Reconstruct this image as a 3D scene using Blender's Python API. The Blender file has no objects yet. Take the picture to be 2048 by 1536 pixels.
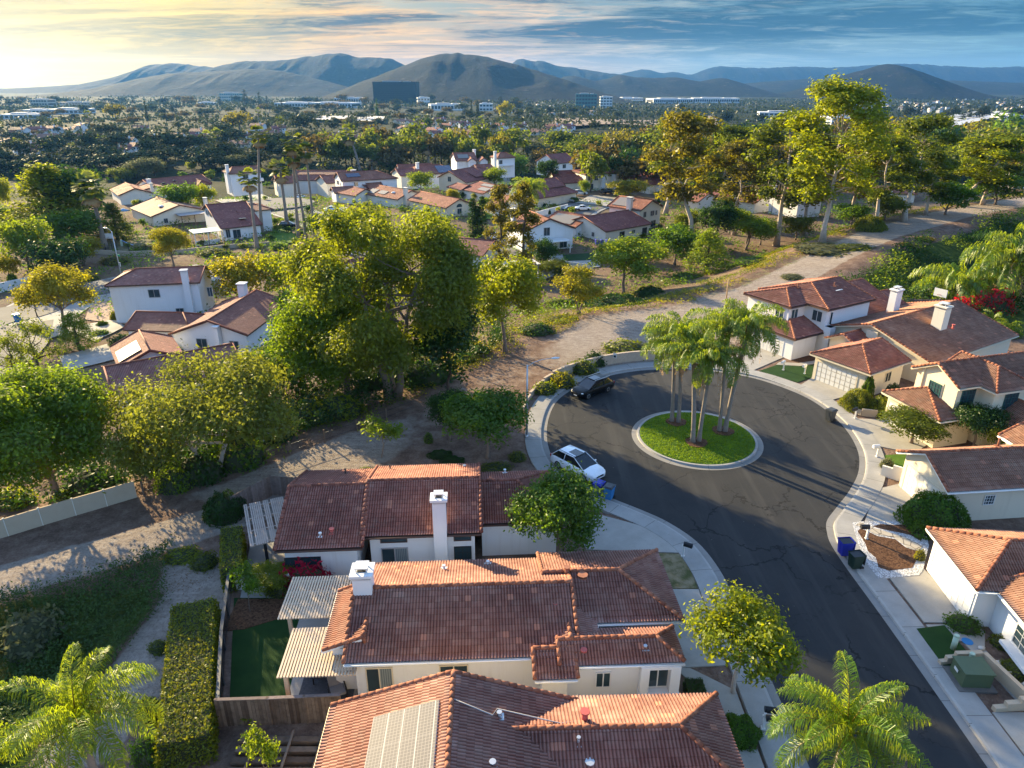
import bpy, math, random
import numpy as np
from mathutils import Vector, Matrix
random.seed(7); RS=np.random.RandomState(11)
SC=bpy.context.scene; COL=SC.collection
F=1400.; P=math.radians(23.2); H=30.
R=math.radians
# ---------------------------------------------------------------- measuring helpers (photo pixel -> point in the place)
def ray(x,y):
    dx=(x-1024)/F; dy=-(y-768)/F
    return (dx, math.cos(P)+dy*math.sin(P), -math.sin(P)+dy*math.cos(P))
def G(x,y,z=0.):
    r=ray(x,y); t=(z-H)/r[2]; return (r[0]*t, r[1]*t)
def sm(a,b,x):
    t=np.clip((x-a)/(b-a),0,1); return t*t*(3-2*t)
TR=np.array([(-75,22),(-34.7,38.8),(-28.2,42.6),(-21.3,46.9),(-14.3,54.6),(-8.3,60.0),(-1.3,71.1),(7.9,82.4),(14.5,90.5),(25.5,94.5),(41.9,107.9),(68.0,131.5),(94.6,153.3),(121.2,170.6),(200,215),(330,285)],float)
def trail_sd(x,y):
    "signed distance to the trail's centre line, + on its north-west side, and progress along it"
    x=np.asarray(x,float); y=np.asarray(y,float)
    best=np.full(x.shape,1e9); sgn=np.zeros(x.shape); prog=np.zeros(x.shape); L=0
    for a,b in zip(TR[:-1],TR[1:]):
        d=b-a; l=np.hypot(*d); t=np.clip(((x-a[0])*d[0]+(y-a[1])*d[1])/(l*l),0,1)
        ex=x-a[0]-t*d[0]; ey=y-a[1]-t*d[1]; D=np.hypot(ex,ey)
        s=np.sign(d[0]*(y-a[1])-d[1]*(x-a[0])); m=D<best
        best=np.where(m,D,best); sgn=np.where(m,s,sgn); prog=np.where(m,L+t*l,prog); L+=l
    return best*sgn,prog
def vn(x,y,s,seed=0):
    "cheap smooth value noise"
    x=np.asarray(x,float)/s+seed*17.3; y=np.asarray(y,float)/s+seed*9.7
    xi=np.floor(x); yi=np.floor(y); fx=x-xi; fy=y-yi; fx=fx*fx*(3-2*fx); fy=fy*fy*(3-2*fy)
    def h(a,b):
        v=np.sin(a*127.1+b*311.7+seed*3.1)*43758.5453; return v-np.floor(v)
    return (h(xi,yi)*(1-fx)+h(xi+1,yi)*fx)*(1-fy)+(h(xi,yi+1)*(1-fx)+h(xi+1,yi+1)*fx)*fy
def hgt(x,y):
    x=np.asarray(x,float); y=np.asarray(y,float)
    d,p=trail_sd(x,y)
    zt=4.2*sm(20,75,x)*sm(85,115,y)
    zl=-4.3+0*x
    z=np.where(d>0, zt+(zl-zt)*sm(5,24,d), zt*(1-sm(5,19,-d)))
    # bank that falls away at the near left
    z=z-3.2*sm(3,16,-d)*sm(-21.5,-31,x)*sm(46,40,y)
    # valley beyond the houses, then the plain
    vx=sm(-10,-60,x-0*y)*35
    z=z+(-17*sm(262-vx,325-vx,y)+5*sm(400,520,y)-6*sm(900,1500,y))*sm(260,90,x)*1.0
    z=z+(-24*sm(230,420,y))*sm(90,260,x)
    amp=sm(4,12,np.abs(d))*sm(30,120,y)
    z=z+amp*(vn(x,y,14,1)-.5)*1.2+ (vn(x,y,3.1,2)-.5)*.10
    z=z+(vn(x,y,330,5)-.5)*8*sm(420,900,y)
    # flat pads: near street and its lots
    flat=sm(11,14,np.maximum(np.abs(x-6)*.62, np.abs(y-32)*.62))
    near=np.maximum(sm(1.3,0,np.maximum(np.maximum(-21-x,x-60),np.maximum(-60-y,y-44)))*1.0, sm(1.5,0,np.hypot(x-17.3,y-58.5)-np.where(x>22,25.5,20)))
    lots=sm(3,0,np.hypot((x-45)*.8,(y-70)*.9)-18)
    f=np.clip(np.maximum(near,lots)*np.where(d>0,sm(6,1,d),1),0,1)
    return z*(1-f)+0.06*f
def hz(x,y): return float(hgt(np.array([x]),np.array([y]))[0])
def T(px,py,dz=0.):
    "march the pixel's ray onto the terrain"
    r=np.array(ray(px,py)); ts=np.concatenate([np.linspace(15,200,400),np.linspace(200,3500,1400)[1:]])
    X=r[0]*ts; Y=r[1]*ts; Z=H+r[2]*ts; g=hgt(X,Y)+dz; k=np.argmax(Z<g)
    if not (Z<g).any(): k=len(ts)-1
    k=max(k,1); a=Z[k-1]-g[k-1]; b=g[k]-Z[k]; t=ts[k-1]+(ts[k]-ts[k-1])*(a/(a+b+1e-9))
    x,y=r[0]*t,r[1]*t
    return (float(x),float(y),hz(x,y))
# ---------------------------------------------------------------- object helpers
def tag(o,label=None,cat=None,group=None,kind=None):
    if label: o['label']=label
    if cat: o['category']=cat
    if group: o['group']=group
    if kind: o['kind']=kind
    return o
def empty(name,loc,rz=0,label=None,cat=None,group=None):
    o=bpy.data.objects.new(name,None); COL.objects.link(o); o.location=loc; o.rotation_euler=(0,0,rz); o.empty_display_size=.3
    return tag(o,label,cat,group)
def copy_tree(o,parent=None):
    c=o.copy(); COL.objects.link(c)
    if parent: c.parent=parent
    for ch in o.children: copy_tree(ch,c)
    return c
def smooth_all(me): 
    me.polygons.foreach_set('use_smooth',[True]*len(me.polygons))
def np_mesh(name,V,Fq,smooth=False):
    "fast mesh from an (n,3) array and an (m,k) face array"
    me=bpy.data.meshes.new(name); V=np.asarray(V,np.float32); Fq=np.asarray(Fq,np.int32); k=Fq.shape[1]
    me.vertices.add(len(V)); me.vertices.foreach_set('co',V.ravel())
    me.loops.add(Fq.size); me.loops.foreach_set('vertex_index',Fq.ravel())
    me.polygons.add(len(Fq)); me.polygons.foreach_set('loop_start',np.arange(0,Fq.size,k,dtype=np.int32))
    if smooth: me.polygons.foreach_set('use_smooth',np.ones(len(Fq),bool))
    me.update(calc_edges=True); return me
class MB:
    "collects shapes into one mesh"
    def __init__(s): s.v=[]; s.f=[]; s.m=[]; s.uv=[]; s.mats=[]; s.sm=[]
    def mi(s,m):
        if m not in s.mats: s.mats.append(m)
        return s.mats.index(m)
    def poly(s,pts,m,uv=None,smooth=False):
        b=len(s.v); s.v+= [tuple(p) for p in pts]; s.f.append(list(range(b,b+len(pts)))); s.m.append(s.mi(m)); s.uv.append(uv or [(0,0)]*len(pts)); s.sm.append(smooth)
    def grid(s,P,m,UV=None,smooth=True,flip=False):
        P=np.asarray(P); n,k=P.shape[:2]; b=len(s.v); s.v+= [tuple(q) for q in P.reshape(-1,3)]; mi=s.mi(m)
        for i in range(n-1):
            for j in range(k-1):
                q=[i*k+j,i*k+j+1,(i+1)*k+j+1,(i+1)*k+j]
                if flip: q=q[::-1]
                s.f.append([b+t for t in q]); s.m.append(mi); s.sm.append(smooth)
                s.uv.append([tuple(UV.reshape(-1,2)[t]) for t in q] if UV is not None else [(0,0)]*4)
    def box(s,x0,x1,y0,y1,z0,z1,m,M=None):
        c=[(x0,y0,z0),(x1,y0,z0),(x1,y1,z0),(x0,y1,z0),(x0,y0,z1),(x1,y0,z1),(x1,y1,z1),(x0,y1,z1)]
        if M is not None: c=[tuple(M@Vector(p)) for p in c]
        for q in ((3,2,1,0),(4,5,6,7),(0,1,5,4),(1,2,6,5),(2,3,7,6),(3,0,4,7)): s.poly([c[i] for i in q],m)
    def prism(s,pts,z0,z1,m,mtop=None):
        n=len(pts); b=[(p[0],p[1],z0) for p in pts]; t=[(p[0],p[1],z1) for p in pts]
        s.poly(t,mtop or m,[(p[0],p[1]) for p in pts]); s.poly(b[::-1],m)
        for i in range(n): j=(i+1)%n; s.poly([b[i],b[j],t[j],t[i]],m)
    def tube(s,path,rad,m,n=8,cap=True,smooth=True):
        path=[Vector(p) for p in path]; k=len(path)
        if not hasattr(rad,'__len__'): rad=[rad]*k
        rings=[]; up=None
        for i,p in enumerate(path):
            d=(path[min(i+1,k-1)]-path[max(i-1,0)]).normalized()
            a=d.orthogonal().normalized() if up is None else (up-d*up.dot(d)).normalized()
            up=a; c=d.cross(a)
            rings.append([p+(a*math.cos(2*math.pi*j/n)+c*math.sin(2*math.pi*j/n))*rad[i] for j in range(n)])
        b=len(s.v); mi=s.mi(m)
        for r in rings: s.v+=[tuple(q) for q in r]
        for i in range(k-1):
            for j in range(n):
                jj=(j+1)%n; s.f.append([b+i*n+j,b+i*n+jj,b+(i+1)*n+jj,b+(i+1)*n+j]); s.m.append(mi); s.uv.append([(0,0)]*4); s.sm.append(smooth)
        if cap:
            s.f.append([b+j for j in range(n)][::-1]); s.m.append(mi); s.uv.append([(0,0)]*n); s.sm.append(False)
            s.f.append([b+(k-1)*n+j for j in range(n)]); s.m.append(mi); s.uv.append([(0,0)]*n); s.sm.append(False)
    def cyl(s,x,y,z0,z1,r,m,n=16,r1=None): s.tube([(x,y,z0),(x,y,z1)],[r,r if r1 is None else r1],m,n)
    def blob(s,c,r,m,nu=10,nv=7,jit=.12,seed=0):
        rs=np.random.RandomState(seed); P=[]
        for i in range(nv+1):
            t=math.pi*i/nv; row=[]
            for j in range(nu+1):
                a=2*math.pi*(j%nu)/nu; q=1+jit*math.sin(3*a+seed)*math.sin(2*t+seed*.7)
                row.append((c[0]+r[0]*q*math.sin(t)*math.cos(a),c[1]+r[1]*q*math.sin(t)*math.sin(a),c[2]+r[2]*q*math.cos(t)))
            P.append(row)
        s.grid(P,m,flip=True)
    def mesh(s,name):
        me=bpy.data.meshes.new(name); me.from_pydata(s.v,[],s.f)
        for m in s.mats: me.materials.append(m)
        me.polygons.foreach_set('material_index',s.m); me.polygons.foreach_set('use_smooth',s.sm)
        uv=me.uv_layers.new(name='UVMap'); uv.data.foreach_set('uv',[c for f in s.uv for p in f for c in p]); me.update(); return me
    def build(s,name,parent=None,loc=None,rz=0):
        o=bpy.data.objects.new(name,s.mesh(name)); COL.objects.link(o)
        if parent: o.parent=parent
        if loc is not None: o.location=loc; o.rotation_euler=(0,0,rz)
        return o
def link(name,me,parent=None,mats=()):
    o=bpy.data.objects.new(name,me); COL.objects.link(o)
    if parent: o.parent=parent
    return o
# ---------------------------------------------------------------- materials
class NT:
    def __init__(s,t): s.t=t; s.t.nodes.clear()
    def n(s,ty,ins=None,**at):
        nd=s.t.nodes.new('ShaderNode'+ty)
        for k,v in at.items(): setattr(nd,k,v)
        for k,v in (ins or {}).items():
            so=nd.inputs[k]
            if isinstance(v,bpy.types.NodeSocket): s.t.links.new(v,so)
            else:
                if so.type=='RGBA' and len(v)==3: v=(*v,1)
                so.default_value=v
        return nd
    def math(s,op,a,b=0.,c=0.,clamp=False):
        return s.n('Math',{0:a,1:b,2:c},operation=op,use_clamp=clamp).outputs[0]
    def vmath(s,op,a,b=(0,0,0)):
        nd=s.n('VectorMath',{0:a,1:b},operation=op); return nd.outputs[1] if op in('LENGTH','DOT_PRODUCT','DISTANCE') else nd.outputs[0]
    def mix(s,f,a,b,bt='MIX'):
        nd=s.n('Mix',data_type='RGBA',blend_type=bt)
        for i,v in ((0,f),(6,a),(7,b)):
            if isinstance(v,bpy.types.NodeSocket): s.t.links.new(v,nd.inputs[i])
            else: nd.inputs[i].default_value=(*v,1) if hasattr(v,'__len__') and len(v)==3 else v
        return nd.outputs[2]
    def noise(s,vec,scale,detail=3,rough=.55,dist=0.):
        return s.n('TexNoise',{'Vector':vec,'Scale':scale,'Detail':detail,'Roughness':rough,'Distortion':dist})
    def ramp(s,f,stops,interp='LINEAR'):
        nd=s.n('ValToRGB',{0:f}); cr=nd.color_ramp; cr.interpolation=interp
        while len(cr.elements)<len(stops): cr.elements.new(.5)
        for e,(p,c) in zip(cr.elements,stops): e.position=p; e.color=(*c,1) if len(c)==3 else c
        return nd.outputs[0]
    def rng(s,v,a,b,c,d):
        return s.n('MapRange',{0:v,1:a,2:b,3:c,4:d}).outputs[0]
    def out(s,sh): 
        o=s.n('OutputMaterial'); s.t.links.new(sh,o.inputs['Surface']); return o
    def bsdf(s,col,rough=.8,spec=.3,metal=0.,normal=None,**kw):
        ins={'Base Color':col,'Roughness':rough,'Specular IOR Level':spec,'Metallic':metal,**kw}
        if normal is not None: ins['Normal']=normal
        return s.n('BsdfPrincipled',ins).outputs[0]
    def bump(s,h,strength=.5,dist=.02): return s.n('Bump',{'Height':h,'Strength':strength,'Distance':dist}).outputs[0]
    def pos(s): return s.n('NewGeometry').outputs['Position']
    def obj(s): return s.n('TexCoord').outputs['Object']
    def uv(s): return s.n('UVMap',uv_map='UVMap').outputs[0]
MATS={}
def mat(name):
    def deco(fn):
        m=bpy.data.materials.new(name); m.use_nodes=True; fn(NT(m.node_tree)); MATS[name]=m; return m
    return deco
def plain(name,c,rough=.7,spec=.3,metal=0.,var=.12,scale=3.,**kw):
    m=bpy.data.materials.new(name); m.use_nodes=True; N=NT(m.node_tree)
    f=N.noise(N.pos(),scale,4,.6).outputs[0]
    a=tuple(max(0,x*(1-var)) for x in c); b=tuple(x*(1+var) for x in c)
    N.out(N.bsdf(N.mix(f,a,b),rough,spec,metal,**kw)); return m
def islandmat(name,a,b,rough=.85,scale=6):
    m=bpy.data.materials.new(name); m.use_nodes=True; N=NT(m.node_tree); r=N.n('NewGeometry').outputs['Random Per Island']; f=N.noise(N.pos(),scale,4,.65).outputs[0]; c=N.mix(r,a,b); c=N.mix(N.rng(f,.45,.75,0,.6),c,tuple(x*.5 for x in a)); N.out(N.bsdf(c,rough,.2)); return m
def stucco(name,c,dirt=(.35,.28,.2)):
    m=bpy.data.materials.new(name); m.use_nodes=True; N=NT(m.node_tree); p=N.pos()
    f=N.noise(p,.8,5,.65).outputs[0]; g=N.noise(p,9,3).outputs[0]
    st=N.noise(N.n('Mapping',{0:p,3:(3.,3.,.25)}).outputs[0],1.0,4,.6).outputs[0]
    col=N.mix(N.rng(f,.3,.8,0,.16),c,tuple(x*.78 for x in c)); col=N.mix(N.rng(st,.55,.85,0,.22),col,dirt)
    N.out(N.bsdf(col,.92,.2,normal=N.bump(N.noise(p,40,2).outputs[0],.25,.01))); return m
def rooftile(name,stops,bumpy=False,lichen=(.30,.24,.19),moss=.35):
    m=bpy.data.materials.new(name); m.use_nodes=True; N=NT(m.node_tree); uv=N.uv()
    sx=N.n('SeparateXYZ',{0:uv}); u=N.math('DIVIDE',sx.outputs[0],.33); v=N.math('DIVIDE',sx.outputs[1],.36)
    rid=N.n('CombineXYZ',{0:N.math('FLOOR',u),1:N.math('FLOOR',v),2:N.n('ObjectInfo').outputs['Random']}).outputs[0]
    r=N.n('TexWhiteNoise',{'Vector':rid},noise_dimensions='3D').outputs[0]
    p=N.pos(); big=N.noise(p,.35,4,.6).outputs[0]; mid=N.noise(p,1.6,4,.65).outputs[0]
    q=N.math('ADD',N.math('MULTIPLY',r,.38),N.math('MULTIPLY',N.rng(big,.3,.7,0,1),.62))
    col=N.ramp(q,stops)
    col=N.mix(N.rng(mid,.5,.8,0,moss),col,lichen)
    odd=N.math('GREATER_THAN',r,.975); col=N.mix(N.math('MULTIPLY',odd,.6),col,(.50,.20,.12))
    # dark joints between courses
    fv=N.math('FRACT',v); j=N.rng(fv,0,.10,.45,0); col=N.mix(j,col,(.03,.017,.013))
    bar=N.math('ABSOLUTE',N.math('SINE',N.math('MULTIPLY',u,2*math.pi))); col=N.mix(N.rng(bar,0.,.55,.62,0),col,(.028,.018,.014)); col=N.mix(N.rng(bar,.75,1,0,.22),col,(.42,.33,.28))  # barrel shading painted into the tile colour: dark troughs, pale crests
    fine=N.noise(p,22,3,.7).outputs[0]; col=N.mix(.35,col,N.mix(fine,(.0,.0,.0),(1,1,1)),'SOFT_LIGHT')
    nrm=None
    if bumpy:
        w=N.math('SINE',N.math('MULTIPLY',u,4*math.pi)); h=N.math('ADD',N.math('MULTIPLY',w,.5),N.math('MULTIPLY',fv,-.5)); nrm=N.bump(h,.9,.05)
    N.out(N.bsdf(col,.82,.25,normal=nrm) if nrm is not None else N.bsdf(col,.82,.25)); return m
def leafmat(name,c,tr=None,var=.55,trans=.45,hue=(1.25,1.12,.6),gloss=.02):
    m=bpy.data.materials.new(name); m.use_nodes=True; N=NT(m.node_tree)
    isl=N.n('NewGeometry').outputs['Random Per Island']; orn=N.n('ObjectInfo').outputs['Random']; p=N.pos()
    big=N.noise(p,.55,2,.5).outputs[0]
    f=N.math('ADD',N.math('MULTIPLY',isl,.6),N.math('MULTIPLY',N.rng(big,.3,.7,0,1),.4))
    a=tuple(x*(1-var) for x in c); b=tuple(min(1,x*(1+var)*h) for x,h in zip(c,hue))
    col=N.mix(f,a,b); col=N.mix(N.rng(orn,0,1,0,.25),col,tuple(x*.8 for x in (c[0]*1.3,c[1],c[2])))
    tr=tr or (min(1,c[0]*2.9),min(1,c[1]*2.5),c[2]*.9)
    tcol=N.mix(f,tuple(x*.75 for x in tr),tuple(min(1,x*1.2) for x in tr))
    d=N.n('BsdfDiffuse',{0:col}).outputs[0]; t=N.n('BsdfTranslucent',{0:tcol}).outputs[0]
    sh=N.n('MixShader',{0:trans,1:d,2:t}).outputs[0]
    g=N.n('BsdfGlossy',{0:(.9,.9,.85),1:.45}).outputs[0]
    N.out(N.n('MixShader',{0:gloss,1:sh,2:g}).outputs[0]); return m
# ---------------------------------------------------------------- palette
STW=stucco('white stucco',(.71,.71,.705)); STC=stucco('cream stucco',(.66,.58,.44)); STY=stucco('pale yellow stucco',(.68,.60,.43)); STB=stucco('beige stucco',(.58,.50,.40))
STI=stucco('ivory stucco',(.72,.66,.55))
TRIMW=plain('white painted trim',(.78,.77,.73),.6,var=.06); TRIMB=plain('brown fascia',(.10,.055,.04),.7); TRIMC=plain('cream trim',(.62,.54,.40),.6,var=.06)
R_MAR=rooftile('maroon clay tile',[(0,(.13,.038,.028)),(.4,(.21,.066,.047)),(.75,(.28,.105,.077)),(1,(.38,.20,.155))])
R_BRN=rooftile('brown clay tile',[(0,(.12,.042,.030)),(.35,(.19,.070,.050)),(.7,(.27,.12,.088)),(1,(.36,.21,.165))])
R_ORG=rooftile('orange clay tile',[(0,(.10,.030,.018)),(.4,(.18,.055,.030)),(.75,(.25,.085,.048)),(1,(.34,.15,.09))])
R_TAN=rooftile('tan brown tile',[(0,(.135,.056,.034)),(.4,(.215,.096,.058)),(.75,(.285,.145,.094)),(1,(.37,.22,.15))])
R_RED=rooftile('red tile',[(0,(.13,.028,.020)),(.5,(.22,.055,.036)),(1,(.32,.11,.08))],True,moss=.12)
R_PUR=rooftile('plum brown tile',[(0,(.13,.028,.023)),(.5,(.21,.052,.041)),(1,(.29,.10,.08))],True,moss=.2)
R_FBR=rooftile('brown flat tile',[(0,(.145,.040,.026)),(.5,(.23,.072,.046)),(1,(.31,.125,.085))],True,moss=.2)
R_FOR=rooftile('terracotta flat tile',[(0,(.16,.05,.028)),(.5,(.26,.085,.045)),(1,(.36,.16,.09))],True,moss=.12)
CAP=islandmat('terracotta ridge tile',(.20,.07,.04),(.36,.15,.085),.8,2.5); CAPM=islandmat('brown ridge tile',(.15,.052,.036),(.28,.11,.075),.8,2.5)
WOODO=islandmat('weathered wood',(.085,.055,.038),(.24,.17,.12),.9,3.); WOODG=islandmat('grey brown wood',(.15,.11,.09),(.25,.19,.165),.9,4.); LATT=plain('tan painted lattice',(.56,.43,.30),.7,var=.14); LATG=plain('faded pink grey lattice',(.42,.33,.27),.8,var=.3)
BLACK=plain('black metal',(.018,.018,.02),.45,var=.2); DARKR=plain('dark rubber',(.02,.02,.02),.8); METAL=plain('galvanised metal',(.45,.46,.47),.4,.5,.6); GREYP=plain('grey plastic',(.05,.055,.06),.5)
WHT=plain('white paint',(.66,.65,.62),.5,var=.05); ALU=plain('pale aluminium',(.62,.63,.63),.4,.5,.3)
FURN=plain('grey patio cushion',(.20,.20,.21),.9); PINK=plain('pale red plastic',(.48,.10,.08),.6)
STONE=plain('tan block wall',(.44,.35,.26),.9,var=.25,scale=4); RETW=plain('tan smooth retaining wall',(.46,.36,.25),.9,var=.1,scale=1.5); ROCK=plain('pale boulder',(.52,.48,.42),.9,var=.2,scale=4)
BARK=plain('grey bark',(.17,.13,.10),.95,var=.4,scale=5); BARKP=plain('pale eucalyptus bark',(.44,.36,.29),.9,var=.35,scale=2.5); BARKD=plain('dark bark',(.075,.055,.042),.95,var=.4,scale=6)
PALMB=plain('palm trunk',(.23,.19,.155),.95,var=.35,scale=4); DEAD=plain('dead frond tan',(.34,.22,.10),.95,var=.4,scale=6,)
BLUE=plain('blue bin plastic',(.008,.02,.30),.45,.4,var=.1); BLUE2=plain('light blue bin plastic',(.03,.18,.42),.5,var=.1); DGRN=plain('dark green bin plastic',(.012,.03,.022),.5); PGRN=plain('pale green cabinet',(.40,.50,.38),.55,var=.08); OGRN=plain('olive green cabinet',(.075,.105,.055),.5,var=.1)
GUTT=plain('gutter grey',(.35,.33,.32),.6)
@mat('dark window glass')
def GLASS(N):
    p=N.pos(); f=N.noise(p,.7,2).outputs[0]
    N.out(N.bsdf(N.mix(f,(.012,.022,.028),(.05,.085,.10)),.06,.8))
GLASS=MATS['dark window glass']
@mat('curtained window glass')
def GLB(N):
    sx=N.n('SeparateXYZ',{0:N.uv()}); w=N.math('SINE',N.math('MULTIPLY',sx.outputs[0],48.)); f=N.rng(w,-1,1,0,1)
    N.out(N.bsdf(N.mix(f,(.10,.13,.14),(.26,.29,.29)),.12,.7))
GLB=MATS['curtained window glass']
@mat('solar cells')
def SOLAR(N):
    sx=N.n('SeparateXYZ',{0:N.uv()})
    def ln(s,k,w): 
        fr=N.math('FRACT',N.math('MULTIPLY',s,k)); return N.math('MAXIMUM',N.math('LESS_THAN',fr,w),N.math('GREATER_THAN',fr,1-w))
    g=N.math('MAXIMUM',ln(sx.outputs[0],6.4,.07),ln(sx.outputs[1],6.4,.07))
    fr=N.math('MAXIMUM',N.math('MULTIPLY',ln(sx.outputs[0],.6,.006),.4),ln(sx.outputs[1],1.355,.028))
    c=N.mix(g,(.085,.08,.085),(.20,.18,.17)); c=N.mix(fr,c,(.34,.325,.31))
    N.out(N.bsdf(c,.55,.15))
SOLAR=MATS['solar cells']
@mat('dark blue solar cells')
def SOLARB(N):
    sx=N.n('SeparateXYZ',{0:N.uv()})
    a=N.math('LESS_THAN',N.math('FRACT',sx.outputs[0]),.05); b=N.math('LESS_THAN',N.math('FRACT',N.math('MULTIPLY',sx.outputs[1],.6)),.03)
    N.out(N.bsdf(N.mix(N.math('MAXIMUM',a,b),(.006,.014,.05),(.03,.045,.09)),.2,.5))
SOLARB=MATS['dark blue solar cells']
@mat('asphalt')
def ASPH(N):
    p=N.pos(); n1=N.noise(p,.25,5,.65).outputs[0]; n2=N.noise(p,7,3).outputs[0]; n3=N.noise(p,60,2).outputs[0]
    c=N.mix(N.rng(n1,.3,.7,0,1),(.014,.0155,.017),(.026,.0255,.025)); c=N.mix(.22,c,N.mix(n3,(0,0,0),(1,1,1)),'SOFT_LIGHT'); c=N.mix(N.rng(n2,.62,.8,0,.35),c,(.075,.07,.062))
    wob=N.n('VectorMath',{0:p,1:N.n('VectorMath',{0:N.noise(p,.55,4,.6).outputs[1],3:2.6},operation='SCALE').outputs[0]},operation='ADD').outputs[0]
    v=N.n('TexVoronoi',{'Vector':wob,'Scale':.17,'Randomness':1.},feature='DISTANCE_TO_EDGE').outputs[0]
    cr=N.rng(v,.006,.013,1,0); keep=N.rng(N.noise(p,.16,2).outputs[0],.42,.5,0,1); cr=N.math('MULTIPLY',cr,keep)
    v2=N.n('TexVoronoi',{'Vector':wob,'Scale':.55},feature='DISTANCE_TO_EDGE').outputs[0]
    k2=N.math('MULTIPLY',N.rng(v2,.008,.02,.7,0),N.rng(N.noise(p,.22,2).outputs[0],.58,.64,0,1)); cr=N.math('MAXIMUM',cr,k2)
    spk=N.math('GREATER_THAN',N.noise(p,3.2,2,.5).outputs[0],.76); c=N.mix(N.math('MULTIPLY',spk,.35),c,(.28,.26,.22))
    wear=N.noise(N.n('Mapping',{0:p,3:(.9,.06,1)}).outputs[0],1.,4,.6).outputs[0]; c=N.mix(N.rng(wear,.5,.7,0,.55),c,(.050,.048,.045)); oil=N.rng(N.noise(p,.75,3,.55).outputs[0],.70,.76,0,.6); c=N.mix(oil,c,(.010,.010,.011))
    c=N.mix(N.math('MULTIPLY',cr,.95),c,(.005,.005,.006))
    N.out(N.bsdf(c,.85,.3,normal=N.bump(n3,.25,.01)))
ASPH=MATS['asphalt']
def concrete(name,c,joint=None):
    m=bpy.data.materials.new(name); m.use_nodes=True; N=NT(m.node_tree); p=N.pos()
    n=N.noise(p,.5,5,.65).outputs[0]; f=N.noise(p,6,4,.6).outputs[0]
    col=N.mix(N.rng(n,.3,.7,0,1),tuple(x*.80 for x in c),tuple(x*1.1 for x in c)); col=N.mix(N.rng(f,.55,.8,0,.3),col,tuple(x*.6 for x in c))
    st=N.noise(p,1.7,3,.7).outputs[0]; col=N.mix(N.rng(st,.66,.76,0,.35),col,(.13,.12,.10))
    if joint:
        sx=N.n('SeparateXYZ',{0:N.uv()}); fr=N.math('FRACT',N.math('DIVIDE',sx.outputs[0],joint)); j=N.math('LESS_THAN',fr,.04/joint)
        pane=N.n('TexWhiteNoise',{'W':N.math('FLOOR',N.math('DIVIDE',sx.outputs[0],joint))},noise_dimensions='1D').outputs[0]
        col=N.mix(N.math('MULTIPLY',pane,.16),col,(.2,.19,.17)); col=N.mix(N.math('MULTIPLY',j,.75),col,(.06,.055,.05))
    N.out(N.bsdf(col,.88,.3)); return m
CONC=concrete('pavement concrete',(.30,.288,.265),3.2); CONG=concrete('gutter concrete',(.23,.218,.20),3.2); CONK=concrete('kerb concrete',(.34,.325,.30),3.2); CONP=concrete('patio concrete',(.32,.305,.28)); COND=concrete('driveway concrete',(.32,.30,.265))
@mat('lawn')
def LAWN(N):
    p=N.pos(); a=N.noise(p,1.2,4,.7).outputs[0]; b=N.noise(p,14,3,.7).outputs[0]
    c=N.mix(N.rng(a,.3,.7,0,1),(.055,.115,.012),(.10,.17,.022)); c=N.mix(N.rng(b,.4,.75,0,.6),c,(.035,.08,.01))
    N.out(N.bsdf(c,.9,.1,normal=N.bump(b,.6,.05)))
LAWN=MATS['lawn']
@mat('dark turf')
def TURF(N):
    p=N.pos(); a=N.noise(p,.9,4,.6).outputs[0]; b=N.noise(p,25,3,.7).outputs[0]
    c=N.mix(N.rng(a,.3,.7,0,1),(.010,.036,.007),(.018,.052,.010)); c=N.mix(N.rng(b,.5,.8,0,.4),c,(.012,.035,.008))
    N.out(N.bsdf(c,.9,.15,normal=N.bump(b,.5,.03)))
TURF=MATS['dark turf']
@mat('dry lawn')
def DRYL(N):
    p=N.pos(); a=N.noise(p,1.4,5,.65).outputs[0]; b=N.noise(p,12,3,.7).outputs[0]
    c=N.ramp(a,[(.35,(.075,.080,.028)),(.5,(.17,.14,.075)),(.65,(.24,.195,.12))]); c=N.mix(N.rng(b,.5,.8,0,.5),c,(.09,.075,.04))
    N.out(N.bsdf(c,.95,.1,normal=N.bump(b,.5,.03)))
DRYL=MATS['dry lawn']
@mat('brown bark mulch')
def MULCH(N):
    p=N.pos(); v=N.n('TexVoronoi',{'Vector':p,'Scale':11.}).outputs[1]; b=N.noise(p,9,4,.7).outputs[0]
    c=N.mix(N.n('SeparateXYZ',{0:v}).outputs[0],(.05,.025,.014),(.15,.08,.045)); N.out(N.bsdf(c,.95,.1,normal=N.bump(b,1.,.05)))
MULCH=MATS['brown bark mulch']
@mat('white gravel')
def GRAV(N):
    p=N.pos(); v=N.n('TexVoronoi',{'Vector':p,'Scale':13.}); c=N.mix(N.n('SeparateXYZ',{0:v.outputs[1]}).outputs[0],(.48,.47,.46),(.80,.80,.80)); c=N.mix(N.rng(v.outputs[0],.25,.7,0,.75),c,(.16,.15,.14))
    N.out(N.bsdf(c,.9,.2,normal=N.bump(v.outputs[0],1.,.04)))
GRAV=MATS['white gravel']
@mat('flagstone')
def FLAG(N):
    p=N.pos(); v=N.n('TexVoronoi',{'Vector':p,'Scale':1.6},feature='DISTANCE_TO_EDGE').outputs[0]; n=N.noise(p,2,4).outputs[0]
    N.out(N.bsdf(N.mix(N.rng(v,.02,.06,1,0),N.mix(n,(.34,.29,.22),(.46,.41,.33)),(.12,.10,.08)),.9,.2))
FLAG=MATS['flagstone']
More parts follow.
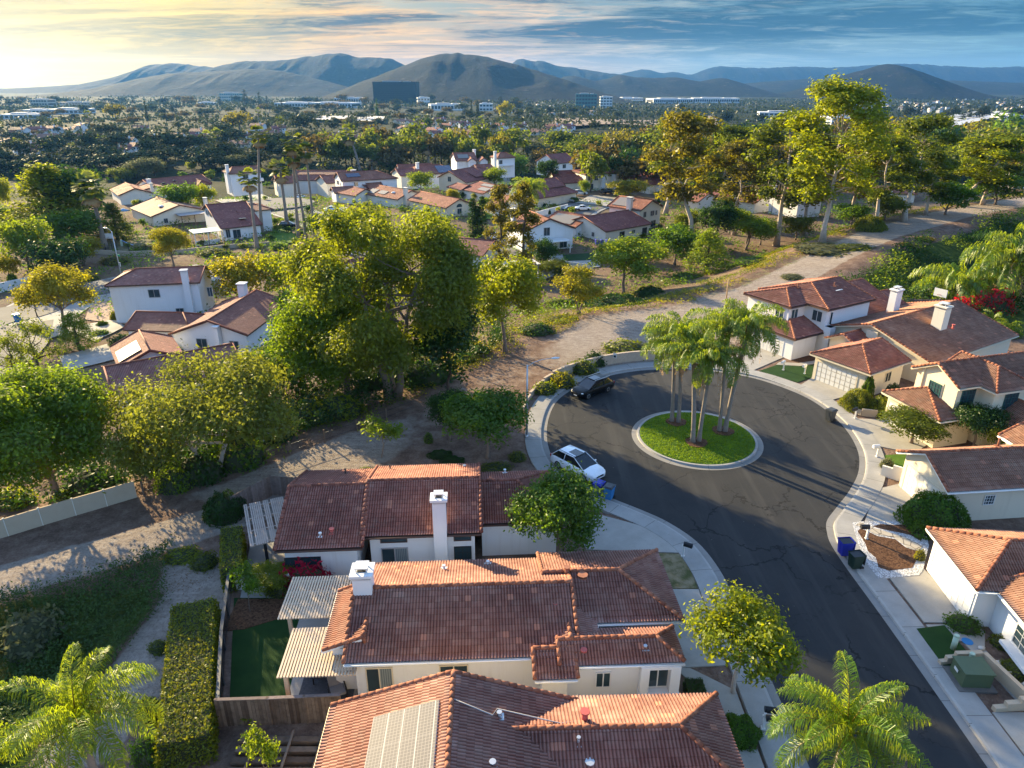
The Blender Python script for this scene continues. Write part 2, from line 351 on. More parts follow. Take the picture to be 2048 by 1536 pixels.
@mat('open ground')
def EARTH(N):
    p=N.pos(); cov=N.n('Attribute',attribute_name='cov').outputs[0]; s=N.n('SeparateColor',{0:cov})
    big=N.noise(p,.09,5,.65).outputs[0]; mid=N.noise(p,.8,5,.7).outputs[0]; fin=N.noise(p,6,5,.75).outputs[0]; far=N.noise(p,.012,6,.65).outputs[0]
    soil=N.ramp(mid,[(.3,(.10,.065,.048)),(.5,(.175,.115,.085)),(.7,(.26,.185,.14))])
    soil=N.mix(N.rng(fin,.5,.72,0,.65),soil,(.07,.045,.032)); soil=N.mix(N.rng(fin,.32,.42,.5,0),soil,(.34,.25,.18))
    rut=N.math('ADD',N.math('MULTIPLY',N.noise(N.n('Mapping',{0:p,2:(0,0,R(-42)),3:(.55,2.2,1)}).outputs[0],.9,5,.7,.8).outputs[0],.5),N.math('MULTIPLY',N.noise(p,1.7,5,.72).outputs[0],.5))
    tr=N.mix(N.rng(rut,.35,.65,0,1),(.20,.155,.12),(.36,.31,.26)); tr=N.mix(N.rng(fin,.48,.70,0,.6),tr,(.10,.072,.053))
    green=N.ramp(mid,[(.3,(.028,.042,.012)),(.5,(.065,.085,.018)),(.66,(.15,.15,.03)),(.8,(.26,.19,.06))]); green=N.mix(N.rng(fin,.5,.75,0,.5),green,(.02,.03,.01))
    wild=N.ramp(far,[(.38,(.014,.022,.008)),(.55,(.026,.031,.013)),(.66,(.05,.045,.024)),(.78,(.15,.105,.07))]); wild=N.mix(N.rng(N.noise(p,.055,5,.7).outputs[0],.52,.6,0,.8),wild,(.014,.024,.010))
    k=N.math('ADD',N.math('MULTIPLY',fin,.5),N.math('MULTIPLY',mid,.5))
    def th(ch): return N.rng(N.math('ADD',ch,N.math('MULTIPLY',N.math('SUBTRACT',k,.5),.9)),.42,.58,0,1)
    c=N.mix(th(s.outputs[0]),soil,tr); c=N.mix(th(s.outputs[1]),c,green); c=N.mix(s.outputs[2],c,wild)
    N.out(N.bsdf(c,.97,.05,normal=N.bump(fin,.9,.12)))
EARTH=MATS['open ground']
# ---------------------------------------------------------------- road outline (asphalt edge, left side up, round the bulb, right side down)
def catmull(pts,n=6):
    P_=[np.array(p,float) for p in pts]; P_=[2*P_[0]-P_[1]]+P_+[2*P_[-1]-P_[-2]]; out=[]
    for i in range(1,len(P_)-2):
        a,b,c,d=P_[i-1:i+3]
        for k in range(n):
            t=k/n; out.append(.5*((2*b)+(-a+c)*t+(2*a-5*b+4*c-d)*t*t+(-a+3*b-3*c+d)*t**3))
    out.append(P_[-2]); return np.array(out)
EDGE=catmull([(14.2,-45),(14.2,-15),(14.2,8),(14.2,22),(14.2,30),(14.1,35),(13.95,38.3),(13.2,41.4),(11.6,43.9),(9.8,45.6),(7.6,47.4),(5.1,50.0),(3.8,52.7),(3.25,56),(3.4,60.2),(4.3,64.6),(5.8,67.6),(8.2,70.3),(12.0,72.9),(16.4,74.2),(21.4,74.0),(26,72.2),(29,69.2),(31,65.4),(31.6,60.3),(30.9,55.4),(29.3,51.5),(27.1,48.3),(24.8,45.6),(23.5,44),(22.9,42.5),(22.6,41),(22.55,38.3),(22.65,34),(22.7,28),(22.7,20),(22.7,8),(22.7,-15),(22.7,-45)],5)
def offs(pl,o):
    d=np.gradient(pl,axis=0); d/=np.linalg.norm(d,axis=1)[:,None]; return pl+np.stack([-d[:,1],d[:,0]],1)*o
def inside(x,y,poly):
    x=np.asarray(x); y=np.asarray(y); r=np.zeros(x.shape,bool); n=len(poly); j=n-1
    for i in range(n):
        xi,yi=poly[i]; xj,yj=poly[j]; c=((yi>y)!=(yj>y))&(x<(xj-xi)*(y-yi)/(yj-yi+1e-12)+xi); r^=c; j=i
    return r
ROADX=offs(EDGE,1.3)
# ---------------------------------------------------------------- terrain
def axis(segs):
    out=[segs[0][0]]
    for a,b,st0,st1 in segs:
        x=a; 
        while x<b-1e-6:
            t=(x-a)/(b-a); x+=st0+(st1-st0)*t; out.append(min(x,b))
    return np.unique(np.round(out,3))
xs=np.concatenate([-axis([(70,180,1.2,6),(180,900,6,40),(900,8000,40,500)])[::-1],axis([(-70,100,1.05,1.05),(100,220,1.05,6),(220,900,6,40),(900,8000,40,500)])])
xs=np.unique(xs); ys=axis([(-70,8,8,1.2),(8,150,1.05,1.05),(150,320,1.05,5),(320,1000,5,30),(1000,9400,30,450)])
XX,YY=np.meshgrid(xs,ys); ZZ=hgt(XX,YY); rd=inside(XX,YY,ROADX)&(YY<80); ZZ=np.where(rd,-.35,ZZ)
sd,pg=trail_sd(XX,YY)
mid_=sm(-16,-8,XX)*sm(16,2,XX); cR=sm(5.2,2.2,np.abs(sd+.3))*(1-.55*mid_)
yl=sm(-9,-13,XX)*sm(50,44,YY); cR=cR*(1-yl)+yl*sm(2.8,1.2,np.abs(sd+2.0))
cR=np.maximum(cR, sm(14,7,np.abs(sd+4))*sm(-5,10,XX)*sm(45,28,XX)*.62)
gap=sm(2.9,1.5,np.abs(XX+20.7+(vn(YY*0,YY,5,3)-.5)*2.2))*sm(22,25,YY)*sm(42,38,YY)
cR=np.maximum(cR,gap)
cG=sm(5.5,9,sd)*sm(260,160,sd)*.44*sm(330,240,YY)
cG=np.maximum(cG, sm(7.5,10.5,-sd)*sm(24,34,XX)*sm(80,90,YY)*.9); cG=np.maximum(cG,sm(1,3,sd)*sm(8,5,sd)*.45*sm(5,30,XX))
cG=np.maximum(cG, sm(3.2,5.5,-sd)*sm(-20,-24,XX)*sm(40,34,YY)*.8); cG=cG*(1-gap)
cB=sm(235,300,YY+np.where(XX<-20,30,0))
cov=np.stack([np.clip(cR,0,1),np.clip(cG,0,1),np.clip(cB,0,1),np.ones_like(cR)],-1).reshape(-1,4)
ny,nx=XX.shape; idx=np.arange(ny*nx).reshape(ny,nx)
Fq=np.stack([idx[:-1,:-1],idx[:-1,1:],idx[1:,1:],idx[1:,:-1]],-1).reshape(-1,4)
me=np_mesh('ground',np.stack([XX,YY,ZZ],-1).reshape(-1,3),Fq,True); at=me.color_attributes.new('cov','FLOAT_COLOR','POINT'); at.data.foreach_set('color',cov.astype(np.float32).ravel()); me.materials.append(EARTH)
tag(link('ground',me),kind='structure')
# ---------------------------------------------------------------- street
def sheet(name,pts,z,m,z0=None,kind='structure'):
    b=MB()
    if z0 is None: b.poly([(p[0],p[1],z) for p in pts],m,[(p[0],p[1]) for p in pts])
    else: b.prism(pts,z0,z,m)
    return tag(b.build(name),kind=kind)
ISC=(17.0,57.4)
b=MB(); ring=[(ISC[0]+5.9*math.cos(a),ISC[1]+5.9*math.sin(a)) for a in np.linspace(0,2*math.pi,97)[:-1]]
import bmesh
def filled(name,outer,holes,z,m):
    bm=bmesh.new(); es=[]
    for L in [outer]+holes:
        vs=[bm.verts.new((p[0],p[1],z)) for p in L]; es+=[bm.edges.new((vs[i],vs[(i+1)%len(vs)])) for i in range(len(vs))]
    bmesh.ops.triangle_fill(bm,use_beauty=True,use_dissolve=False,edges=es)
    bmesh.ops.recalc_face_normals(bm,faces=bm.faces)
    for f in bm.faces:
        if f.normal.z<0: f.normal_flip()
    me=bpy.data.meshes.new(name); bm.to_mesh(me); bm.free(); me.materials.append(m); return tag(link(name,me),kind='structure')
road=filled('road',[tuple(p) for p in EDGE],[ring],0.0,ASPH)
def strip(b,pl,o0,z0,o1,z1,m):
    A=offs(pl,o0) if o0 else pl; B=offs(pl,o1); s=np.concatenate([[0],np.cumsum(np.linalg.norm(np.diff(A,axis=0),axis=1))])
    Pg=np.stack([np.concatenate([B,np.full((len(B),1),z1)],1),np.concatenate([A,np.full((len(A),1),z0)],1)]); UV=np.stack([np.stack([s,s*0+o1],1),np.stack([s,s*0+o0],1)])
    b.grid(Pg,m,UV,smooth=False,flip=False)
b=MB(); strip(b,EDGE,0,.005,.5,.0,CONG); tag(b.build('road_gutter'),kind='structure')
b=MB(); strip(b,EDGE,.5,0,.53,.12,CONK); strip(b,EDGE,.53,.12,.68,.135,CONK); strip(b,EDGE,.68,.135,2.02,.145,CONC); strip(b,EDGE,2.02,.145,2.06,-.2,CONC); tag(b.build('pavement'),kind='structure')
# planted island in the turning circle
th_=np.linspace(2*math.pi,0,97); circ=np.stack([ISC[0]+5.9*np.cos(th_),ISC[1]+5.9*np.sin(th_)],1)
b=MB()
def cstrip(r0,z0,r1,z1,m):
    s=th_*5.5; Pg=[]; 
    for r,z in ((r1,z1),(r0,z0)): Pg.append(np.stack([ISC[0]+r*np.cos(th_),ISC[1]+r*np.sin(th_),0*th_+z],1))
    b.grid(np.array(Pg),m,np.stack([np.stack([s,s*0],1)]*2),smooth=False,flip=True)
cstrip(5.9,.004,5.42,.012,CONG); cstrip(5.42,.012,5.39,.15,CONK); cstrip(5.39,.15,5.2,.15,CONK); cstrip(5.2,.15,5.15,.05,CONK); tag(b.build('island_kerb'),kind='structure')
b=MB(); Pg=[]
for r in np.linspace(5.17,0.01,7): Pg.append(np.stack([ISC[0]+r*np.cos(th_),ISC[1]+r*np.sin(th_),0*th_+.13+.22*(1-(r/5.2)**2)],1))
b.grid(np.array(Pg),LAWN,flip=False); tag(b.build('island_lawn'),kind='structure')
def pz(pts,z=.12): return [G(x,y,z) for x,y in pts]
def flat(name,px,z,m): return sheet(name,pz(px,z),z,m,z0=-.25)
# driveways and patios
sheet('driveway',[(6.8,44.6),(9.6,43.2),(11.3,41.4),(12.0,40.0),(5.2,40.4),(4.3,44.6)],.128,COND,-.2)      # beside the leafy round tree
sheet('driveway',[(9.0,29.6),(12.0,29.8),(12.0,36.2),(10.3,36.2),(9.3,35.4)],.128,COND,-.2)
sheet('footpath',[(9.6,24.9),(12.0,26.4),(12.0,28.0),(9.9,29.6),(9.1,29.6),(10.7,26.9)],.124,COND,-.2)
sheet('driveway',[(9.8,14),(12.0,14),(12.0,24.4),(9.6,24.4)],.128,COND,-.2)
sheet('driveway',[(24.85,38.2),(27.6,38.3),(28.2,33.1),(24.9,33.2)],.128,COND,-.2)
sheet('driveway',[(27.5,45.7),(29.8,48.5),(31.9,49.3),(32.6,43.6),(28.5,43.8),(26.0,43.5)],.128,COND,-.2)
sheet('driveway',[(32.9,55.6),(33.6,61.2),(36.2,61.0),(37.6,56.0),(35.4,54.2)],.128,COND,-.2)
sheet('driveway',[(30.9,69.2),(33.2,71.5),(35.9,67.2),(33.0,65.6)],.128,COND,-.2)
sheet('driveway',[(32.4,77.9),(30,82.2),(23.9,75.4),(27.3,73.6)],.128,COND,-.2)
sheet('footpath',[(31.2,76.2),(33.4,75.9),(36.6,77.1),(36.9,76.4),(33.2,75.0),(30.6,75.4)],.132,COND,-.2); sheet('mulch_bed',[(32.9,76.9),(35.4,78.3),(36.3,77.2),(33.6,76.0)],.12,MULCH,-.2)
sheet('footpath',[(24.9,33.0),(28.0,33.0),(28.0,32.3),(27.2,31),(27.4,28.4),(30.0,27.0),(30,26),(26.6,27.4),(26.3,31.6),(24.9,32.2)],.126,COND,-.2)
sheet('driveway',[(24.85,26.6),(30.5,26.6),(30.5,14),(24.85,14)],.127,COND,-.2)
sheet('lawn',[(28.0,73.5),(30.6,75.3),(33.2,74.9),(36.4,76.0),(33.3,71.6),(31.1,70.2)],.125,TURF,-.2)
sheet('lawn',[(31.8,50.3),(31.3,53.8),(34.9,54.2),(35.4,51.0)],.10,LAWN,-.2)
flat('lawn',[(1833,1257),(1889,1250),(1950,1322),(1890,1335)],.155,TURF)
sheet('lawn',[(5.0,40.3),(11.9,39.9),(12.0,36.3),(10.2,36.3),(8.0,37.2),(4.9,37.4)],.105,DRYL,-.2)
sheet('back_lawn',[(-17.6,35.4),(-9.0,35.4),(-9.0,26.2),(-14.4,25.9)],.10,TURF,-.2)
sheet('mulch_bed',[(-17.3,35.3),(-14.2,35.3),(-14.0,33.6),(-16,32.6),(-17.2,32.5)],.118,MULCH,-.1)
sheet('patio',[(-13.0,34.6),(-8.6,34.6),(-8.6,30.2),(-12.7,30.2)],.125,CONP,-.2); sheet('patio',[(-12.1,30.0),(-8.2,30.1),(-8.2,26.3),(-11.8,26.3)],.127,CONP,-.2)
sheet('patio',[(-18.9,42.8),(-14.2,42.8),(-14.2,35.4),(-17.2,35.4)],.12,CONP,-.2)
sheet('side_yard',[(-2.5,35.3),(4.6,35.2),(4.6,39),(-1.9,39.2)],.11,COND,-.2)
# white gravel and mulch garden
flat('white_gravel',[(1704,1045),(1720,1043),(1815,1041),(1850,1060),(1858,1090),(1846,1140),(1838,1150),(1758,1157),(1735,1130),(1716,1085)],.150,GRAV)
flat('bark_mulch',[(1715,1062),(1722,1056),(1755,1072),(1790,1078),(1812,1095),(1836,1102),(1833,1120),(1825,1135),(1778,1141),(1757,1134),(1752,1115),(1736,1102),(1730,1085)],.165,MULCH)
flat('bark_mulch',[(1745,1052),(1762,1048),(1790,1050),(1820,1047),(1850,1062),(1842,1082),(1822,1070),(1800,1065),(1765,1058)],.163,MULCH)
flat('footpath',[(1722,1044),(1738,1052),(1768,1062),(1800,1070),(1818,1078),(1845,1092),(1838,1102),(1815,1094),(1790,1075),(1752,1068),(1722,1054),(1710,1050)],.171,FLAG)
for i,(x,y,r_) in enumerate([(15.7,60.0,.95),(16.6,55.9,1.0),(19.6,58.2,1.0)]):
    sheet('mulch_ring',[(x+r_*math.cos(a)*(1+.1*math.sin(3*a+i)),y+r_*math.sin(a)) for a in np.linspace(0,2*math.pi,25)[:-1]],.37,MULCH,.1)
# ---------------------------------------------------------------- houses
def tile_plane(b,poly,m,detail,lift=.05):
    "tiles over a convex roof plane; poly[0]->poly[1] is the eave"
    A=Vector(poly[0]); u=(Vector(poly[1])-A).normalized(); n=(Vector(poly[1])-A).cross(Vector(poly[-1])-A).normalized()
    if n.z<0: n=-n
    v=n.cross(u).normalized()
    if v.z<0: v=-v
    q=[((Vector(p)-A).dot(u),(Vector(p)-A).dot(v)) for p in poly]
    if not detail:
        b.poly([Vector(p)+n*lift for p in poly],m,[(x+50,y) for x,y in q]); return
    vmax=max(p[1] for p in q); L=.36; rows=[]
    k=0
    while k*L<vmax-1e-3:
        rows.append((k*L+.001,.045)); rows.append((min((k+1)*L,vmax)-.001,.004)); k+=1
    umin=min(p[0] for p in q); umax=max(p[0] for p in q); du=.165/detail
    us=np.arange(math.floor(umin/du)*du,umax+du,du); prof=.052*np.abs(np.sin(math.pi*us/.165))**.8
    Pn=[];UVs=[];ok=[]
    qe=[(q[i],q[(i+1)%len(q)]) for i in range(len(q))]
    for vv,hh in rows:
        xs_=[]
        for (x0,y0),(x1,y1) in qe:
            if (y0-vv)*(y1-vv)<=0 and abs(y1-y0)>1e-6: xs_.append(x0+(x1-x0)*(vv-y0)/(y1-y0))
        a,c=(min(xs_),max(xs_)) if xs_ else (0,0)
        uc=np.clip(us,a,c); ok.append((uc[1:]-uc[:-1])>1e-5)
        Pn.append(np.array(A)[None]+uc[:,None]*np.array(u)+vv*np.array(v)+(lift+prof+hh)[:,None]*np.array(n)); UVs.append(np.stack([uc+50,uc*0+vv],1))
    Pn=np.array(Pn); UVs=np.array(UVs); nr,nc=Pn.shape[:2]; base=len(b.v); b.v+=[tuple(p) for p in Pn.reshape(-1,3)]; mi=b.mi(m)
    flip=(u.cross(v)).dot(n)<0
    for i in range(nr-1):
        g=ok[i]|ok[i+1]
        for j in np.nonzero(g)[0]:
            f=[i*nc+j,i*nc+j+1,(i+1)*nc+j+1,(i+1)*nc+j]; uvs=[(i,j),(i,j+1),(i+1,j+1),(i+1,j)]
            if flip: f=f[::-1]; uvs=uvs[::-1]
            b.f.append([base+t for t in f]); b.m.append(mi); b.sm.append(i%2==0); b.uv.append([tuple(UVs[t]) for t in uvs])
def caps(b,p,q,m,detail,r=.125):
    p=Vector(p); q=Vector(q); d=q-p; L=d.length
    if L<.3: return
    if not detail: b.tube([p,q],r*.9,m,6); return
    n=max(1,int(L/.38)); e=d/n
    for i in range(n):
        a=p+e*i+Vector((0,0,.03)); c=p+e*(i+1.12)+Vector((0,0,.0)); b.tube([a,c],[r*1.04*random.uniform(.94,1.04),r*.92],m,7)
class House:
    def __init__(s,name,label,pos,rot,wall,roof,detail=0,fascia=None,cap=None,cat='house',group=None):
        s.o=empty(name,pos,rot,label,cat,group); s.wall=wall; s.roof=roof; s.det=detail; s.fa=fascia or TRIMB; s.cap=cap or CAP; s.W=MB(); s.n=0
    def block(s,x0,x1,y0,y1,ze,zr,ry=None,hw=0,he=0,oh=.45,axis='x',ze1=None,walls=True,zb=-.6,roof=None,capg=True,wall=None):
        if axis=='y':
            tf=lambda p:(-p[1],p[0],p[2]); X0,X1,Y0,Y1=y0,y1,-x1,-x0; RY=None if ry is None else -ry
            if ry is None: RY=(Y0+Y1)/2
        else: tf=lambda p:tuple(p); X0,X1,Y0,Y1=x0,x1,y0,y1; RY=(y0+y1)/2 if ry is None else ry
        ze1=ze if ze1 is None else ze1
        A,B,C,D=(X0,Y0,ze),(X1,Y0,ze),(X1-he,RY,zr),(X0+hw,RY,zr); E_,Fp=(X1,Y1,ze1),(X0,Y1,ze1)
        pl=[[A,B,C,D],[E_,Fp,D,C]]
        if hw>0: pl.append([Fp,A,D])
        if he>0: pl.append([B,E_,C])
        b=MB(); m=roof or s.roof
        for p in pl:
            pp=[tf(t) for t in p]; tile_plane(b,pp,m,s.det)
            lo=[(t[0],t[1],t[2]-.17) for t in pp]; up=[(t[0],t[1],t[2]+.01) for t in pp]; k=len(pp)
            b.poly(lo[::-1],s.fa)
            for i in range(k): j=(i+1)%k; b.poly([lo[i],lo[j],up[j],up[i]],s.fa)
        # gutter along the eaves
        if s.det:
            for (a,c) in ((A,B),(Fp,E_)):
                b.tube([tf((a[0],a[1]+(-.05 if a is A else .05),a[2]-.06)),tf((c[0],c[1]+(-.05 if a is A else .05),c[2]-.06))],.06,s.fa,6)
        cm=s.cap
        lift=lambda t:(t[0],t[1],t[2]+.09)
        caps(b,tf(lift(D)),tf(lift(C)),cm,s.det)
        for h,(c1,c2,pk) in ((hw,(A,Fp,D)),(he,(B,E_,C))):
            if h>0 or capg:
                for cc in (c1,c2): caps(b,tf(lift(cc)),tf(lift(pk)),cm,s.det,.125 if h>0 else .115)
        s.n+=1; b.build('roof',s.o)
        if walls:
            wx0,wx1,wy0,wy1=X0+oh,X1-oh,Y0+oh,Y1-oh; zs=lambda y:(ze+(y-Y0)*(zr-ze)/(RY-Y0)) if y<=RY else (ze1+(Y1-y)*(zr-ze1)/(Y1-RY))
            w=wall or s.wall; t=lambda x,y,z: tf((x,y,z))
            za,zb_=zs(wy0)-.12,zs(wy1)-.12
            s.W.poly([t(wx0,wy0,zb),t(wx1,wy0,zb),t(wx1,wy0,za),t(wx0,wy0,za)],w); s.W.poly([t(wx1,wy1,zb),t(wx0,wy1,zb),t(wx0,wy1,zb_),t(wx1,wy1,zb_)],w)
            for xx,h,fl in ((wx0,hw,1),(wx1,he,0)):
                top=[t(xx,wy0,za)]+([t(xx,RY,zr-.12)] if h==0 else [])+[t(xx,wy1,zb_)]
                pts=[t(xx,wy1,zb),t(xx,wy0,zb)]+top
                s.W.poly(pts if fl else pts[::-1],w)
    def wbox(s,x0,x1,y0,y1,z0,z1,m=None): s.W.box(x0,x1,y0,y1,z0,z1,m or s.wall)
    def frame(s,p,d,w,h):
        "local matrix of a wall element: origin p, along d ('S','W','E','N' wall)"
        a={'S':0,'E':90,'N':180,'W':-90}[d]; return Matrix.Translation(p)@Matrix.Rotation(R(a),4,'Z')
    def window(s,d,p,w,h,grid=0,fr=None,glass=None,trim=False,split=True):
        "p = middle of the sill on the wall plane"
        M=s.frame(p,d,w,h); fm=fr or WHT; b=MB(); t=.06
        if trim: b.box(-w/2-.16,w/2+.16,-.04,.0,-.16,h+.14,s.wall if trim is True else trim,M)
        o=.045 if trim else .0
        for x0,x1,z0,z1 in ((-w/2,-w/2+t,0,h),(w/2-t,w/2,0,h),(-w/2+t,w/2-t,0,t),(-w/2+t,w/2-t,h-t,h)): b.box(x0,x1,-.07-o,0,z0,z1,fm,M)
        if split: b.box(-t/2,t/2,-.065-o,0,t,h-t,fm,M)
        if grid:
            nx_=grid if split is False else 4
            for i in range(1,nx_):
                x=-w/2+w*i/nx_
                if split and abs(x)<.05: continue
                b.box(x-.014,x+.014,-.055-o,0,t,h-t,fm,M)
            for i in range(1,3): b.box(-w/2+t,w/2-t,-.05-o,0,h*i/3-.014,h*i/3+.014,fm,M)
        fo=b.build('window',s.o)
        g=MB(); yy=-.03-o
        if split and s.det:
            g.poly([M@Vector(q) for q in ((-w/2+t,yy,t),(-t/2,yy,t),(-t/2,yy,h-t),(-w/2+t,yy,h-t))],GLASS,[(0,0),(w/2,0),(w/2,h),(0,h)])
            g.poly([M@Vector(q) for q in ((t/2,yy-.004,t),(w/2-t,yy-.004,t),(w/2-t,yy-.004,h-t),(t/2,yy-.004,h-t))],glass or GLASS,[(0,0),(w/2,0),(w/2,h),(0,h)])
        else: g.poly([M@Vector(q) for q in ((-w/2+t,yy,t),(w/2-t,yy,t),(w/2-t,yy,h-t),(-w/2+t,yy,h-t))],glass or GLASS,[(0,0),(w,0),(w,h),(0,h)])
        g.build('pane',fo); return fo
    def garage(s,d,p,w,h=2.15,m=None,lites=False):
        M=s.frame(p,d,w,h); m=m or WHT; b=MB(); b.box(-w/2,w/2,-.03,0,0,h,m,M)
        rows=4; cols=8 if w>3.5 else 4
        for i in range(rows):
            for j in range(cols):
                x0=-w/2+w*j/cols+.04; x1=-w/2+w*(j+1)/cols-.04; z0=h*i/rows+.035; z1=h*(i+1)/rows-.035
                if lites and i==rows-1: b.box(x0,x1,-.036,0,z0,z1,GLASS,M)
                else: b.box(x0,x1,-.045,0,z0,z1,m,M)
        for x0,x1 in ((-w/2-.12,-w/2),(w/2,w/2+.12)): b.box(x0,x1,-.07,0,0,h+.12,s.wall,M)
        b.box(-w/2,w/2,-.07,0,h,h+.12,s.wall,M)
        return b.build('garage_door',s.o)
    def door(s,d,p,w=.95,h=2.1,m=None):
        M=s.frame(p,d,w,h); b=MB(); b.box(-w/2,w/2,-.05,0,0,h,m or BLACK,M); b.box(-w/2-.08,-w/2,-.08,0,0,h+.08,WHT,M); b.box(w/2,w/2+.08,-.08,0,0,h+.08,WHT,M); b.box(-w/2,w/2,-.08,0,h,h+.08,WHT,M); return b.build('door',s.o)
    def chimney(s,x,y,w,d,z0,z1,m=None,cap=True,foot=0):
        b=MB(); m=m or s.wall; b.box(x-w/2,x+w/2,y-d/2,y+d/2,z0,z1,m)
        if foot: 
            P_=[(x-w/2-foot,z0),(x+w/2+foot,z0),(x+w/2,z0+foot*1.6),(x-w/2,z0+foot*1.6)]; yf=y-d/2-.05
            b.poly([(q[0],yf,q[1]) for q in P_],m); b.poly([(P_[0][0],yf,P_[0][1]),(P_[3][0],yf,P_[3][1]),(P_[3][0],y+d/2,P_[3][1]),(P_[0][0],y+d/2,P_[0][1])],m); b.poly([(P_[2][0],yf,P_[2][1]),(P_[1][0],yf,P_[1][1]),(P_[1][0],y+d/2,P_[1][1]),(P_[2][0],y+d/2,P_[2][1])],m)
        o=b.build('chimney',s.o)
        if cap:
            c=MB(); c.box(x-w/2-.12,x+w/2+.12,y-d/2-.12,y+d/2+.12,z1,z1+.16,m)
            c.box(x-w/2+.0,x+w/2-.0,y-d/2+.0,y+d/2-.0,z1-.18,z1-.0,m)
            if s.det:
                for i in (-1,1):
                    for j in (-1,1): c.box(x+i*w*.28-.03,x+i*w*.28+.03,y+j*d*.28-.03,y+j*d*.28+.03,z1+.16,z1+.42,ALU)
                c.box(x-w*.36,x+w*.36,y-d*.36,y+d*.36,z1+.42,z1+.47,ALU); c.box(x-w*.24,x+w*.24,y-d*.24,y+d*.24,z1+.16,z1+.20,BLACK)
            c.build('chimney_cap',o)
        return o
    def vent(s,x,y,z,m=None,h=.45,r=.06):
        b=MB(); b.cyl(x,y,z-.15,z+h,r,m or CAP,8); b.cyl(x,y,z+h,z+h+.08,r*1.5,m or CAP,8); b.box(x-.2,x+.2,y-.22,y+.18,z-.06,z+.02,m or CAP); return b.build('roof_vent',s.o)
    def solar(s,A,B,Dv,m=None,lift=.14):
        "panel over the roof: corners A, B along, Dv = edge vector up the slope"
        A,B,Dv=Vector(A),Vector(B),Vector(Dv); n=(B-A).cross(Dv).normalized(); n=n if n.z>0 else -n; b=MB(); q=[A,B,B+Dv,A+Dv]; w=(B-A).length; h=Dv.length
        b.poly([p+n*(lift+.05) for p in q],m or SOLAR,[(0,0),(w,0),(w,h),(0,h)])
        for i in range(4): j=(i+1)%4; b.poly([q[i]+n*(lift-.05),q[j]+n*(lift-.05),q[j]+n*(lift+.05),q[i]+n*(lift+.05)],ALU if m is None else BLACK)
        return b.build('solar_panel',s.o)
    def done(s): s.W.build('wall',s.o); return s.o

# ---- the three houses across the bottom of the view
h1=House('tile_roofed_house','long low white house with maroon tile roof and tall white chimney on its front wall',(-14.9,36.2,.06),R(3.5),STW,R_MAR,6,cap=CAPM)
h1.block(0,5.45,0,9.8,3.0,4.66); h1.block(5.3,13.0,.75,9.7,3.25,4.82,ry=5.05)
h1.block(12.6,18.6,2.3,9.0,2.85,4.15,he=3.0)
h1.chimney(10.35,1.0,.85,.75,-.1,5.85,foot=.42)
h1.window('S',(1.55,.45,.12),2.3,2.05,fr=BLACK); h1.window('S',(7.3,1.2,.15),1.75,1.95,glass=GLB,fr=GUTT); h1.window('S',(7.3,1.2,2.5),1.75,.38,split=False,fr=TRIMB)
h1.window('S',(11.75,1.2,.55),1.15,1.45,grid=4,fr=BLACK); h1.window('S',(11.75,1.2,2.45),1.15,.4,split=False,fr=TRIMB)
h1.vent(3.4,1.2,3.45,PINK,.22,.11); h1.vent(2.7,1.0,3.38,WHT,.14,.07); h1.vent(3.2,8.2,3.6,BLACK,.4,.05); h1.vent(6.4,8.7,3.55,BLACK,.45,.05); h1.vent(14.9,8.3,3.2,WHT,.3,.07); h1.vent(11.9,8.6,3.6,METAL,.2,.08); h1.done()

h2=House('tile_roofed_house','white house with broad brown tile roof, square chimney and two lattice patio covers',(-8.5,26.9,.06),R(2.7),STW,R_BRN,6,fascia=TRIMW)
h2.block(0,12.0,0,8.0,3.0,4.42)
h2.block(9.6,11.75,-1.15,.45,2.62,3.16,ry=.40,ze1=3.1,walls=False); h2.wbox(10.0,11.3,-.7,.6,-.1,2.5)
h2.block(10.5,18.0,2.25,8.5,3.0,4.05,he=3.1)
h2.block(10.9,17.3,-.55,1.95,2.85,3.42,he=1.25,oh=.3)
h2.block(10.0,13.2,.6,3.2,3.0,3.5,axis='y',walls=False,capg=False)
h2.block(-1.25,1.0,1.0,5.6,2.95,3.75,ry=.9,axis='y',walls=False,roof=R_ORG); h2.wbox(-.8,.5,1.2,5.2,-.1,2.9)  # this slope's sunlit orange is put into its tile colour
h2.chimney(.55,4.05,1.0,1.0,2.5,5.55)
h2.wbox(15.0,17.15,-.75,-.2,-.1,.95); h2.wbox(15.05,15.5,-.7,-.2,.95,2.7); h2.wbox(16.6,17.1,-.7,-.2,.95,2.7); h2.wbox(15.05,17.1,-.68,-.2,2.55,2.75)
h2.window('S',(16.05,-.25,1.0),1.15,1.5); h2.window('S',(13.2,-.25,1.15),.8,1.05,trim=True); h2.window('S',(1.65,.45,.3),1.4,2.0,fr=TRIMC,glass=GLB)
h2.window('S',(5.5,.45,1.3),1.5,1.0,fr=TRIMC); h2.wbox(11.2,17.0,-.28,-.2,.35,.42)
h2.vent(11.0,1.6+1.2,3.9,PINK,.1,.1); h2.vent(12.2,.1,3.05,PINK,.22,.12); h2.vent(11.9,5.2,4.0,CAP,.5,.12); h2.vent(12.8,5.0,4.0,CAP,.1,.2); h2.vent(4.8,6.6,3.6,WHT,.2,.07); h2.vent(7.4,7.2,3.35,WHT,.2,.07); h2.vent(15.4,.2,3.2,METAL,.1,.07)
h2.done()
h3=House('tile_roofed_house','nearest house, with sunlit orange tile slope carrying solar panels',(-8.5,24.3,.06),R(1.5),STI,R_BRN,6,fascia=TRIMC)
h3.block(0,11.6,-14,0,3.0,4.93,axis='y',capg=True)
h3.block(7.6,18.3,-4.9,.2,3.0,3.95,ry=-2.35,he=2.5)
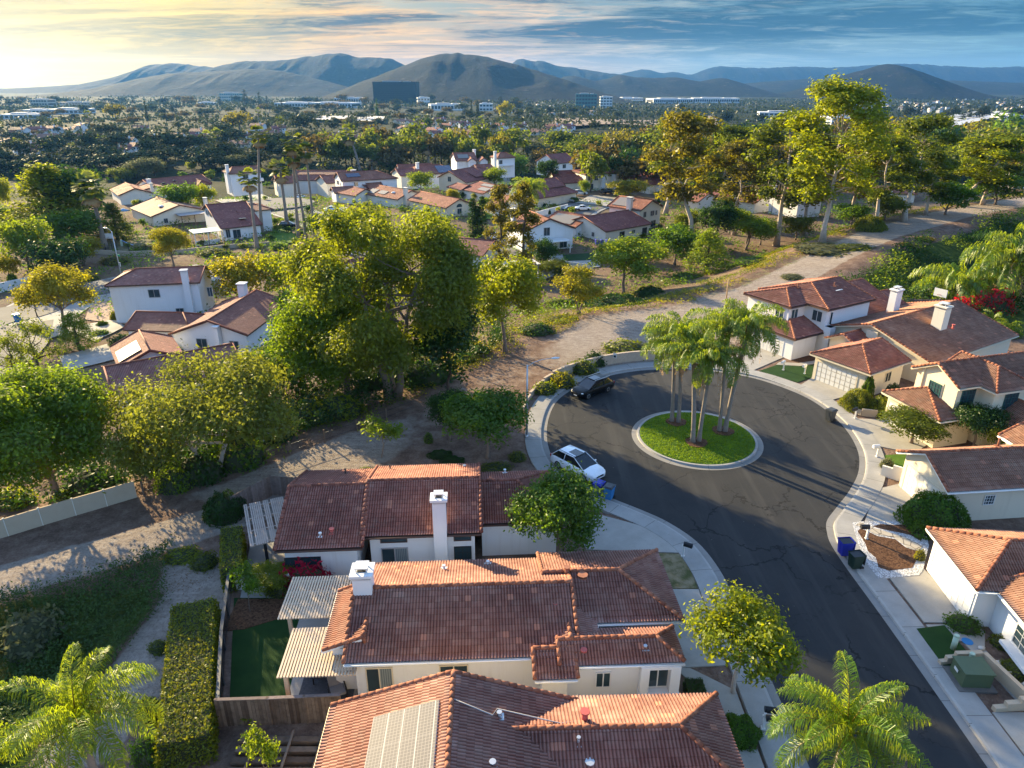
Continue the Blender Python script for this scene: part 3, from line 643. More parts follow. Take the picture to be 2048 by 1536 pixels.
h3.block(9.5,17.6,-13,-4.2,2.9,4.3,axis='x',ry=-8.6)
k=1.93/5.8
h3.solar((2.35,-1.5,3+2.35*k),(2.35,-8.7,3+2.35*k),(2.95,0,2.95*k))
h3.vent(7.9,-1.9,4.3,METAL,.2,.08); h3.vent(7.6,-4.3,4.35,METAL,.1,.1); h3.vent(11.7,-1.75,3.72,PINK,.55,.15); h3.vent(11.3,-2.9,3.75,METAL,.3,.06); h3.vent(11.7,-3.7,3.4,METAL,.15,.14)
b=MB(); kk=lambda x,y: 3.0+(11.6-x)*k+.16
b.tube([(5.9,-1.6,kk(5.9,0)),(7.6,-2.0,kk(7.6,0)),(7.8,-1.6,kk(7.8,0)),(10.6,-2.0,3.75+.16),(14.3,-1.2,3.45+.1),(14.4,-.8,3.3+.12)],.03,GUTT,6); b.build('conduit',h3.o)
h3.done()

# ---- right-hand side of the street
h5=House('tile_roofed_house','cream house at right edge with brown hip roof and long white garage door',(27.6,33.0,.06),R(-4.5),STW,R_TAN,6,fascia=TRIMW)
h5.block(-.65,9,-.5,5.75,2.9,4.35,hw=3.2); h5.block(.55,10.5,-8.5,.4,2.9,4.5,hw=0,axis='y',he=0)
h5.garage('W',(-.2,2.55,.05),4.6,2.2); h5.window('W',(1.0,-3.4,.85),2.6,1.35,grid=4,split=True); h5.wbox(.45,1.1,-4.9,-1.9,.55,.75); h5.wbox(.3,1.0,-6.2,-5.9,-.1,2.8)
h5.done()
h4=House('tile_roofed_house','cream house with sunlit gable front and dark brown tile roof behind the big clipped bush',(31.9,43.6,.06),R(5.8),STC,R_TAN,6,fascia=TRIMW)
h4.block(-.55,14,-.35,5.8,2.9,4.45,oh=.5); h4.garage('W',(-.05,2.75,.05),4.2,2.2,m=STI); h4.window('S',(3.3,.15,1.35),.85,.85,grid=4,split=False); h4.block(9.6,16,2.8,7.6,2.9,4.6,axis='y')
h4.vent(5.8,3.4,4.4,CAP,.55,.07); h4.done()
h3b=House('tile_roofed_house','two storey yellow cream house with roof tiles over its garage and teal gridded windows',(36.0,60.9,.06),R(-74),STY,R_TAN,6,fascia=TRIMC)
h3b.o.rotation_euler=(0,0,R(16))
# local frame: x into the lot, y northwards along the front
h3b.block(-.5,4.2,-6.3,.5,2.85,4.1,hw=2.4,ry=-2.2,capg=False)
h3b.block(1.5,16,-5.6,-.3,5.45,6.85,oh=.4)
h3b.block(3.9,8.6,-7.2,-1.0,5.4,6.75,axis='y',hw=2.3); h3b.block(5.0,9.4,-9.8,-6.3,2.75,4.2,axis='y',hw=0)
h3b.garage('W',(-.02,-2.4,.05),4.4,2.1); TEAL=plain('teal window frame',(.02,.09,.085),.5)
h3b.window('W',(1.88,-2.95,3.55),1.3,1.45,grid=4,fr=TEAL,trim=TRIMC); h3b.window('S',(3.2,-5.2,3.6),1.5,1.45,grid=4,fr=TEAL); h3b.window('S',(6.3,-6.76,3.5),1.5,1.6,grid=4,fr=TEAL)
h3b.door('S',(7.2,-9.36,.0),1.0,2.2); h3b.wbox(1.75,1.9,-1.5,-1.3,3.2,6.0); h3b.vent(3.5,-2.95,6.8,CAP,.3,.05); h3b.vent(6,-2.95,6.8,CAP,.3,.05); h3b.vent(9.5,-2.95,6.8,CAP,.3,.05)
h3b.done()
h2b=House('tile_roofed_house','cream house with red-brown hipped garage roof and pale chimney on its long roof',(33.15,71.35,.06),R(31.5),STC,R_MAR,6,fascia=TRIMC)
h2b.block(-.5,6.6,-6.7,.45,2.9,4.35,hw=3.6,ry=-3.1); h2b.garage('W',(-.02,-2.75,.05),4.7,2.15); h2b.window('S',(3.6,-6.25,1.1),1.0,1.1,fr=TRIMC)
h2b.block(8.2,26,-8.2,6.8,2.7,5.0,ry=-.6,roof=R_TAN); h2b.block(5.5,9.0,-1.5,3.0,2.8,3.9,roof=R_MAR); h2b.chimney(16.6,-3.7,1.25,1.25,2,6.6,m=STI); h2b.vent(18.0,-4.6,3.6,PINK,.8,.13); h2b.wbox(8.3,8.62,-1.5,-.2,3.4,4.3)
h2b.done()
h1b=House('tile_roofed_house','white two storey house with red-brown tile roofs, arched porch and white side chimney',(32.9,77.0,.06),R(30.5),STW,R_MAR,6,fascia=TRIMB)
h1b.block(1.3,6.5,2.2,9.4,5.6,6.7,hw=3.2,ry=5.6); h1b.block(4.1,13.0,-.9,9.6,5.7,7.2,ry=4.6,hw=3.6)
h1b.block(-.5,4.5,-.45,6.3,2.75,4.0,hw=2.8,ry=2.9); h1b.block(-.5,4.5,-.45,6.3,2.75,4.0,hw=2.8,ry=2.9,walls=False) if False else None
h1b.block(7.4,19.5,-1.6,10.0,2.95,5.9,ry=5.5,hw=2.0); h1b.block(15.4,22,-1.0,7.0,2.85,4.6,ry=3.2)
h1b.chimney(16.0,-1.5,1.2,.9,-.2,6.6,cap=True)
h1b.garage('W',(-.02,3.6,.05),4.4,2.1); h1b.window('W',(1.74,3.9,3.9),1.3,1.25); h1b.window('S',(2.75,2.64,3.9),1.2,1.25); h1b.window('W',(4.52,.75,3.85),1.4,1.35); h1b.window('S',(5.4,-.46,3.6),.5,1.6,split=False)
h1b.wbox(4.5,5.3,-1.3,-.5,-.1,3.6); h1b.wbox(4.45,5.35,-1.35,-.45,2.9,3.6); h1b.wbox(8.2,8.9,-1.3,-.7,-.1,3.0)
b=MB(); M=Matrix.Translation((6.8,-1.0,0)); n=14; pts=[]
for i in range(n+1):
    a=math.pi-math.pi*i/n; pts.append((1.35*math.cos(a)+.0,1.9+1.0*math.sin(a)))
for i in range(n): b.poly([M@Vector((pts[i][0],-.02,pts[i][1])),M@Vector((pts[i+1][0],-.02,pts[i+1][1])),M@Vector((pts[i+1][0],-.02,3.5)),M@Vector((pts[i][0],-.02,3.5))],STW)
b.build('porch_arch',h1b.o); h1b.door('S',(7.0,-.48,.0),1.1,2.3)
h1b.window('S',(10.6,-1.16,.1),.9,2.0,split=False,fr=TRIMB); h1b.window('S',(13.2,-1.16,.7),1.3,1.2); h1b.window('S',(18.0,-.56,.3),1.8,1.9); h1b.window('S',(9.2,-1.16,1.0),.6,1.2,split=False,fr=WHT)
h1b.vent(10,3,6.9,CAP,.35,.06); h1b.vent(6.0,5.2,6.75,CAP,.5,.08)
b=MB(); b.box(9.2,10.4,2.0,2.9,6.5,6.66,WHT); b.build('skylight',h1b.o)
h1b.done()
# ---------------------------------------------------------------- plants
L_GRN=leafmat('mid green leaves',(.040,.100,.008),(.20,.33,.010)); L_YGR=leafmat('yellowish green leaves',(.066,.125,.006),(.34,.46,.008)); L_BIG=leafmat('yellow olive leaves',(.074,.116,.007),(.38,.42,.012)); L_SAG=leafmat('sage yellow leaves',(.080,.108,.014),(.32,.34,.025)); L_VAL=leafmat('shade-darkened valley foliage',(.016,.034,.014),(.028,.05,.016),trans=.25); L_DRK=leafmat('deep green leaves',(.016,.050,.008),(.06,.13,.01),trans=.35); L_YEL=leafmat('yellow green leaves',(.095,.140,.005),(.45,.48,.007)); L_GOL=leafmat('golden leaves',(.132,.138,.005),(.52,.46,.008))  # the valley leaf colour is darkened to carry the hill's shade
L_LIM=leafmat('lime leaves',(.070,.135,.008),(.36,.44,.012)); L_OLV=leafmat('olive leaves',(.052,.080,.008),(.26,.31,.010)); L_BRN=leafmat('rusty olive leaves',(.078,.074,.010),(.31,.27,.012)); L_GRY=leafmat('grey green leaves',(.085,.10,.06),(.18,.19,.07))
L_PLM=leafmat('palm leaflets',(.060,.145,.006),(.42,.50,.010),trans=.5,gloss=.035); L_PLD=leafmat('yellowing palm leaflets',(.20,.16,.02),(.46,.34,.02)); L_FAN=leafmat('fan palm blades',(.05,.095,.012),(.26,.30,.015),gloss=.04)
L_RED=leafmat('crimson bougainvillea',(.25,.004,.03),(.5,.006,.05),hue=(1.2,1,1)); L_RED2=leafmat('scarlet bougainvillea',(.40,.008,.012),(.65,.012,.015),hue=(1.2,1,1)); L_HDG=leafmat('clipped hedge leaves',(.030,.090,.006),(.17,.26,.008),trans=.3); L_HDY=leafmat('sunlit hedge leaves',(.075,.11,.006),(.34,.33,.01),trans=.35)
L_ICE=leafmat('bank creeper leaves',(.030,.068,.012),(.12,.17,.015),trans=.25); L_GRS=leafmat('grass blades',(.075,.16,.006),(.30,.42,.01),trans=.4)
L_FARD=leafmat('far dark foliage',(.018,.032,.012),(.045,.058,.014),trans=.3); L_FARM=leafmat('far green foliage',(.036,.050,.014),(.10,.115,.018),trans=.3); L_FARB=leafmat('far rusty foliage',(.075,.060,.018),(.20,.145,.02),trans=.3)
CORE=plain('shaded bush core',(.045,.05,.022),.95)  # solid dark fill painted as the shade inside a bush
def unit(n,rs): 
    v=rs.normal(size=(n,3)); return v/np.linalg.norm(v,axis=1)[:,None]
def leaf_quads(pos,nrm,size,rs,asp=.5,jit=.35):
    n=len(pos); nrm=nrm/np.linalg.norm(nrm,axis=1)[:,None]; t=np.cross(nrm,unit(n,rs)); t/=np.linalg.norm(t,axis=1)[:,None]+1e-9; bt=np.cross(nrm,t)
    s=size*(1+jit*rs.uniform(-1,1,n))[:,None]
    V=np.stack([pos-t*s,pos+bt*s*asp-t*s*.1,pos+t*s,pos-bt*s*asp-t*s*.1],1).reshape(-1,3); return V,np.arange(4*n).reshape(-1,4)
def crown_pts(lobes,nc,nl,rc,size,rs,up=.5,out=.7,asp=.5,shell=(.5,1.),low=-.45,flat=1.):
    w=np.array([l[3]*l[4]+l[4]*l[5]+l[3]*l[5] for l in lobes]); li=rs.choice(len(lobes),nc,p=w/w.sum()); Lb=np.array(lobes)
    d=unit(nc,rs); d[:,2]=np.where(d[:,2]<low,-d[:,2]*.6,d[:,2]); r=rs.uniform(shell[0],shell[1],nc)**.6
    C=Lb[li,:3]+d*Lb[li,3:]*r[:,None]
    ii=np.repeat(np.arange(nc),nl); off=rs.normal(size=(nc*nl,3))*rc*.55; off[:,2]*=flat
    pos=C[ii]+off; nr=unit(nc*nl,rs)+out*d[ii]+off/rc*.5; nr[:,2]+=up
    return leaf_quads(pos,nr,size,rs,asp),C
class Tree: pass
def tree_mesh(key,seed,h,cb,cr,lobes,nc,nl,rc,size,bark,tr=.18,limbs=True,twigs=3,lean=0.,multi=1,**kw):
    rs=np.random.RandomState(seed); (V,Fq),C=crown_pts(lobes,nc,nl,rc,size,rs,**kw)
    cm=np_mesh(key+' crown',V,Fq); b=MB(); ctr=np.mean([l[:3] for l in lobes],axis=0)
    for k in range(multi):
        a=2*math.pi*k/max(multi,1)+seed; o=np.array([math.cos(a),math.sin(a),0])*(.0 if multi==1 else .10*cr)
        topz=cb+(h-cb)*.62; top=np.array([ctr[0]*.8+lean*h,ctr[1]*.8,topz])+o*3.*(multi>1)
        pts=[]; 
        for i in range(7):
            t=i/6; p=o*(1-t)*.5+np.array([top[0]*t**1.4,top[1]*t**1.4,-.4+(topz+.4)*t])+o*t; p[:2]+=rs.normal(size=2)*tr*.5*(i>0); pts.append(p)
        rr=[tr*(1.5 if i==0 else 1.)*(1-.72*i/6)/(1 if multi==1 else 1.25) for i in range(7)]; b.tube(pts,rr,bark,8)
        if limbs:
            for l in lobes[k::multi]:
                z0=min(topz*.96,max(cb*.55,l[2]-(.5+.5*rs.rand())*max(l[5]*1.6,1.))); t=np.clip((z0+.4)/(topz+.4),0,1); i=min(5,int(t*6)); f=t*6-i; p0=pts[i]*(1-f)+pts[i+1]*f; p2=np.array(l[:3]); p1=(p0+p2)/2+np.array([0,0,.12*np.linalg.norm(p2-p0)*rs.uniform(-.6,.9)])+rs.normal(size=3)*.12*l[3]
                r0=tr*(1-.72*t)*.62; b.tube([p0,(p0+p1)/2+rs.normal(size=3)*.04*l[3],p1,p2],[r0,r0*.8,r0*.6,r0*.32],bark,6)
                near=C[np.argsort(np.linalg.norm((C-p2)/np.array(l[3:]),axis=1))[::max(1,len(C)//(len(lobes)*max(twigs,1)))][:twigs]]
                for q in near: b.tube([p2,(p2+q)/2+rs.normal(size=3)*.08*l[3],q],[r0*.34,r0*.22,r0*.1],bark,5,cap=False)
    t=Tree(); t.crown=cm; t.trunk=b.mesh(key+' trunk'); t.h=h; t.w=2*cr; return t
def lobes_round(seed,h,cb,cr,n,fr=.55,squash=1.):
    rs=np.random.RandomState(seed+100); zc=(h+cb)/2; hh=(h-cb)/2; out=[(0,0,zc+.1*hh,cr*fr,cr*fr,hh*fr*1.1)]
    for i in range(n):
        a=2.4*i+rs.uniform(-.4,.4); u=rs.uniform(-.75,.85); q=math.sqrt(max(0,1-u*u))
        f=fr*rs.uniform(.55,1.05); out.append((cr*(1-f*.9)*q*math.cos(a),cr*(1-f*.9)*q*math.sin(a),zc+hh*(1-f*.8)*u,cr*f,cr*f,hh*f*squash))
    return out
TV={}
def rt(key,seed,h,cb,cr,nlob,nc,nl,rc,size,bark,fr=.55,**kw): TV[key]=tree_mesh(key,seed,h,cb,cr,lobes_round(seed,h,cb,cr,nlob,fr),nc,nl,rc,size,bark,**kw)
rt('dense',1,5.6,1.2,2.8,9,620,28,.40,.10,BARK,fr=.58,tr=.16)
rt('dense2',2,6.2,1.4,2.7,9,460,26,.45,.12,BARK,fr=.52,tr=.16)
rt('loose',3,5.4,1.9,2.5,8,300,26,.40,.105,BARKP,fr=.48,tr=.13,twigs=4)
rt('open',4,9.,2.6,4.2,11,300,34,.75,.17,BARK,fr=.46,tr=.22,twigs=4)
rt('open2',5,8.,2.2,3.8,10,260,34,.7,.17,BARK,fr=.42,tr=.2,multi=2,twigs=4)
rt('oak',6,11.5,2.,6.,15,1250,36,.85,.155,BARK,fr=.46,tr=.34,twigs=5)
rt('wide',7,8.8,1.8,8.6,17,950,34,.95,.155,BARKP,fr=.36,tr=.3,multi=2,twigs=7)
rt('big',8,20.,3.,9.6,36,2000,40,1.0,.18,BARK,fr=.28,tr=.5,multi=3,twigs=5)
rt('small',9,3.6,1.2,1.5,6,70,18,.32,.12,BARK,fr=.5,tr=.05)
rt('mid',10,9.,1.5,4.4,9,190,22,.95,.27,BARK,fr=.5,tr=.22,limbs=True,twigs=2)
rt('mid2',11,11.,2.,4.6,11,190,22,.95,.28,BARKD,fr=.42,tr=.25,twigs=2)
def euc(key,seed,h,cb,cr,n,nc,nl,rc,size,bark=BARKP,lean=0.):
    rs=np.random.RandomState(seed); lob=[]
    for i in range(n):
        t=(i+.5)/n; z=cb+(h-cb)*t**.9; q=(.45+.55*math.sin(math.pi*min(1,t*1.05)))*cr; a=2.4*i+rs.uniform(-.5,.5); f=rs.uniform(.22,.40)*cr
        lob.append((q*.72*math.cos(a)+lean*z,q*.72*math.sin(a),z,f,f,f*rs.uniform(.55,.95)))
    lob.append((lean*h,0,h-.28*cr,.34*cr,.34*cr,.3*cr))
    TV[key]=tree_mesh(key,seed,h,cb,cr,lob,nc,nl,rc,size,bark,tr=.36,twigs=4,lean=lean)
euc('euc',21,26,8,6.6,16,430,34,1.0,.27); euc('euc2',22,22,7,5.0,13,300,32,.95,.27); euc('euc3',23,20,8,4.8,11,230,32,.95,.26,lean=.12); euc('slim',24,17,2.0,2.4,15,190,28,.75,.23,BARKD)
euc('sparse',26,7.,1.6,3.4,10,120,22,.5,.14,BARKD)
def conifer(key,seed,h,r,nc,nl,rc,size,cb=.6,pw=1.):
    rs=np.random.RandomState(seed); t=rs.rand(nc)**.75; z=cb+(h-cb)*(1-t) ; z=cb+(h-cb)*rs.rand(nc)**1.15; q=r*(1-((z-cb)/(h-cb)))**pw*rs.uniform(.55,1.,nc)+.12; a=rs.uniform(0,6.283,nc)
    C=np.stack([q*np.cos(a),q*np.sin(a),z],1); ii=np.repeat(np.arange(nc),nl); off=rs.normal(size=(nc*nl,3))*rc*np.array([.55,.55,.35]); pos=C[ii]+off; nr=unit(nc*nl,rs)*.8; nr[:,2]+=.8; nr+=(C[ii]*np.array([1,1,0]))/r*.5
    V,Fq=leaf_quads(pos,nr,size,rs,.4); b=MB(); b.tube([(0,0,-.3),(.05,0,h*.5),(0,0,h*.93)],[r*.07+.06,r*.05+.04,.02],BARKD,7)
    t=Tree(); t.crown=np_mesh(key+' crown',V,Fq); t.trunk=b.mesh(key+' trunk'); t.h=h; t.w=2*r; TV[key]=t
conifer('conifer',31,8,2.6,240,24,.5,.16); conifer('pine',32,13,4.,330,26,.8,.22,1.5,.8); conifer('cypress',33,11,1.0,230,24,.32,.14,.2,.45)
conifer('yew',34,5.2,2.4,230,26,.5,.12,.7,.62)
def fin(me,mats):
    for m in mats: me.materials.append(m)
for t in TV.values(): t.crown.materials.append(L_GRN)
# ---- palms
def frond(L,e0,droop,ll,n,rs,planes=2,wid=.032):
    "feather frond in the x-z plane; returns leaflet quads and the rachis path"
    s=np.linspace(0,1,n); ang=e0-droop*s**1.25; dx=np.cos(ang)*L/n; dz=np.sin(ang)*L/n; x=np.cumsum(dx); z=np.cumsum(dz); V=[]; 
    T_=np.stack([np.cos(ang),0*ang,np.sin(ang)],1); Nn=np.stack([-np.sin(ang),0*ang,np.cos(ang)],1)
    for i in range(int(n*.12),n):
        l=ll*math.sin(math.pi*(.12+.80*s[i]))**.7*(1 if s[i]<.9 else .75)
        for sd in (-1,1):
            for k in range(planes):
                el=(.45-.7*k)+rs.normal()*.34; yy=np.array([0,sd,0.]); d=yy*math.cos(el)+Nn[i]*math.sin(el)+T_[i]*rs.uniform(.35,.75); d/=np.linalg.norm(d); p0=np.array([x[i],0,z[i]])+T_[i]*rs.uniform(0,L/n); p1=p0+d*l*.5; d2=d*.40+np.array([0,0,-1.0])*(.8+.4*rs.rand()); d2/=np.linalg.norm(d2); p2=p1+d2*l*.55
                w=np.cross(d,Nn[i]); w/=np.linalg.norm(w)+1e-9; w=w*wid
                V+=[p0-w*.5,p1-w,p1+w,p0+w*.5, p1-w,p2-w*.1,p2+w*.1,p1+w]
    return np.array(V),np.stack([x,0*x,z],1)
def feather_palm(key,seed,h,L,nf,n,ll,tr,lean=(0,0),dead=3,planes=2,wid=.032):
    rs=np.random.RandomState(seed); VV=[]; DV=[]; b=MB(); rb=MB(); top=np.array([lean[0]*h,lean[1]*h,h])
    path=[np.array([lean[0]*h*t**1.5,lean[1]*h*t**1.5,-.3+(h+.3)*t]) for t in np.linspace(0,1,12)]; rr=[tr*(1.45 if i==0 else 1.12 if i==1 else 1-.18*i/11) for i in range(12)]; b.tube(path,rr,PALMB,9)
    for i in range(nf):
        a=2.4*i+rs.uniform(-.2,.2); t=(i+.5)/nf; e0=1.45-1.15*t+rs.uniform(-.1,.1); dr=1.75+.65*t+rs.uniform(-.25,.3)
        V,rp=frond(L*rs.uniform(.88,1.08),e0,dr,ll,n,rs,planes,wid); c,s=math.cos(a),math.sin(a); Rm=np.array([[c,-s,0],[s,c,0],[0,0,1]]); VV.append(V@Rm.T+top); p=rp[::max(1,len(rp)//7)]@Rm.T+top; rb.tube([top]+list(p),[.045]+list(np.linspace(.035,.008,len(p))),DEAD if t>.85 else L_PLD,5,cap=False)
    for i in range(dead):
        a=2.1*i+seed; V,rp=frond(L*.8,-.75-.3*rs.rand(),.75,ll*.7,max(10,n//2),rs,1,wid); c,s=math.cos(a),math.sin(a); Rm=np.array([[c,-s,0],[s,c,0],[0,0,1]]); DV.append(V@Rm.T+top-np.array([0,0,.25]))
    t=Tree(); V=np.concatenate(VV); t.crown=np_mesh(key+' fronds',V,np.arange(len(V)).reshape(-1,4)); t.crown.materials.append(L_PLM); t.stems=rb.mesh(key+' stems')
    b.tube([top-np.array([0,0,.9]),top-np.array([0,0,.3]),top+np.array([0,0,.35])],[tr*1.05,tr*1.5,tr*.6],DEAD,9); t.trunk=b.mesh(key+' trunk'); t.dead=None
    if DV: V=np.concatenate(DV); t.dead=np_mesh(key+' dead',V,np.arange(len(V)).reshape(-1,4)); t.dead.materials.append(DEAD)
    t.h=h+(2.6 if h>3 else 1.2); t.w=2*L*.80; t.trunkh=h; TV[key]=t
feather_palm('queen',41,8.,3.6,20,40,.78,.17,(.05,.02),4,2,.031); feather_palm('queen2',42,8.4,3.7,19,40,.80,.16,(-.04,.05),4,2,.031); feather_palm('queenN',43,9.5,3.9,19,62,.88,.18,(0,0),0,2,.019); feather_palm('queen3',44,9.0,3.5,19,38,.76,.19,(.08,-.03),6,2,.031)
feather_palm('youngpalm',45,1.2,2.1,11,26,.42,.12,(0,0),0)
def fan_palm(key,seed,h,nf,fr,tr,lean,seg=13,skirt=10):
    rs=np.random.RandomState(seed); VV=[]; top=np.array([lean*h,0,h]); DD=[]
    for i in range(nf+skirt):
        dead=i>=nf; u=rs.uniform(-.75,1) if not dead else rs.uniform(-1.,-.7); a=2.4*i+rs.uniform(-.3,.3); q=math.sqrt(max(0,1-u*u)); d=np.array([q*math.cos(a),q*math.sin(a),u]); c=top+d*fr*.75+np.array([0,0,.2 if not dead else -.3]); ax=np.cross(d,[0,0,1.]); ax/=np.linalg.norm(ax)+1e-9; nn=np.cross(ax,d)
        for k in range(seg):
            b_=(-1.25+2.5*k/(seg-1)); dr=d*math.cos(b_)+ax*math.sin(b_); dr=dr+np.array([0,0,-.22]); dr/=np.linalg.norm(dr); w=np.cross(dr,nn); w=w/(np.linalg.norm(w)+1e-9)*fr*.075; l=fr*.62*rs.uniform(.85,1.1)
            (DD if dead else VV).extend([c,c+dr*l*.55+w,c+dr*l+np.array([0,0,-.08]),c+dr*l*.55-w])
    t=Tree(); V=np.array(VV); t.crown=np_mesh(key+' fans',V,np.arange(len(V)).reshape(-1,4)); t.crown.materials.append(L_FAN); V=np.array(DD); t.dead=np_mesh(key+' skirt',V,np.arange(len(V)).reshape(-1,4)); t.dead.materials.append(DEAD)
    b=MB(); b.tube([np.array([lean*h*s**1.6,0,-.4+(h+.4)*s]) for s in np.linspace(0,1,10)],[tr*(1.5-.15*i if i<3 else 1.05-.04*i) for i in range(10)],PALMB,8); t.trunk=b.mesh(key+' trunk'); t.h=h+fr*1.2; t.w=2*fr*1.25; t.trunkh=h; t.stems=None; TV[key]=t
fan_palm('fan',51,20,30,1.75,.30,-.10); fan_palm('fan2',52,12,28,1.5,.27,.02); fan_palm('fan3',53,18,30,1.7,.28,.05)
# ---- planting
def topz(px,py,Y):
    r=ray(px,py); return H+r[2]*Y/r[1]
USED={}
def plant(key,bx,by,topy,wpx,label,mat_=None,cat='tree',name=None,group=None,z=None,rot=None,pos=None):
    t=TV[key]; x,y,zz=pos if pos else (T(bx,by) if z is None else (*G(bx,by,z),z))
    dep=y*math.cos(P)+(H-zz)*math.sin(P); h=topz(bx,topy,y)-zz; w=wpx*dep/F; h=max(h,.4)
    sz=h/t.h; sx_=w/t.w
    if name is None: name='palm_tree' if hasattr(t,'trunkh') else 'conifer' if key in('conifer','pine','yew') else 'cypress_tree' if key=='cypress' else 'leafy_tree'
    rz=rot if rot is not None else random.uniform(0,6.28)
    o=empty(name,(x,y,zz),rz,label,cat,group); o.scale=(sx_,sx_,sz)
    pal=hasattr(t,'trunkh')
    if pal:
        o.scale=(1,1,1); tz=max(.5,h-(t.h-t.trunkh)*sx_)
    kids=[]
    c=link('crown',t.crown,o); kids.append(c)
    if mat_ is not None: s=c.material_slots[0]; s.link='OBJECT'; s.material=mat_
    tk=link('trunk',t.trunk,o)
    if getattr(t,'stems',None): kids.append(link('frond_stem',t.stems,o))
    if getattr(t,'dead',None): kids.append(link('dead_leaves',t.dead,o))
    if pal:
        tk.scale=(sx_,sx_,tz/t.trunkh)
        for q in kids: q.scale=(sx_,)*3; q.location=(0,0,tz-t.trunkh*sx_)
    return o
def blend_leaf(name,V,Fq,core,mat_,extra=None):
    me=np_mesh(name,V,Fq); me.materials.append(mat_); return me
def bush_mesh(key,seed,rx,ry,h,n,size,shape='dome',spread=.10,asp=.5):
    "one mesh: leaf shell plus a solid core coloured as inner shade"
    rs=np.random.RandomState(seed)
    if shape=='box':
        p=rs.uniform(-1,1,(n,3)); ax=rs.choice(5,n,p=np.array([ry*h,ry*h,rx*h,rx*h,rx*ry*1.6])/(2*ry*h+2*rx*h+rx*ry*1.6)); 
        for k,(c,s) in enumerate(((0,-1),(0,1),(1,-1),(1,1),(2,1))): p[ax==k,c]=s
        nr=np.zeros((n,3)); 
        for k,(c,s) in enumerate(((0,-1),(0,1),(1,-1),(1,1),(2,1))): nr[ax==k,c]=s
        pos=np.stack([p[:,0]*rx,p[:,1]*ry,(p[:,2]*.5+.5)*h],1)
        pos[:,:2]*=(1-.10*np.maximum(0,pos[:,2:3]/h-.6)*2)
    else:
        d=unit(n,rs); d[:,2]=np.abs(d[:,2])**(.8); d/=np.linalg.norm(d,axis=1)[:,None]; bump=1+.10*np.sin(5*np.arctan2(d[:,1],d[:,0])+seed)*np.sin(6*d[:,2]+seed)+.06*np.sin(11*d[:,0]+3*seed)
        if shape=='shrub': bump*=rs.uniform(.62,1.08,n)
        pos=d*np.array([rx,ry,h])*bump[:,None]; nr=d.copy()
    pos+=rs.normal(size=(n,3))*spread; pos[:,2]=np.maximum(pos[:,2],.02); nr=nr+unit(n,rs)*.9
    V,Fq=leaf_quads(pos,nr,size,rs,asp)
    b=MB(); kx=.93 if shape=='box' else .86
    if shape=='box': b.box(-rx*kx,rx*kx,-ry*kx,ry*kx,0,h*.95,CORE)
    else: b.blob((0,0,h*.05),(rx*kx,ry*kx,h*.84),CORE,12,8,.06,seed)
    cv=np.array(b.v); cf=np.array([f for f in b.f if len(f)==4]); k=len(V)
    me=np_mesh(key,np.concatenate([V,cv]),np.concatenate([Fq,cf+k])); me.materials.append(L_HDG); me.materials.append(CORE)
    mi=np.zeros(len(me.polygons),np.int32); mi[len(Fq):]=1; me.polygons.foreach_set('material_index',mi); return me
BM={'longhedge':bush_mesh('long hedge',7,1.22,5.4,2.1,15000,.080,'box',.075),'sidehedge':bush_mesh('side hedge',8,.68,2.5,1.9,5200,.075,'box',.05),'dome':bush_mesh('dome bush',1,1,1,1,7000,.042,spread=.035),'dome2':bush_mesh('dome bush',2,1,1,1,3200,.058,spread=.04),'shrub':bush_mesh('shrub',3,1,1,1,1500,.085,'shrub',.07),'shrub2':bush_mesh('shrub',4,1,1,1,1100,.10,'shrub',.09),'box':bush_mesh('box hedge',5,1,1,1,3000,.06,'box',.05)}
def bush(kind,px,py,wpx,hm,label,mat_=None,ratio=1.,cat='bush',name='bush',group=None,z=None,rot=0,pos=None,L=None):
    x,y,zz=pos if pos else (T(px,py) if z is None else (*G(px,py,z),z)); dep=y*math.cos(P)+(H-zz)*math.sin(P); w=L or wpx*dep/F
    o=link(name,BM[kind]); o.location=(x,y,zz-.05); o.rotation_euler=(0,0,rot); o.scale=(w/2,w/2*ratio,hm); tag(o,label,cat,group)
    if mat_: s=o.material_slots[0]; s.link='OBJECT'; s.material=mat_
    return o
# ---------------------------------------------------------------- planting: the near slope and street
plant('dense',1112,1098,955,188,'round dense green tree in front of the low white house beside the driveway',L_GRN,pos=(3.2,39.2,.05))
plant('loose',1478,1405,1208,212,'sunlit yellow leafed street tree between pavement and white house',L_YEL,pos=(11.9,27.9,.05))
def palm_at(key,pos,th,sc,rot,label):
    t=TV[key]; o=empty('palm_tree',pos,rot,label,'palm tree'); k=link('trunk',t.trunk,o); k.scale=(sc,sc,th/t.trunkh)
    for nm,me in (('crown',t.crown),('frond_stem',t.stems),('dead_leaves',t.dead)):
        if me: q=link(nm,me,o); q.scale=(sc,)*3; q.location=(0,0,th-t.trunkh*sc)
palm_at('queenN',(12.95,19.6,0),6.8,.92,.4,'drooping feathery palm at the bottom edge beside the road'); palm_at('queenN',(-17.2,20.2,hz(-17.2,20.2)),6.6-hz(-17.2,20.2),.98,2.1,'big drooping feathery palm in the bottom left corner')
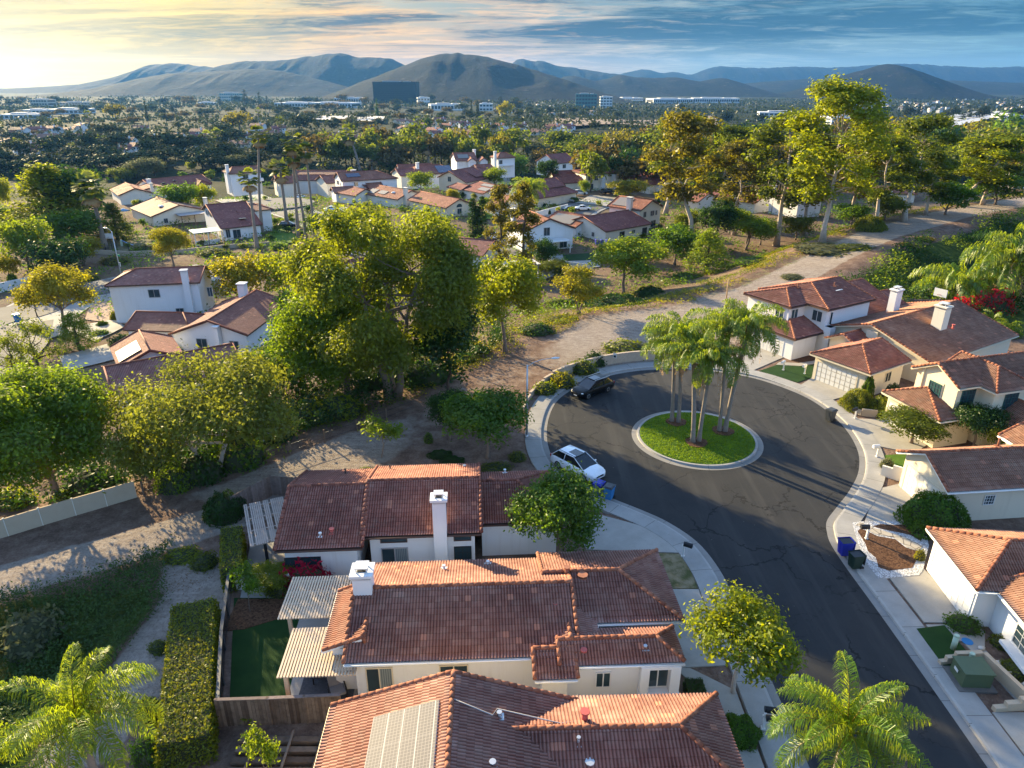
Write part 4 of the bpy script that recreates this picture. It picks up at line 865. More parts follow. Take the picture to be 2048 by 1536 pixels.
for i,(k,x,y,tx,rot_,lb) in enumerate([('queen',15.3,60.2,7.6,2.2,'leftmost queen palm of the turning circle clump'),('queen2',15.9,60.0,8.6,.7,'slender queen palm standing close behind the leftmost one on the lawn island'),('queen3',16.3,56.0,8.3,2.8,'front queen palm on the lawn island with shaggy dead fronds'),('queen',16.9,56.2,7.9,4.6,'leaning front queen palm of the pair nearest the road on the island'),('queen2',19.3,58.2,9.6,1.3,'upright queen palm of the right-hand pair on the lawn island'),('queen3',19.8,58.1,10.3,-.1,'tall right-leaning queen palm on the lawn island')]):
    t=TV[k]; o=empty('palm_tree',(x,y,.33),rot_,lb,'palm tree','queen palms on the lawn island'); s=tx/t.trunkh; o.scale=(1.12,1.12,s); link('crown',t.crown,o); link('trunk',t.trunk,o); link('frond_stem',t.stems,o)
    if t.dead: link('dead_leaves',t.dead,o)
plant('queen3',1950,640,505,175,'leaning queen palm behind the scarlet bougainvillea',rot=3.,pos=(67.2,99.5,.1))
plant('queen2',2030,640,440,190,'queen palm at the right edge beyond the scarlet bougainvillea',rot=1.,pos=(73.5,99.5,.1)); plant('queen',2040,600,470,170,'queen palm crowded behind the one at right edge',rot=2.,pos=(78.,105.,.1))
# left of the trail: the big trees
plant('oak',108,1000,745,285,'big spreading tree at left edge behind the tan fence',L_YGR)
plant('wide',425,945,735,385,'wide low tree with pale bare twigs left of the trail',L_SAG)
plant('big',785,795,402,355,'huge multi-trunked tree in the middle left of the view',L_BIG)
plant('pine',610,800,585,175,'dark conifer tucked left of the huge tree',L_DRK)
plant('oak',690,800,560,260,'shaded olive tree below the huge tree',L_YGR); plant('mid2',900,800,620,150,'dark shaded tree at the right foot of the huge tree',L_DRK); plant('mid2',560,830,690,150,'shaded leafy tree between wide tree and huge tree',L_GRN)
plant('open',1010,705,520,165,'airy yellow green pepper tree right of the huge tree',L_YEL)
plant('open2',1158,628,535,100,'small pale gold tree standing alone beside the trail',L_GOL)
plant('open',1248,590,480,155,'leafy green tree rising from the dark hedge by the trail',L_LIM)
plant('yew',1412,548,462,95,'bushy conical tree at the bend of the trail',L_LIM); plant('open2',1492,500,418,120,'bright lime pepper tree at the foot of the eucalyptus row',L_LIM)
plant('slim',1000,545,375,52,'brown columnar tree with sparse leaves, left of the pair',L_BRN); plant('slim',1045,560,372,60,'brown columnar tree with sparse leaves, right of the pair',L_BRN)
plant('dense2',975,915,770,165,'round grey green tree with white trunk above the cul-de-sac',L_GRN); plant('dense2',900,880,770,85,'small dark tree left of the white trunked tree',L_DRK)
plant('small',765,915,838,90,'young bright green tree on bare ground beside the trail',L_LIM)
plant('dense',1110,560,520,70,'round shrub tree by the white garden fence',L_OLV); plant('mid',1350,530,440,110,'leafy green tree beside the brown roofed house',L_GRN)
plant('open2',1290,545,480,80,'yellow green tree behind the dark hedge',L_YEL)
# near garden trees
plant('small',500,1225,1130,65,'slim upright green tree by the white garden fence',L_GRN); plant('dense2',545,1180,1130,90,'yellow green shrubby tree behind the white garden fence',L_YEL)
plant('small',520,1530,1465,75,'small lime tree in front of the old plank fence',L_LIM,pos=(-11.3,22.3,.05)); plant('small',485,1462,1420,50,'small yellow green sapling in the dark turf corner',L_YEL,pos=(-13.4,26.3,.1))
plant('dense2',1835,895,815,130,'pale leafed magnolia tree in front of the yellow cream garage',L_OLV,pos=(36.2,56.2,.1)); plant('dense2',1940,870,800,95,'round dark green tree beside the cream house porch',L_DRK,pos=(41.0,55.1,.1))
plant('small',1965,885,850,55,'yellow green sapling near the cream house entrance',L_YEL,pos=(41.4,53.3,.1))
# eucalyptus row along the trail
E_=[('euc3',1388,500,235,150,L_BRN,'rusty eucalyptus left end of the row by the trail'),('euc2',1468,470,285,110,L_BRN,'thin rusty eucalyptus second from the left of the row'),('euc2',1552,492,228,150,L_OLV,'dark trunked eucalyptus left of the tallest one'),('euc',1645,484,178,195,L_YEL,'tallest tree of the row with bright yellow green crown'),('euc2',1748,458,275,120,L_OLV,'olive eucalyptus right of the tallest one'),('euc3',1808,443,240,140,L_OLV,'eucalyptus with flat dark crown beside the trail'),('euc2',1850,430,310,95,L_OLV,'short grey eucalyptus under the flat crowned one'),('euc3',1925,413,278,140,L_YEL,'pale eucalyptus leaning right over the trail'),('euc2',1965,410,268,110,L_OLV,'last eucalyptus of the row near the right edge'),('euc2',1605,470,265,120,L_BRN,'rusty eucalyptus behind the tallest one'),('euc2',1700,440,290,120,L_BRN,'brown thinning eucalyptus behind the row'),('euc3',1330,430,238,120,L_OLV,'two crowned eucalyptus above the brown house roof'),('euc2',1440,450,255,110,L_OLV,'olive eucalyptus behind the left end of the row')]
for k,x,y,ty,w_,m,lb in E_: plant(k,x,y,ty,w_,lb,m,name='eucalyptus_tree',group='eucalyptus row beside the trail')
# mid-left gardens
ML=[('mid',150,470,312,140,L_DRK,'dark domed tree crowning the left clump'),('pine',115,480,332,175,L_YEL,'large cone shaped gold topped tree at left'),('mid',62,540,425,100,L_LIM,'bright pepper tree with leaning trunk near left edge'),('mid',155,500,410,125,L_GRN,'dense green tree before the leaning palm'),('mid',125,560,468,120,L_DRK,'dark green tree above the white garden wall'),('open2',168,530,475,75,L_GOL,'small golden tree on the bank by the dark green one'),('conifer',236,480,405,75,L_OLV,'dark ragged shrub tree behind the leaning palm'),('dense',347,532,455,75,L_GOL,'round golden tree on the bank above the white two storey house'),('mid',362,428,360,80,L_GRN,'round green tree before the long red roof'),('mid',408,420,362,55,L_YEL,'yellow green tree next to the round green one before the red roof'),('mid',488,610,498,120,L_GOL,'golden tree right of the white two storey house'),('mid',580,610,488,105,L_YEL,'domed yellow green tree left of the huge tree'),('open',135,665,535,140,L_GOL,'golden street tree at left by the lower road'),('mid2',75,635,570,50,L_BRN,'dark red brown tree behind the golden street tree'),('yew',160,700,628,78,L_LIM,'feathery cone shaped green tree by the lower driveway'),('sparse',88,770,650,100,L_OLV,'thin ragged pine beside the lower road'),('sparse',40,780,680,85,L_OLV,'second ragged pine at left edge'),('mid',10,470,400,60,L_GRN,'green tree cut by the left edge'),('mid',18,430,345,30,L_YEL,'small yellow eucalyptus above the dry gully'),('open2',260,520,455,0.1,L_GRN,''),
('mid',20,560,505,50,L_GOL,'golden palm-like shrub tree at left edge'),('dense',505,455,420,30,L_DRK,'small dark tree beside the plum roof'),('mid',640,480,420,55,L_LIM,'young lime tree beside the curving street'),('mid',250,365,330,60,L_OLV,'olive tree behind the long red roof'),('mid',310,352,318,45,L_GRY,'grey tree behind the long red roof, left'),('mid',295,360,310,70,L_GRY,'tall grey green tree above the long red roof'),('mid',385,345,320,22,L_YEL,'thin yellow eucalyptus above the red roof'),('mid',478,345,305,45,L_GRY,'grey tree behind the white garage house'),('mid',500,360,330,60,L_YEL,'yellow green trees behind the white garage house')]
for k,x,y,ty,w_,m,lb in ML:
    if lb: plant(k,x,y,ty,w_,lb,m)
FP=[('fan',212,500,340,62,'leaning old palm left of the tan roofed house',2.0),('fan',525,470,250,40,'tallest slender fan palm left of the street',3.3),('fan2',515,500,335,44,'short fan palm beside the plum roofed house',1.),('fan3',598,478,262,46,'thick trunked fan palm above the curving street',0.),('fan2',575,455,316,46,'medium fan palm between the tall ones',2.),('fan3',613,480,290,40,'fan palm right of the thick trunked one',4.),('fan3',631,482,282,38,'rightmost fan palm of the street cluster',5.),('fan',722,352,246,40,'tall fan palm over the rusty wood',0.),('fan2',745,350,288,40,'stout fan palm in front of the rusty wood',1.),('fan2',648,345,308,30,'small fan palm before the wood behind the long brown roof',2.),('fan2',858,345,272,34,'fan palm at the edge of the wood above the grey houses',2.),('fan2',905,330,264,34,'fan palm right of the one above the grey houses',3.),('queen',955,335,285,60,'queen palm behind the white gabled house',1.),('queen',1062,442,345,75,'queen palm between the gabled houses',2.),('queen3',1178,335,268,62,'queen palm above the wide red roofed house',1.),('fan2',700,365,335,34,'low fan palm beside the solar roofed house',1.)]
for k,x,y,ty,w_,lb,r_ in FP: plant(k,x,y,ty,w_,lb,rot=r_,group='tall palms among the houses')
for x,ty in ((946,397),(955,412),(965,393)): plant('cypress',x,472,ty,20,{946:'left dark cypress of the three by the street',955:'short middle cypress of the three by the street',965:'right tallest cypress of the three by the street'}[x],L_DRK)
MM=[('mid',843,385,338,55,L_LIM,'bright green tree beside the blue solar roof'),('mid',1030,365,300,62,L_GRN,'dark green tree before the narrow white house'),('mid2',1096,378,318,48,L_DRK,'very dark round tree between red roofed houses'),('mid',1255,398,355,85,L_GOL,'golden tree at the street corner beyond the houses'),('mid',1168,392,355,24,L_LIM,'small bright tree in front of the white columned house'),('mid',990,375,330,48,L_LIM,'lime tree behind the plum gabled roofs'),('dense',905,415,378,30,L_GOL,'small golden tree in front of the plum gabled house'),('dense',975,425,395,28,L_LIM,'small bright tree next to the cypresses'),('mid',925,345,322,35,L_GRN,'dark green tree beside the white gabled house'),('mid',880,500,440,60,L_YEL,'yellow tree left of the cypresses'),('mid',1085,540,470,60,L_DRK,'dark tree by the blue shaded white house'),('mid',1250,520,480,90,L_YEL,'yellow green tree in front of the brown roofed house'),('mid',780,345,318,70,L_GRN,'dark green trees beside the red roofs'),('mid2',1010,340,275,40,L_BRN,'rusty tree behind the narrow white house'),
('mid',1520,490,430,70,L_GRN,'leafy green tree under the eucalyptus row'),('mid',1590,480,425,70,L_OLV,'olive shrub tree under the tallest eucalyptus'),('mid',1700,455,400,70,L_GRN,'green undergrowth tree behind the clipped golden bush'),('mid',1770,440,385,80,L_OLV,'olive undergrowth tree along the trail'),('mid',1890,430,355,95,L_GRN,'green undergrowth tree near the trail end'),('mid',1990,410,340,110,L_GRN,'green tree by the trail at right edge'),('mid',2030,385,320,60,L_OLV,'olive tree at the far right edge'),('mid2',1430,500,400,80,L_DRK,'dark shaded tree below the rusty eucalyptus'),('mid2',1370,490,420,60,L_OLV,'olive tree beside the white house with chimney'),('mid',1340,505,455,70,L_LIM,'yellow green tree in front of the plum roof')]
for k,x,y,ty,w_,m,lb in MM: plant(k,x,y,ty,w_,lb,m)
# bushes and hedges
bush('dome',1870,1068,146,2.6,'big clipped round bush in front of the cream gable garage',L_HDG,ratio=.85,pos=(30.9,43.2,.05),L=4.7)
bush('longhedge',395,1400,0,1.0,'long clipped hedge running down the bank at lower left',L_HDY,pos=(-17.2,28.4,-.3),L=2,ratio=1.0,rot=R(20),name='hedge',cat='hedge')
bush('sidehedge',460,1090,0,1.0,'clipped hedge along the lattice patio side fence',L_HDY,pos=(-18.6,38.4,.05),L=2,ratio=1.0,rot=R(20),name='hedge',cat='hedge')
bush('dome2',443,1015,78,1.9,'dark round bush at the trail by the corner of the wooden fence',L_DRK,pos=(-21.6,44.6,.0))
bush('dome',1715,830,70,1.9,'lobed clipped hedge beside the cream garage drive',L_HDY,ratio=.9,pos=(34.6,63.7,.1),L=3.2); bush('dome2',1740,835,60,1.5,'low clipped hedge beside the tan planter',L_HDY,pos=(36.4,62.6,.1),L=2.6,rot=.6)
bush('dome2',1715,790,26,2.6,'small clipped pompom bush at the cream garage corner',L_HDG,pos=(36.6,66.0,.0),L=1.25); bush('dome2',1745,800,30,1.5,'dark rounded bush under the cream garage window',L_DRK,pos=(39.3,66.0,.1),L=1.8)
bush('dome',1478,1465,86,1.1,'low square green hedge beside the street tree',L_HDG,pos=(11.2,25.2,.05),L=2.3,ratio=.8); bush('box',1385,1350,30,.8,'dark low hedge at the corner of the white house',L_DRK,pos=(9.7,27.3,.05),L=1.0,ratio=1.9)
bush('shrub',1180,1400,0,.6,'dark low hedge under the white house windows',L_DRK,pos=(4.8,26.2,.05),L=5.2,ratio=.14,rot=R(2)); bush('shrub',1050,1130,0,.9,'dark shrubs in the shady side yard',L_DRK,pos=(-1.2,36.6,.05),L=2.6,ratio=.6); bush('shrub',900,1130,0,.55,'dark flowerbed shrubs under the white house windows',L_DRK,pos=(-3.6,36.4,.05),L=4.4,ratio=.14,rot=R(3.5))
bush('shrub',610,1160,0,2.3,'crimson bougainvillea bush between the two lower houses',L_RED,pos=(-12.9,35.95,.05),L=3.7,ratio=.33)
bush('shrub',560,1170,0,1.2,'olive shrub beside the crimson bougainvillea',L_OLV,pos=(-14.8,36.0,.05),L=2.2,ratio=.7)
bush('shrub',1905,630,0,2.8,'scarlet bougainvillea mound left of the palm trunk',L_RED2,pos=(62.5,93.5,.0),L=4.6,ratio=.7); bush('shrub',1965,625,0,3.4,'scarlet bougainvillea hedge right of the palm trunk',L_RED2,pos=(67.8,95.0,.0),L=6.4,ratio=.5); bush('shrub',1880,640,0,2.4,'green shrub left of the scarlet bougainvillea',L_LIM,pos=(61.6,97.,0),L=3.,ratio=.8)
for k,(x,y) in enumerate(((1985,640),(2010,655))): plant('youngpalm',x,y+12,y-18,60,'low spiky palm plant %s'%('left of the pair beyond the long brown roof','right of the pair beyond the long brown roof')[k],L_LIM,name='low_palm',cat='palm plant')
BU=[('shrub',1255,705,100,1.4,L_OLV,'brown green shrub mass behind the block wall left of the palms'),('shrub2',1090,785,50,1.2,L_OLV,'olive shrub at the left end of the block wall'),('shrub',1125,770,55,1.5,L_GOL,'golden olive shrub behind the block wall'),('shrub2',1165,745,60,1.5,L_OLV,'brownish shrub above the parked black car'),('shrub',1190,730,45,1.6,L_DRK,'dark green shrub by the small sign on the wall'),
('dome2',1175,605,90,1.2,L_DRK,'dark low hedge at the foot of the pale gold tree'),('dome2',1240,612,120,1.4,L_DRK,'dark hedge left part under the green tree'),('dome2',1300,590,60,1.3,L_DRK,'dark hedge right end by the trail'),('shrub2',1380,555,70,.8,L_GRN,'low green shrub under the conical tree'),('shrub2',1510,525,80,.9,L_GRN,'low spreading shrub under the lime pepper tree'),('shrub2',1585,555,45,.5,L_GRY,'grey green tuft on the bare slope'),('shrub2',1650,500,120,.8,L_GRY,'dry grey shrub at the foot of the tallest eucalyptus'),('shrub2',1710,497,80,.7,L_OLV,'flat olive shrub by the trail edge'),('dome',1738,460,60,2.6,L_HDY,'clipped golden bush among the eucalyptus trunks'),
('shrub',1075,665,70,1.2,L_DRK,'dark shrub under the airy pepper tree'),('shrub',950,705,60,1.4,L_GOL,'gold lit shrub at the right foot of the huge tree'),('shrub2',930,720,70,.6,L_GOL,'low gold groundcover patch by the trail'),('shrub',1115,610,50,1.1,L_LIM,'yellow green shrub left of the pale gold tree'),('shrub2',1130,640,80,.4,L_GOL,'low golden weeds around the pale gold tree'),
('shrub',680,830,110,2.2,L_YEL,'bright yellow green shrub at the fence by the trail'),('shrub',620,845,90,2.,L_YEL,'yellow shrub next to the wire fence'),('shrub',540,880,110,2.,L_DRK,'dark shrub under the wide tree by the wire fence'),('shrub',440,915,90,1.6,L_DRK,'dark green shrub behind the wire fence'),('shrub',320,935,110,2.4,L_DRK,'dark shrub beside the end of the tan fence'),('shrub',190,980,130,2.,L_DRK,'shaded shrubs behind the tan fence'),('shrub',400,955,110,2.2,L_DRK,'dark shrubs under the left part of the wide tree'),('shrub',480,925,110,2.4,L_GRN,'green undergrowth under the pale twigged wide tree'),('shrub',350,975,80,1.8,L_YGR,'sunlit green shrub between the tan fence and the wire fence'),('shrub',30,1010,90,1.4,L_YEL,'sunlit yellow shrub at the left end of the tan fence'),('shrub2',130,1000,36,.9,L_LIM,'small lime fern by the tan fence'),('shrub',760,770,120,2.4,L_DRK,'dark undergrowth at the base of the huge tree'),('shrub',850,760,120,2.2,L_DRK,'shaded undergrowth right of the huge tree trunk'),
('dome2',880,912,50,.5,L_DRK,'flat dark shrub on the bare ground, left'),('dome2',905,925,50,.5,L_DRK,'flat dark shrub on the bare ground, right'),('shrub',735,945,36,.5,L_OLV,'small olive tuft behind the long tiled roof'),('shrub',1035,918,36,.7,L_OLV,'small bush beside the white car'),('shrub2',857,885,18,1.,L_GRN,'thin green sapling on the bare ground'),('shrub2',990,938,70,.35,L_OLV,'low weeds behind the tiled roof'),
('shrub2',365,1115,70,.6,L_YEL,'sunlit shrub patch at the top of the bank'),('shrub2',410,1130,55,.9,L_OLV,'olive shrub on the bare path of the bank'),('dome2',370,1290,40,1.,L_GRN,'round green shrub beside the long hedge'),('shrub2',320,1300,50,.6,L_OLV,'low shrub in the sandy gap'),('dome2',305,1435,60,1.2,L_OLV,'round olive bush left of the long hedge'),('dome2',345,1370,40,.8,L_GRY,'grey green shrub left of the hedge'),('shrub',300,1515,70,1.3,L_GRN,'green shrub at the bottom edge by the hedge'),('shrub2',68,1290,120,2.2,L_GRY,'large grey green flowering shrub on the bank'),('shrub',30,1500,100,1.5,L_LIM,'sunlit shrub in the bottom left corner'),
('shrub',1925,1255,70,.9,L_HDG,'green shrub at the end of the white garage door'),('dome2',1985,1240,34,2.4,L_HDG,'tall clipped shrub against the white house wall at right'),('shrub2',2010,1290,60,.6,L_OLV,'olive flower bush under the right window'),('shrub2',2030,1345,60,.6,L_OLV,'low shrub in the stone terrace at right edge'),('shrub2',1838,1120,22,.9,L_GOL,'small golden shrub at the white garage corner'),('shrub2',1772,935,30,.9,L_GRY,'white flowering shrub by the low stepped wall'),
('shrub',600,470,20,1.2,L_GRN,'round shrub by the plum roofed house'),('dome2',75,575,34,1.6,L_HDG,'clipped dark bush left against the white garden wall'),('dome2',25,560,18,1.2,L_HDG,'clipped bush at left edge by the white wall'),('dome2',110,562,15,1.2,L_HDG,'small clipped bush right against the white wall'),('box',315,620,110,1.6,L_DRK,'dark hedge along the white two storey house'),('dome2',232,640,20,1.4,L_HDY,'clipped square bush at the white house corner'),('dome2',205,652,22,.8,L_HDG,'low round bush by the lower driveway'),('dome2',70,665,20,1.2,L_HDG,'round bush on the lower street corner'),('shrub',250,690,60,1.6,L_DRK,'dark cloud pruned shrubs beside the lower drive'),('shrub',340,705,50,1.2,L_YEL,'yellow green shrub under the white gable wall'),('shrub',200,670,40,.8,L_GRN,'low hedge along the lower driveway'),
('shrub',560,500,40,1.6,L_GRN,'green shrub below the tall fan palms'),('shrub',640,500,70,1.6,L_LIM,'lime shrubs on the bank under the fan palms'),('shrub',300,500,70,1.2,L_OLV,'dry shrubs on the bank below the black fence'),('shrub',430,510,80,1.4,L_OLV,'olive shrubs on the bank right of the golden tree'),('shrub',230,525,60,1.2,L_BRN,'rusty shrubs on the bank by the street lamp'),('shrub',180,560,40,1.,L_OLV,'low shrub row above the lower street'),('shrub',1700,650,60,1.,L_OLV,'weedy shrub behind the white two storey house'),('shrub2',1560,590,70,1.,L_GOL,'gold weeds above the white two storey house roof'),('shrub',1855,610,90,1.6,L_LIM,'yellow green shrub at the foot of the right bank'),('shrub2',1850,480,40,.6,L_BRN,'dry orange tuft beside the trail'),('shrub2',1810,490,30,.5,L_BRN,'small dry orange tuft beside the trail'),('shrub',2010,670,60,1.2,L_LIM,'bright shrub at the right edge behind the brown roof')]
for k,x,y,w_,hm,m,lb in BU: bush(k,x,y,w_,hm,lb,m,ratio=random.uniform(.65,.95),rot=random.uniform(-.4,.4) if k!='box' else R(25))
# undergrowth nobody could count: creeper banks, grass
def cover(name,label,n,fn,mat_,size,lift=.25,seed=0,up=1.2,cl=0):
    rs=np.random.RandomState(seed); x,y=fn(rs,n); z=hgt(x,y); hgtv=lift*(.25+1.1*vn(x,y,2.3,seed)+.7*vn(x,y,.8,seed+1))
    pos=np.stack([x,y,z+hgtv*rs.uniform(.3,1.1,n)],1); nr=unit(n,rs); nr[:,2]+=up
    V,Fq=leaf_quads(pos,nr,size,rs,.5); me=np_mesh(name,V,Fq); me.materials.append(mat_); return tag(link(name,me),kind='stuff')
def bank_left(rs,n):
    x=rs.uniform(-48,-20.,n*4); y=rs.uniform(14,47,n*4); d,_=trail_sd(x,y); g=np.abs(x+20.7+(vn(y*0,y,5,3)-.5)*2.2)
    k=(-d>3.6+1.4*vn(x,y,3,9))&(g>1.9)&((x<-20.7))&(vn(x,y,2.6,4)>.18); return x[k][:n],y[k][:n]
def fixn(fn): 
    def f(rs,n):
        x,y=fn(rs,n); i=rs.randint(0,len(x),n); j=rs.normal(size=(2,n))*.25; return x[i]+j[0],y[i]+j[1]
    return f
cover('ground_cover','',95000,fixn(bank_left),L_ICE,.085,.65,1)
def bank_right(rs,n):
    x=rs.uniform(38,150,n*6); y=rs.uniform(88,190,n*6); d,_=trail_sd(x,y); k=(-d>6.5+5*vn(x,y,9,2))&(-d<30)&(vn(x,y,6,4)>.3); return x[k][:n],y[k][:n]
cover('ground_cover','',52000,fixn(bank_right),L_DRK,.20,1.5,2)
cover('ground_cover','',9000,fixn(lambda rs,n:(lambda x,y:(lambda k:(x[k],y[k]))((vn(x,y,5,4)>.62)&(trail_sd(x,y)[0]<-8)&(trail_sd(x,y)[0]>-30)))(rs.uniform(38,150,n*8),rs.uniform(92,190,n*8))),L_LIM,.20,1.9,3)
def strip_nw(rs,n):
    x=rs.uniform(-30,170,n*5); y=rs.uniform(50,240,n*5); d,_=trail_sd(x,y); k=(d>4.6+2*vn(x,y,4,2))&(d<24)&(vn(x,y,5,7)>.46); return x[k][:n],y[k][:n]
cover('ground_cover','',40000,fixn(strip_nw),L_OLV,.14,.5,5)
cover('ground_cover','',16000,fixn(lambda rs,n:(lambda x,y:(lambda d:(lambda k:(x[k],y[k]))((d>4.2)&(d<12)&(vn(x,y,4,8)>.55)))(trail_sd(x,y)[0]))(rs.uniform(-10,170,n*6),rs.uniform(60,240,n*6))),L_GOL,.12,.35,6)
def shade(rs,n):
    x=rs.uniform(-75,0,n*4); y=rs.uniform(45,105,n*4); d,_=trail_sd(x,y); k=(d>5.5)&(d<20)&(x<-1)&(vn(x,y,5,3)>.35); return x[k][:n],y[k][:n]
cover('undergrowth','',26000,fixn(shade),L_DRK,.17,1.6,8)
def midland(rs,n):
    x=rs.uniform(-110,110,n*3); y=rs.uniform(100,290,n*3); d,_=trail_sd(x,y); k=(d>14)&(vn(x,y,7,6)>.46); return x[k][:n],y[k][:n]
cover('undergrowth','',60000,fixn(midland),L_GRN,.26,.9,9)
rs=np.random.RandomState(4); n=15000; a=rs.uniform(0,6.283,n); r_=5.1*np.sqrt(rs.rand(n)); x=ISC[0]+r_*np.cos(a); y=ISC[1]+r_*np.sin(a); ok=np.ones(n,bool)
for cx,cy,cr_ in ((15.7,60.0,.9),(16.6,55.9,.95),(19.6,58.2,.95)): ok&=np.hypot(x-cx,y-cy)>cr_
x,y,r_=x[ok],y[ok],r_[ok]; pos=np.stack([x,y,.13+.22*(1-(r_/5.2)**2)+.05],1); nr=unit(len(x),rs); nr[:,2]*=.4
V,Fq=leaf_quads(pos,nr,.075,rs,.25); me=np_mesh('grass',V,Fq); me.materials.append(L_GRS); tag(link('grass',me),kind='stuff')
# leaf litter and pebbles on the bare ground
def litter(rs,n):
    x=rs.uniform(-45,45,n*5); y=rs.uniform(36,125,n*5); d,_=trail_sd(x,y); e=inside(x,y,offs(EDGE,2.4)); k=(np.abs(d)<24)&(~e)&(vn(x,y,3,5)>.40)&~((x<-9)&(x>-20)&(y<44))&(np.hypot(x-41,y-68)>17)&~((x>-16)&(x<5.5)&(y<46.5)); k&=(np.abs(d)>2.2); return x[k][:n],y[k][:n]
cover('leaf_litter','',26000,fixn(litter),plain('dry leaf litter',(.16,.10,.06),.95,var=.6,scale=3),.07,.03,12,up=2.5)
# ---------------------------------------------------------------- streets and houses of the lower neighbourhood
def ribbon(name,px,width,m,lift=.16,pts=None,kind='structure',uvlen=True):
    p=[T(x,y)[:2] for x,y in px] if pts is None else pts
    pl=catmull(p,8); s=np.concatenate([[0],np.cumsum(np.linalg.norm(np.diff(pl,axis=0),axis=1))]); rows=[]; UV=[]
    for o in np.linspace(width/2,-width/2,7):
        q=offs(pl,o); rows.append(np.stack([q[:,0],q[:,1],hgt(q[:,0],q[:,1])+lift],1)); UV.append(np.stack([s,s*0+o],1))
    b=MB(); b.grid(np.array(rows),m,np.array(UV),smooth=True); return tag(b.build(name),kind=kind)
def patch(name,px,m,lift=.14,n=10,kind='structure'):
    "four-sided sheet laid over the terrain"
    c=[np.array(T(x,y)[:2]) for x,y in px]; rows=[]
    for i in np.linspace(0,1,n):
        r=[]
        for j in np.linspace(0,1,n):
            q=(c[0]*(1-j)+c[1]*j)*(1-i)+(c[3]*(1-j)+c[2]*j)*i; r.append((q[0],q[1],hz(q[0],q[1])+lift))
        rows.append(r)
    b=MB(); b.grid(np.array(rows),m,smooth=True,flip=True); return tag(b.build(name),kind=kind)
ASP2=plain('worn grey asphalt',(.115,.108,.10),.9,var=.25,scale=.6)
ribbon('pavement',[(-60,640),(20,652),(60,640),(130,600),(250,572),(420,545)],13.5,CONC,.14); ribbon('road',[(-90,670),(-20,640),(60,622),(140,590),(260,566),(430,540)],9,ASP2,.22)
ribbon('road',[(-60,760),(20,700),(45,650)],8.5,ASP2,.26); patch('driveway',[(60,640),(150,628),(170,660),(60,690)],COND,.24); patch('driveway',[(130,660),(230,640),(250,655),(190,685)],COND,.2); patch('driveway',[(120,715),(215,690),(235,720),(130,745)],COND,.2)
patch('side_yard',[(190,590),(260,585),(255,650),(170,640)],plain('bare pink soil',(.34,.23,.17),.95,var=.2),.12)
ribbon('pavement',[(500,402),(545,412),(600,428),(650,450),(700,476),(760,505)],12.5,CONC,.14); ribbon('road',[(490,404),(545,414),(600,431),(650,454),(700,480),(780,512)],9,ASP2,.22)
b=MB(); cx,cy,cz=T(556,411); b.prism([(cx+11*math.cos(a),cy+11*math.sin(a)) for a in np.linspace(0,6.283,40)[:-1]],cz-.8,cz+.75,ASP2); tag(b.build('road'),kind='structure')
patch('driveway',[(478,396),(520,388),(545,397),(498,408)],COND,.3); patch('driveway',[(636,428),(690,415),(712,425),(668,440)],COND,.4); patch('driveway',[(430,402),(470,395),(490,402),(450,410)],COND,.3)
ribbon('pavement',[(905,520),(985,505),(1060,470),(1130,436),(1180,412),(1240,402)],12,CONC,.14); ribbon('road',[(890,530),(985,509),(1060,474),(1130,438),(1180,414),(1250,404)],8.5,ASP2,.22)
ribbon('road',[(1130,436),(1145,420),(1140,400),(1110,380),(1040,365),(960,372)],7,ASP2,.2); patch('driveway',[(1180,392),(1240,398),(1215,415),(1150,408)],COND,.34); patch('driveway',[(985,357),(1022,357),(1030,372),(985,372)],COND,.3)
patch('patio',[(1090,512),(1210,508),(1200,535),(1095,545)],CONP,.2); patch('lawn',[(1125,512),(1185,508),(1185,522),(1130,524)],TURF,.3); patch('patio',[(1010,548),(1075,545),(1085,580),(1020,590)],CONG,.2)
patch('back_lawn',[(215,478),(300,470),(360,495),(215,505)],DRYL,.16); patch('side_yard',[(530,470),(570,455),(600,480),(545,500)],LAWN,.2); patch('lawn',[(968,425),(985,425),(985,440),(965,440)],LAWN,.3)
PANEL=plain('pale matt solar film',(.22,.20,.18),.6,.2,var=.08)
def ridge(label,A,B,zr,wS,ze,wN=None,hw=0,he=0,wall=STW,roof=R_PUR,zg=-4.3,cap=None,zeN=None,fascia=TRIMB):
    a=G(*A,zg+zr); c=G(*B,zg+zr); rot=math.atan2(c[1]-a[1],c[0]-a[0]); L=math.hypot(c[0]-a[0],c[1]-a[1]); wN=wN or wS
    h=House('tile_roofed_house',label,(a[0],a[1],zg),rot,wall,roof,0,cap=cap or CAPM,fascia=fascia); h.L=L
    h.block(-hw-(0 if hw else .0),L+he,-wS,wN,ze,zr,ry=0,hw=hw,he=he,ze1=zeN or (ze if wN==wS else zr-(zr-ze)*wN/wS),zb=-2.); return h
def wins(h,d,lst,fr=None):
    for p,w,hh in lst: h.window(d,p,w,hh,fr=fr,split=True)
h=ridge('white two storey house with maroon hip roof and side chimney beside the lower street',(273,538),(410,533),7.2,4.4,5.7,hw=3.6,roof=R_MAR); h.chimney(8.3,-4.4,.9,.7,-.5,7.7); wins(h,'S',[((3.2,-3.95,3.5),1.7,1.3),((11.5,-3.95,3.3),.8,1.5),((6.5,-3.95,.3),1.2,1.3)],GUTT); h.wbox(0,1,3,4,-1,3); h.done()
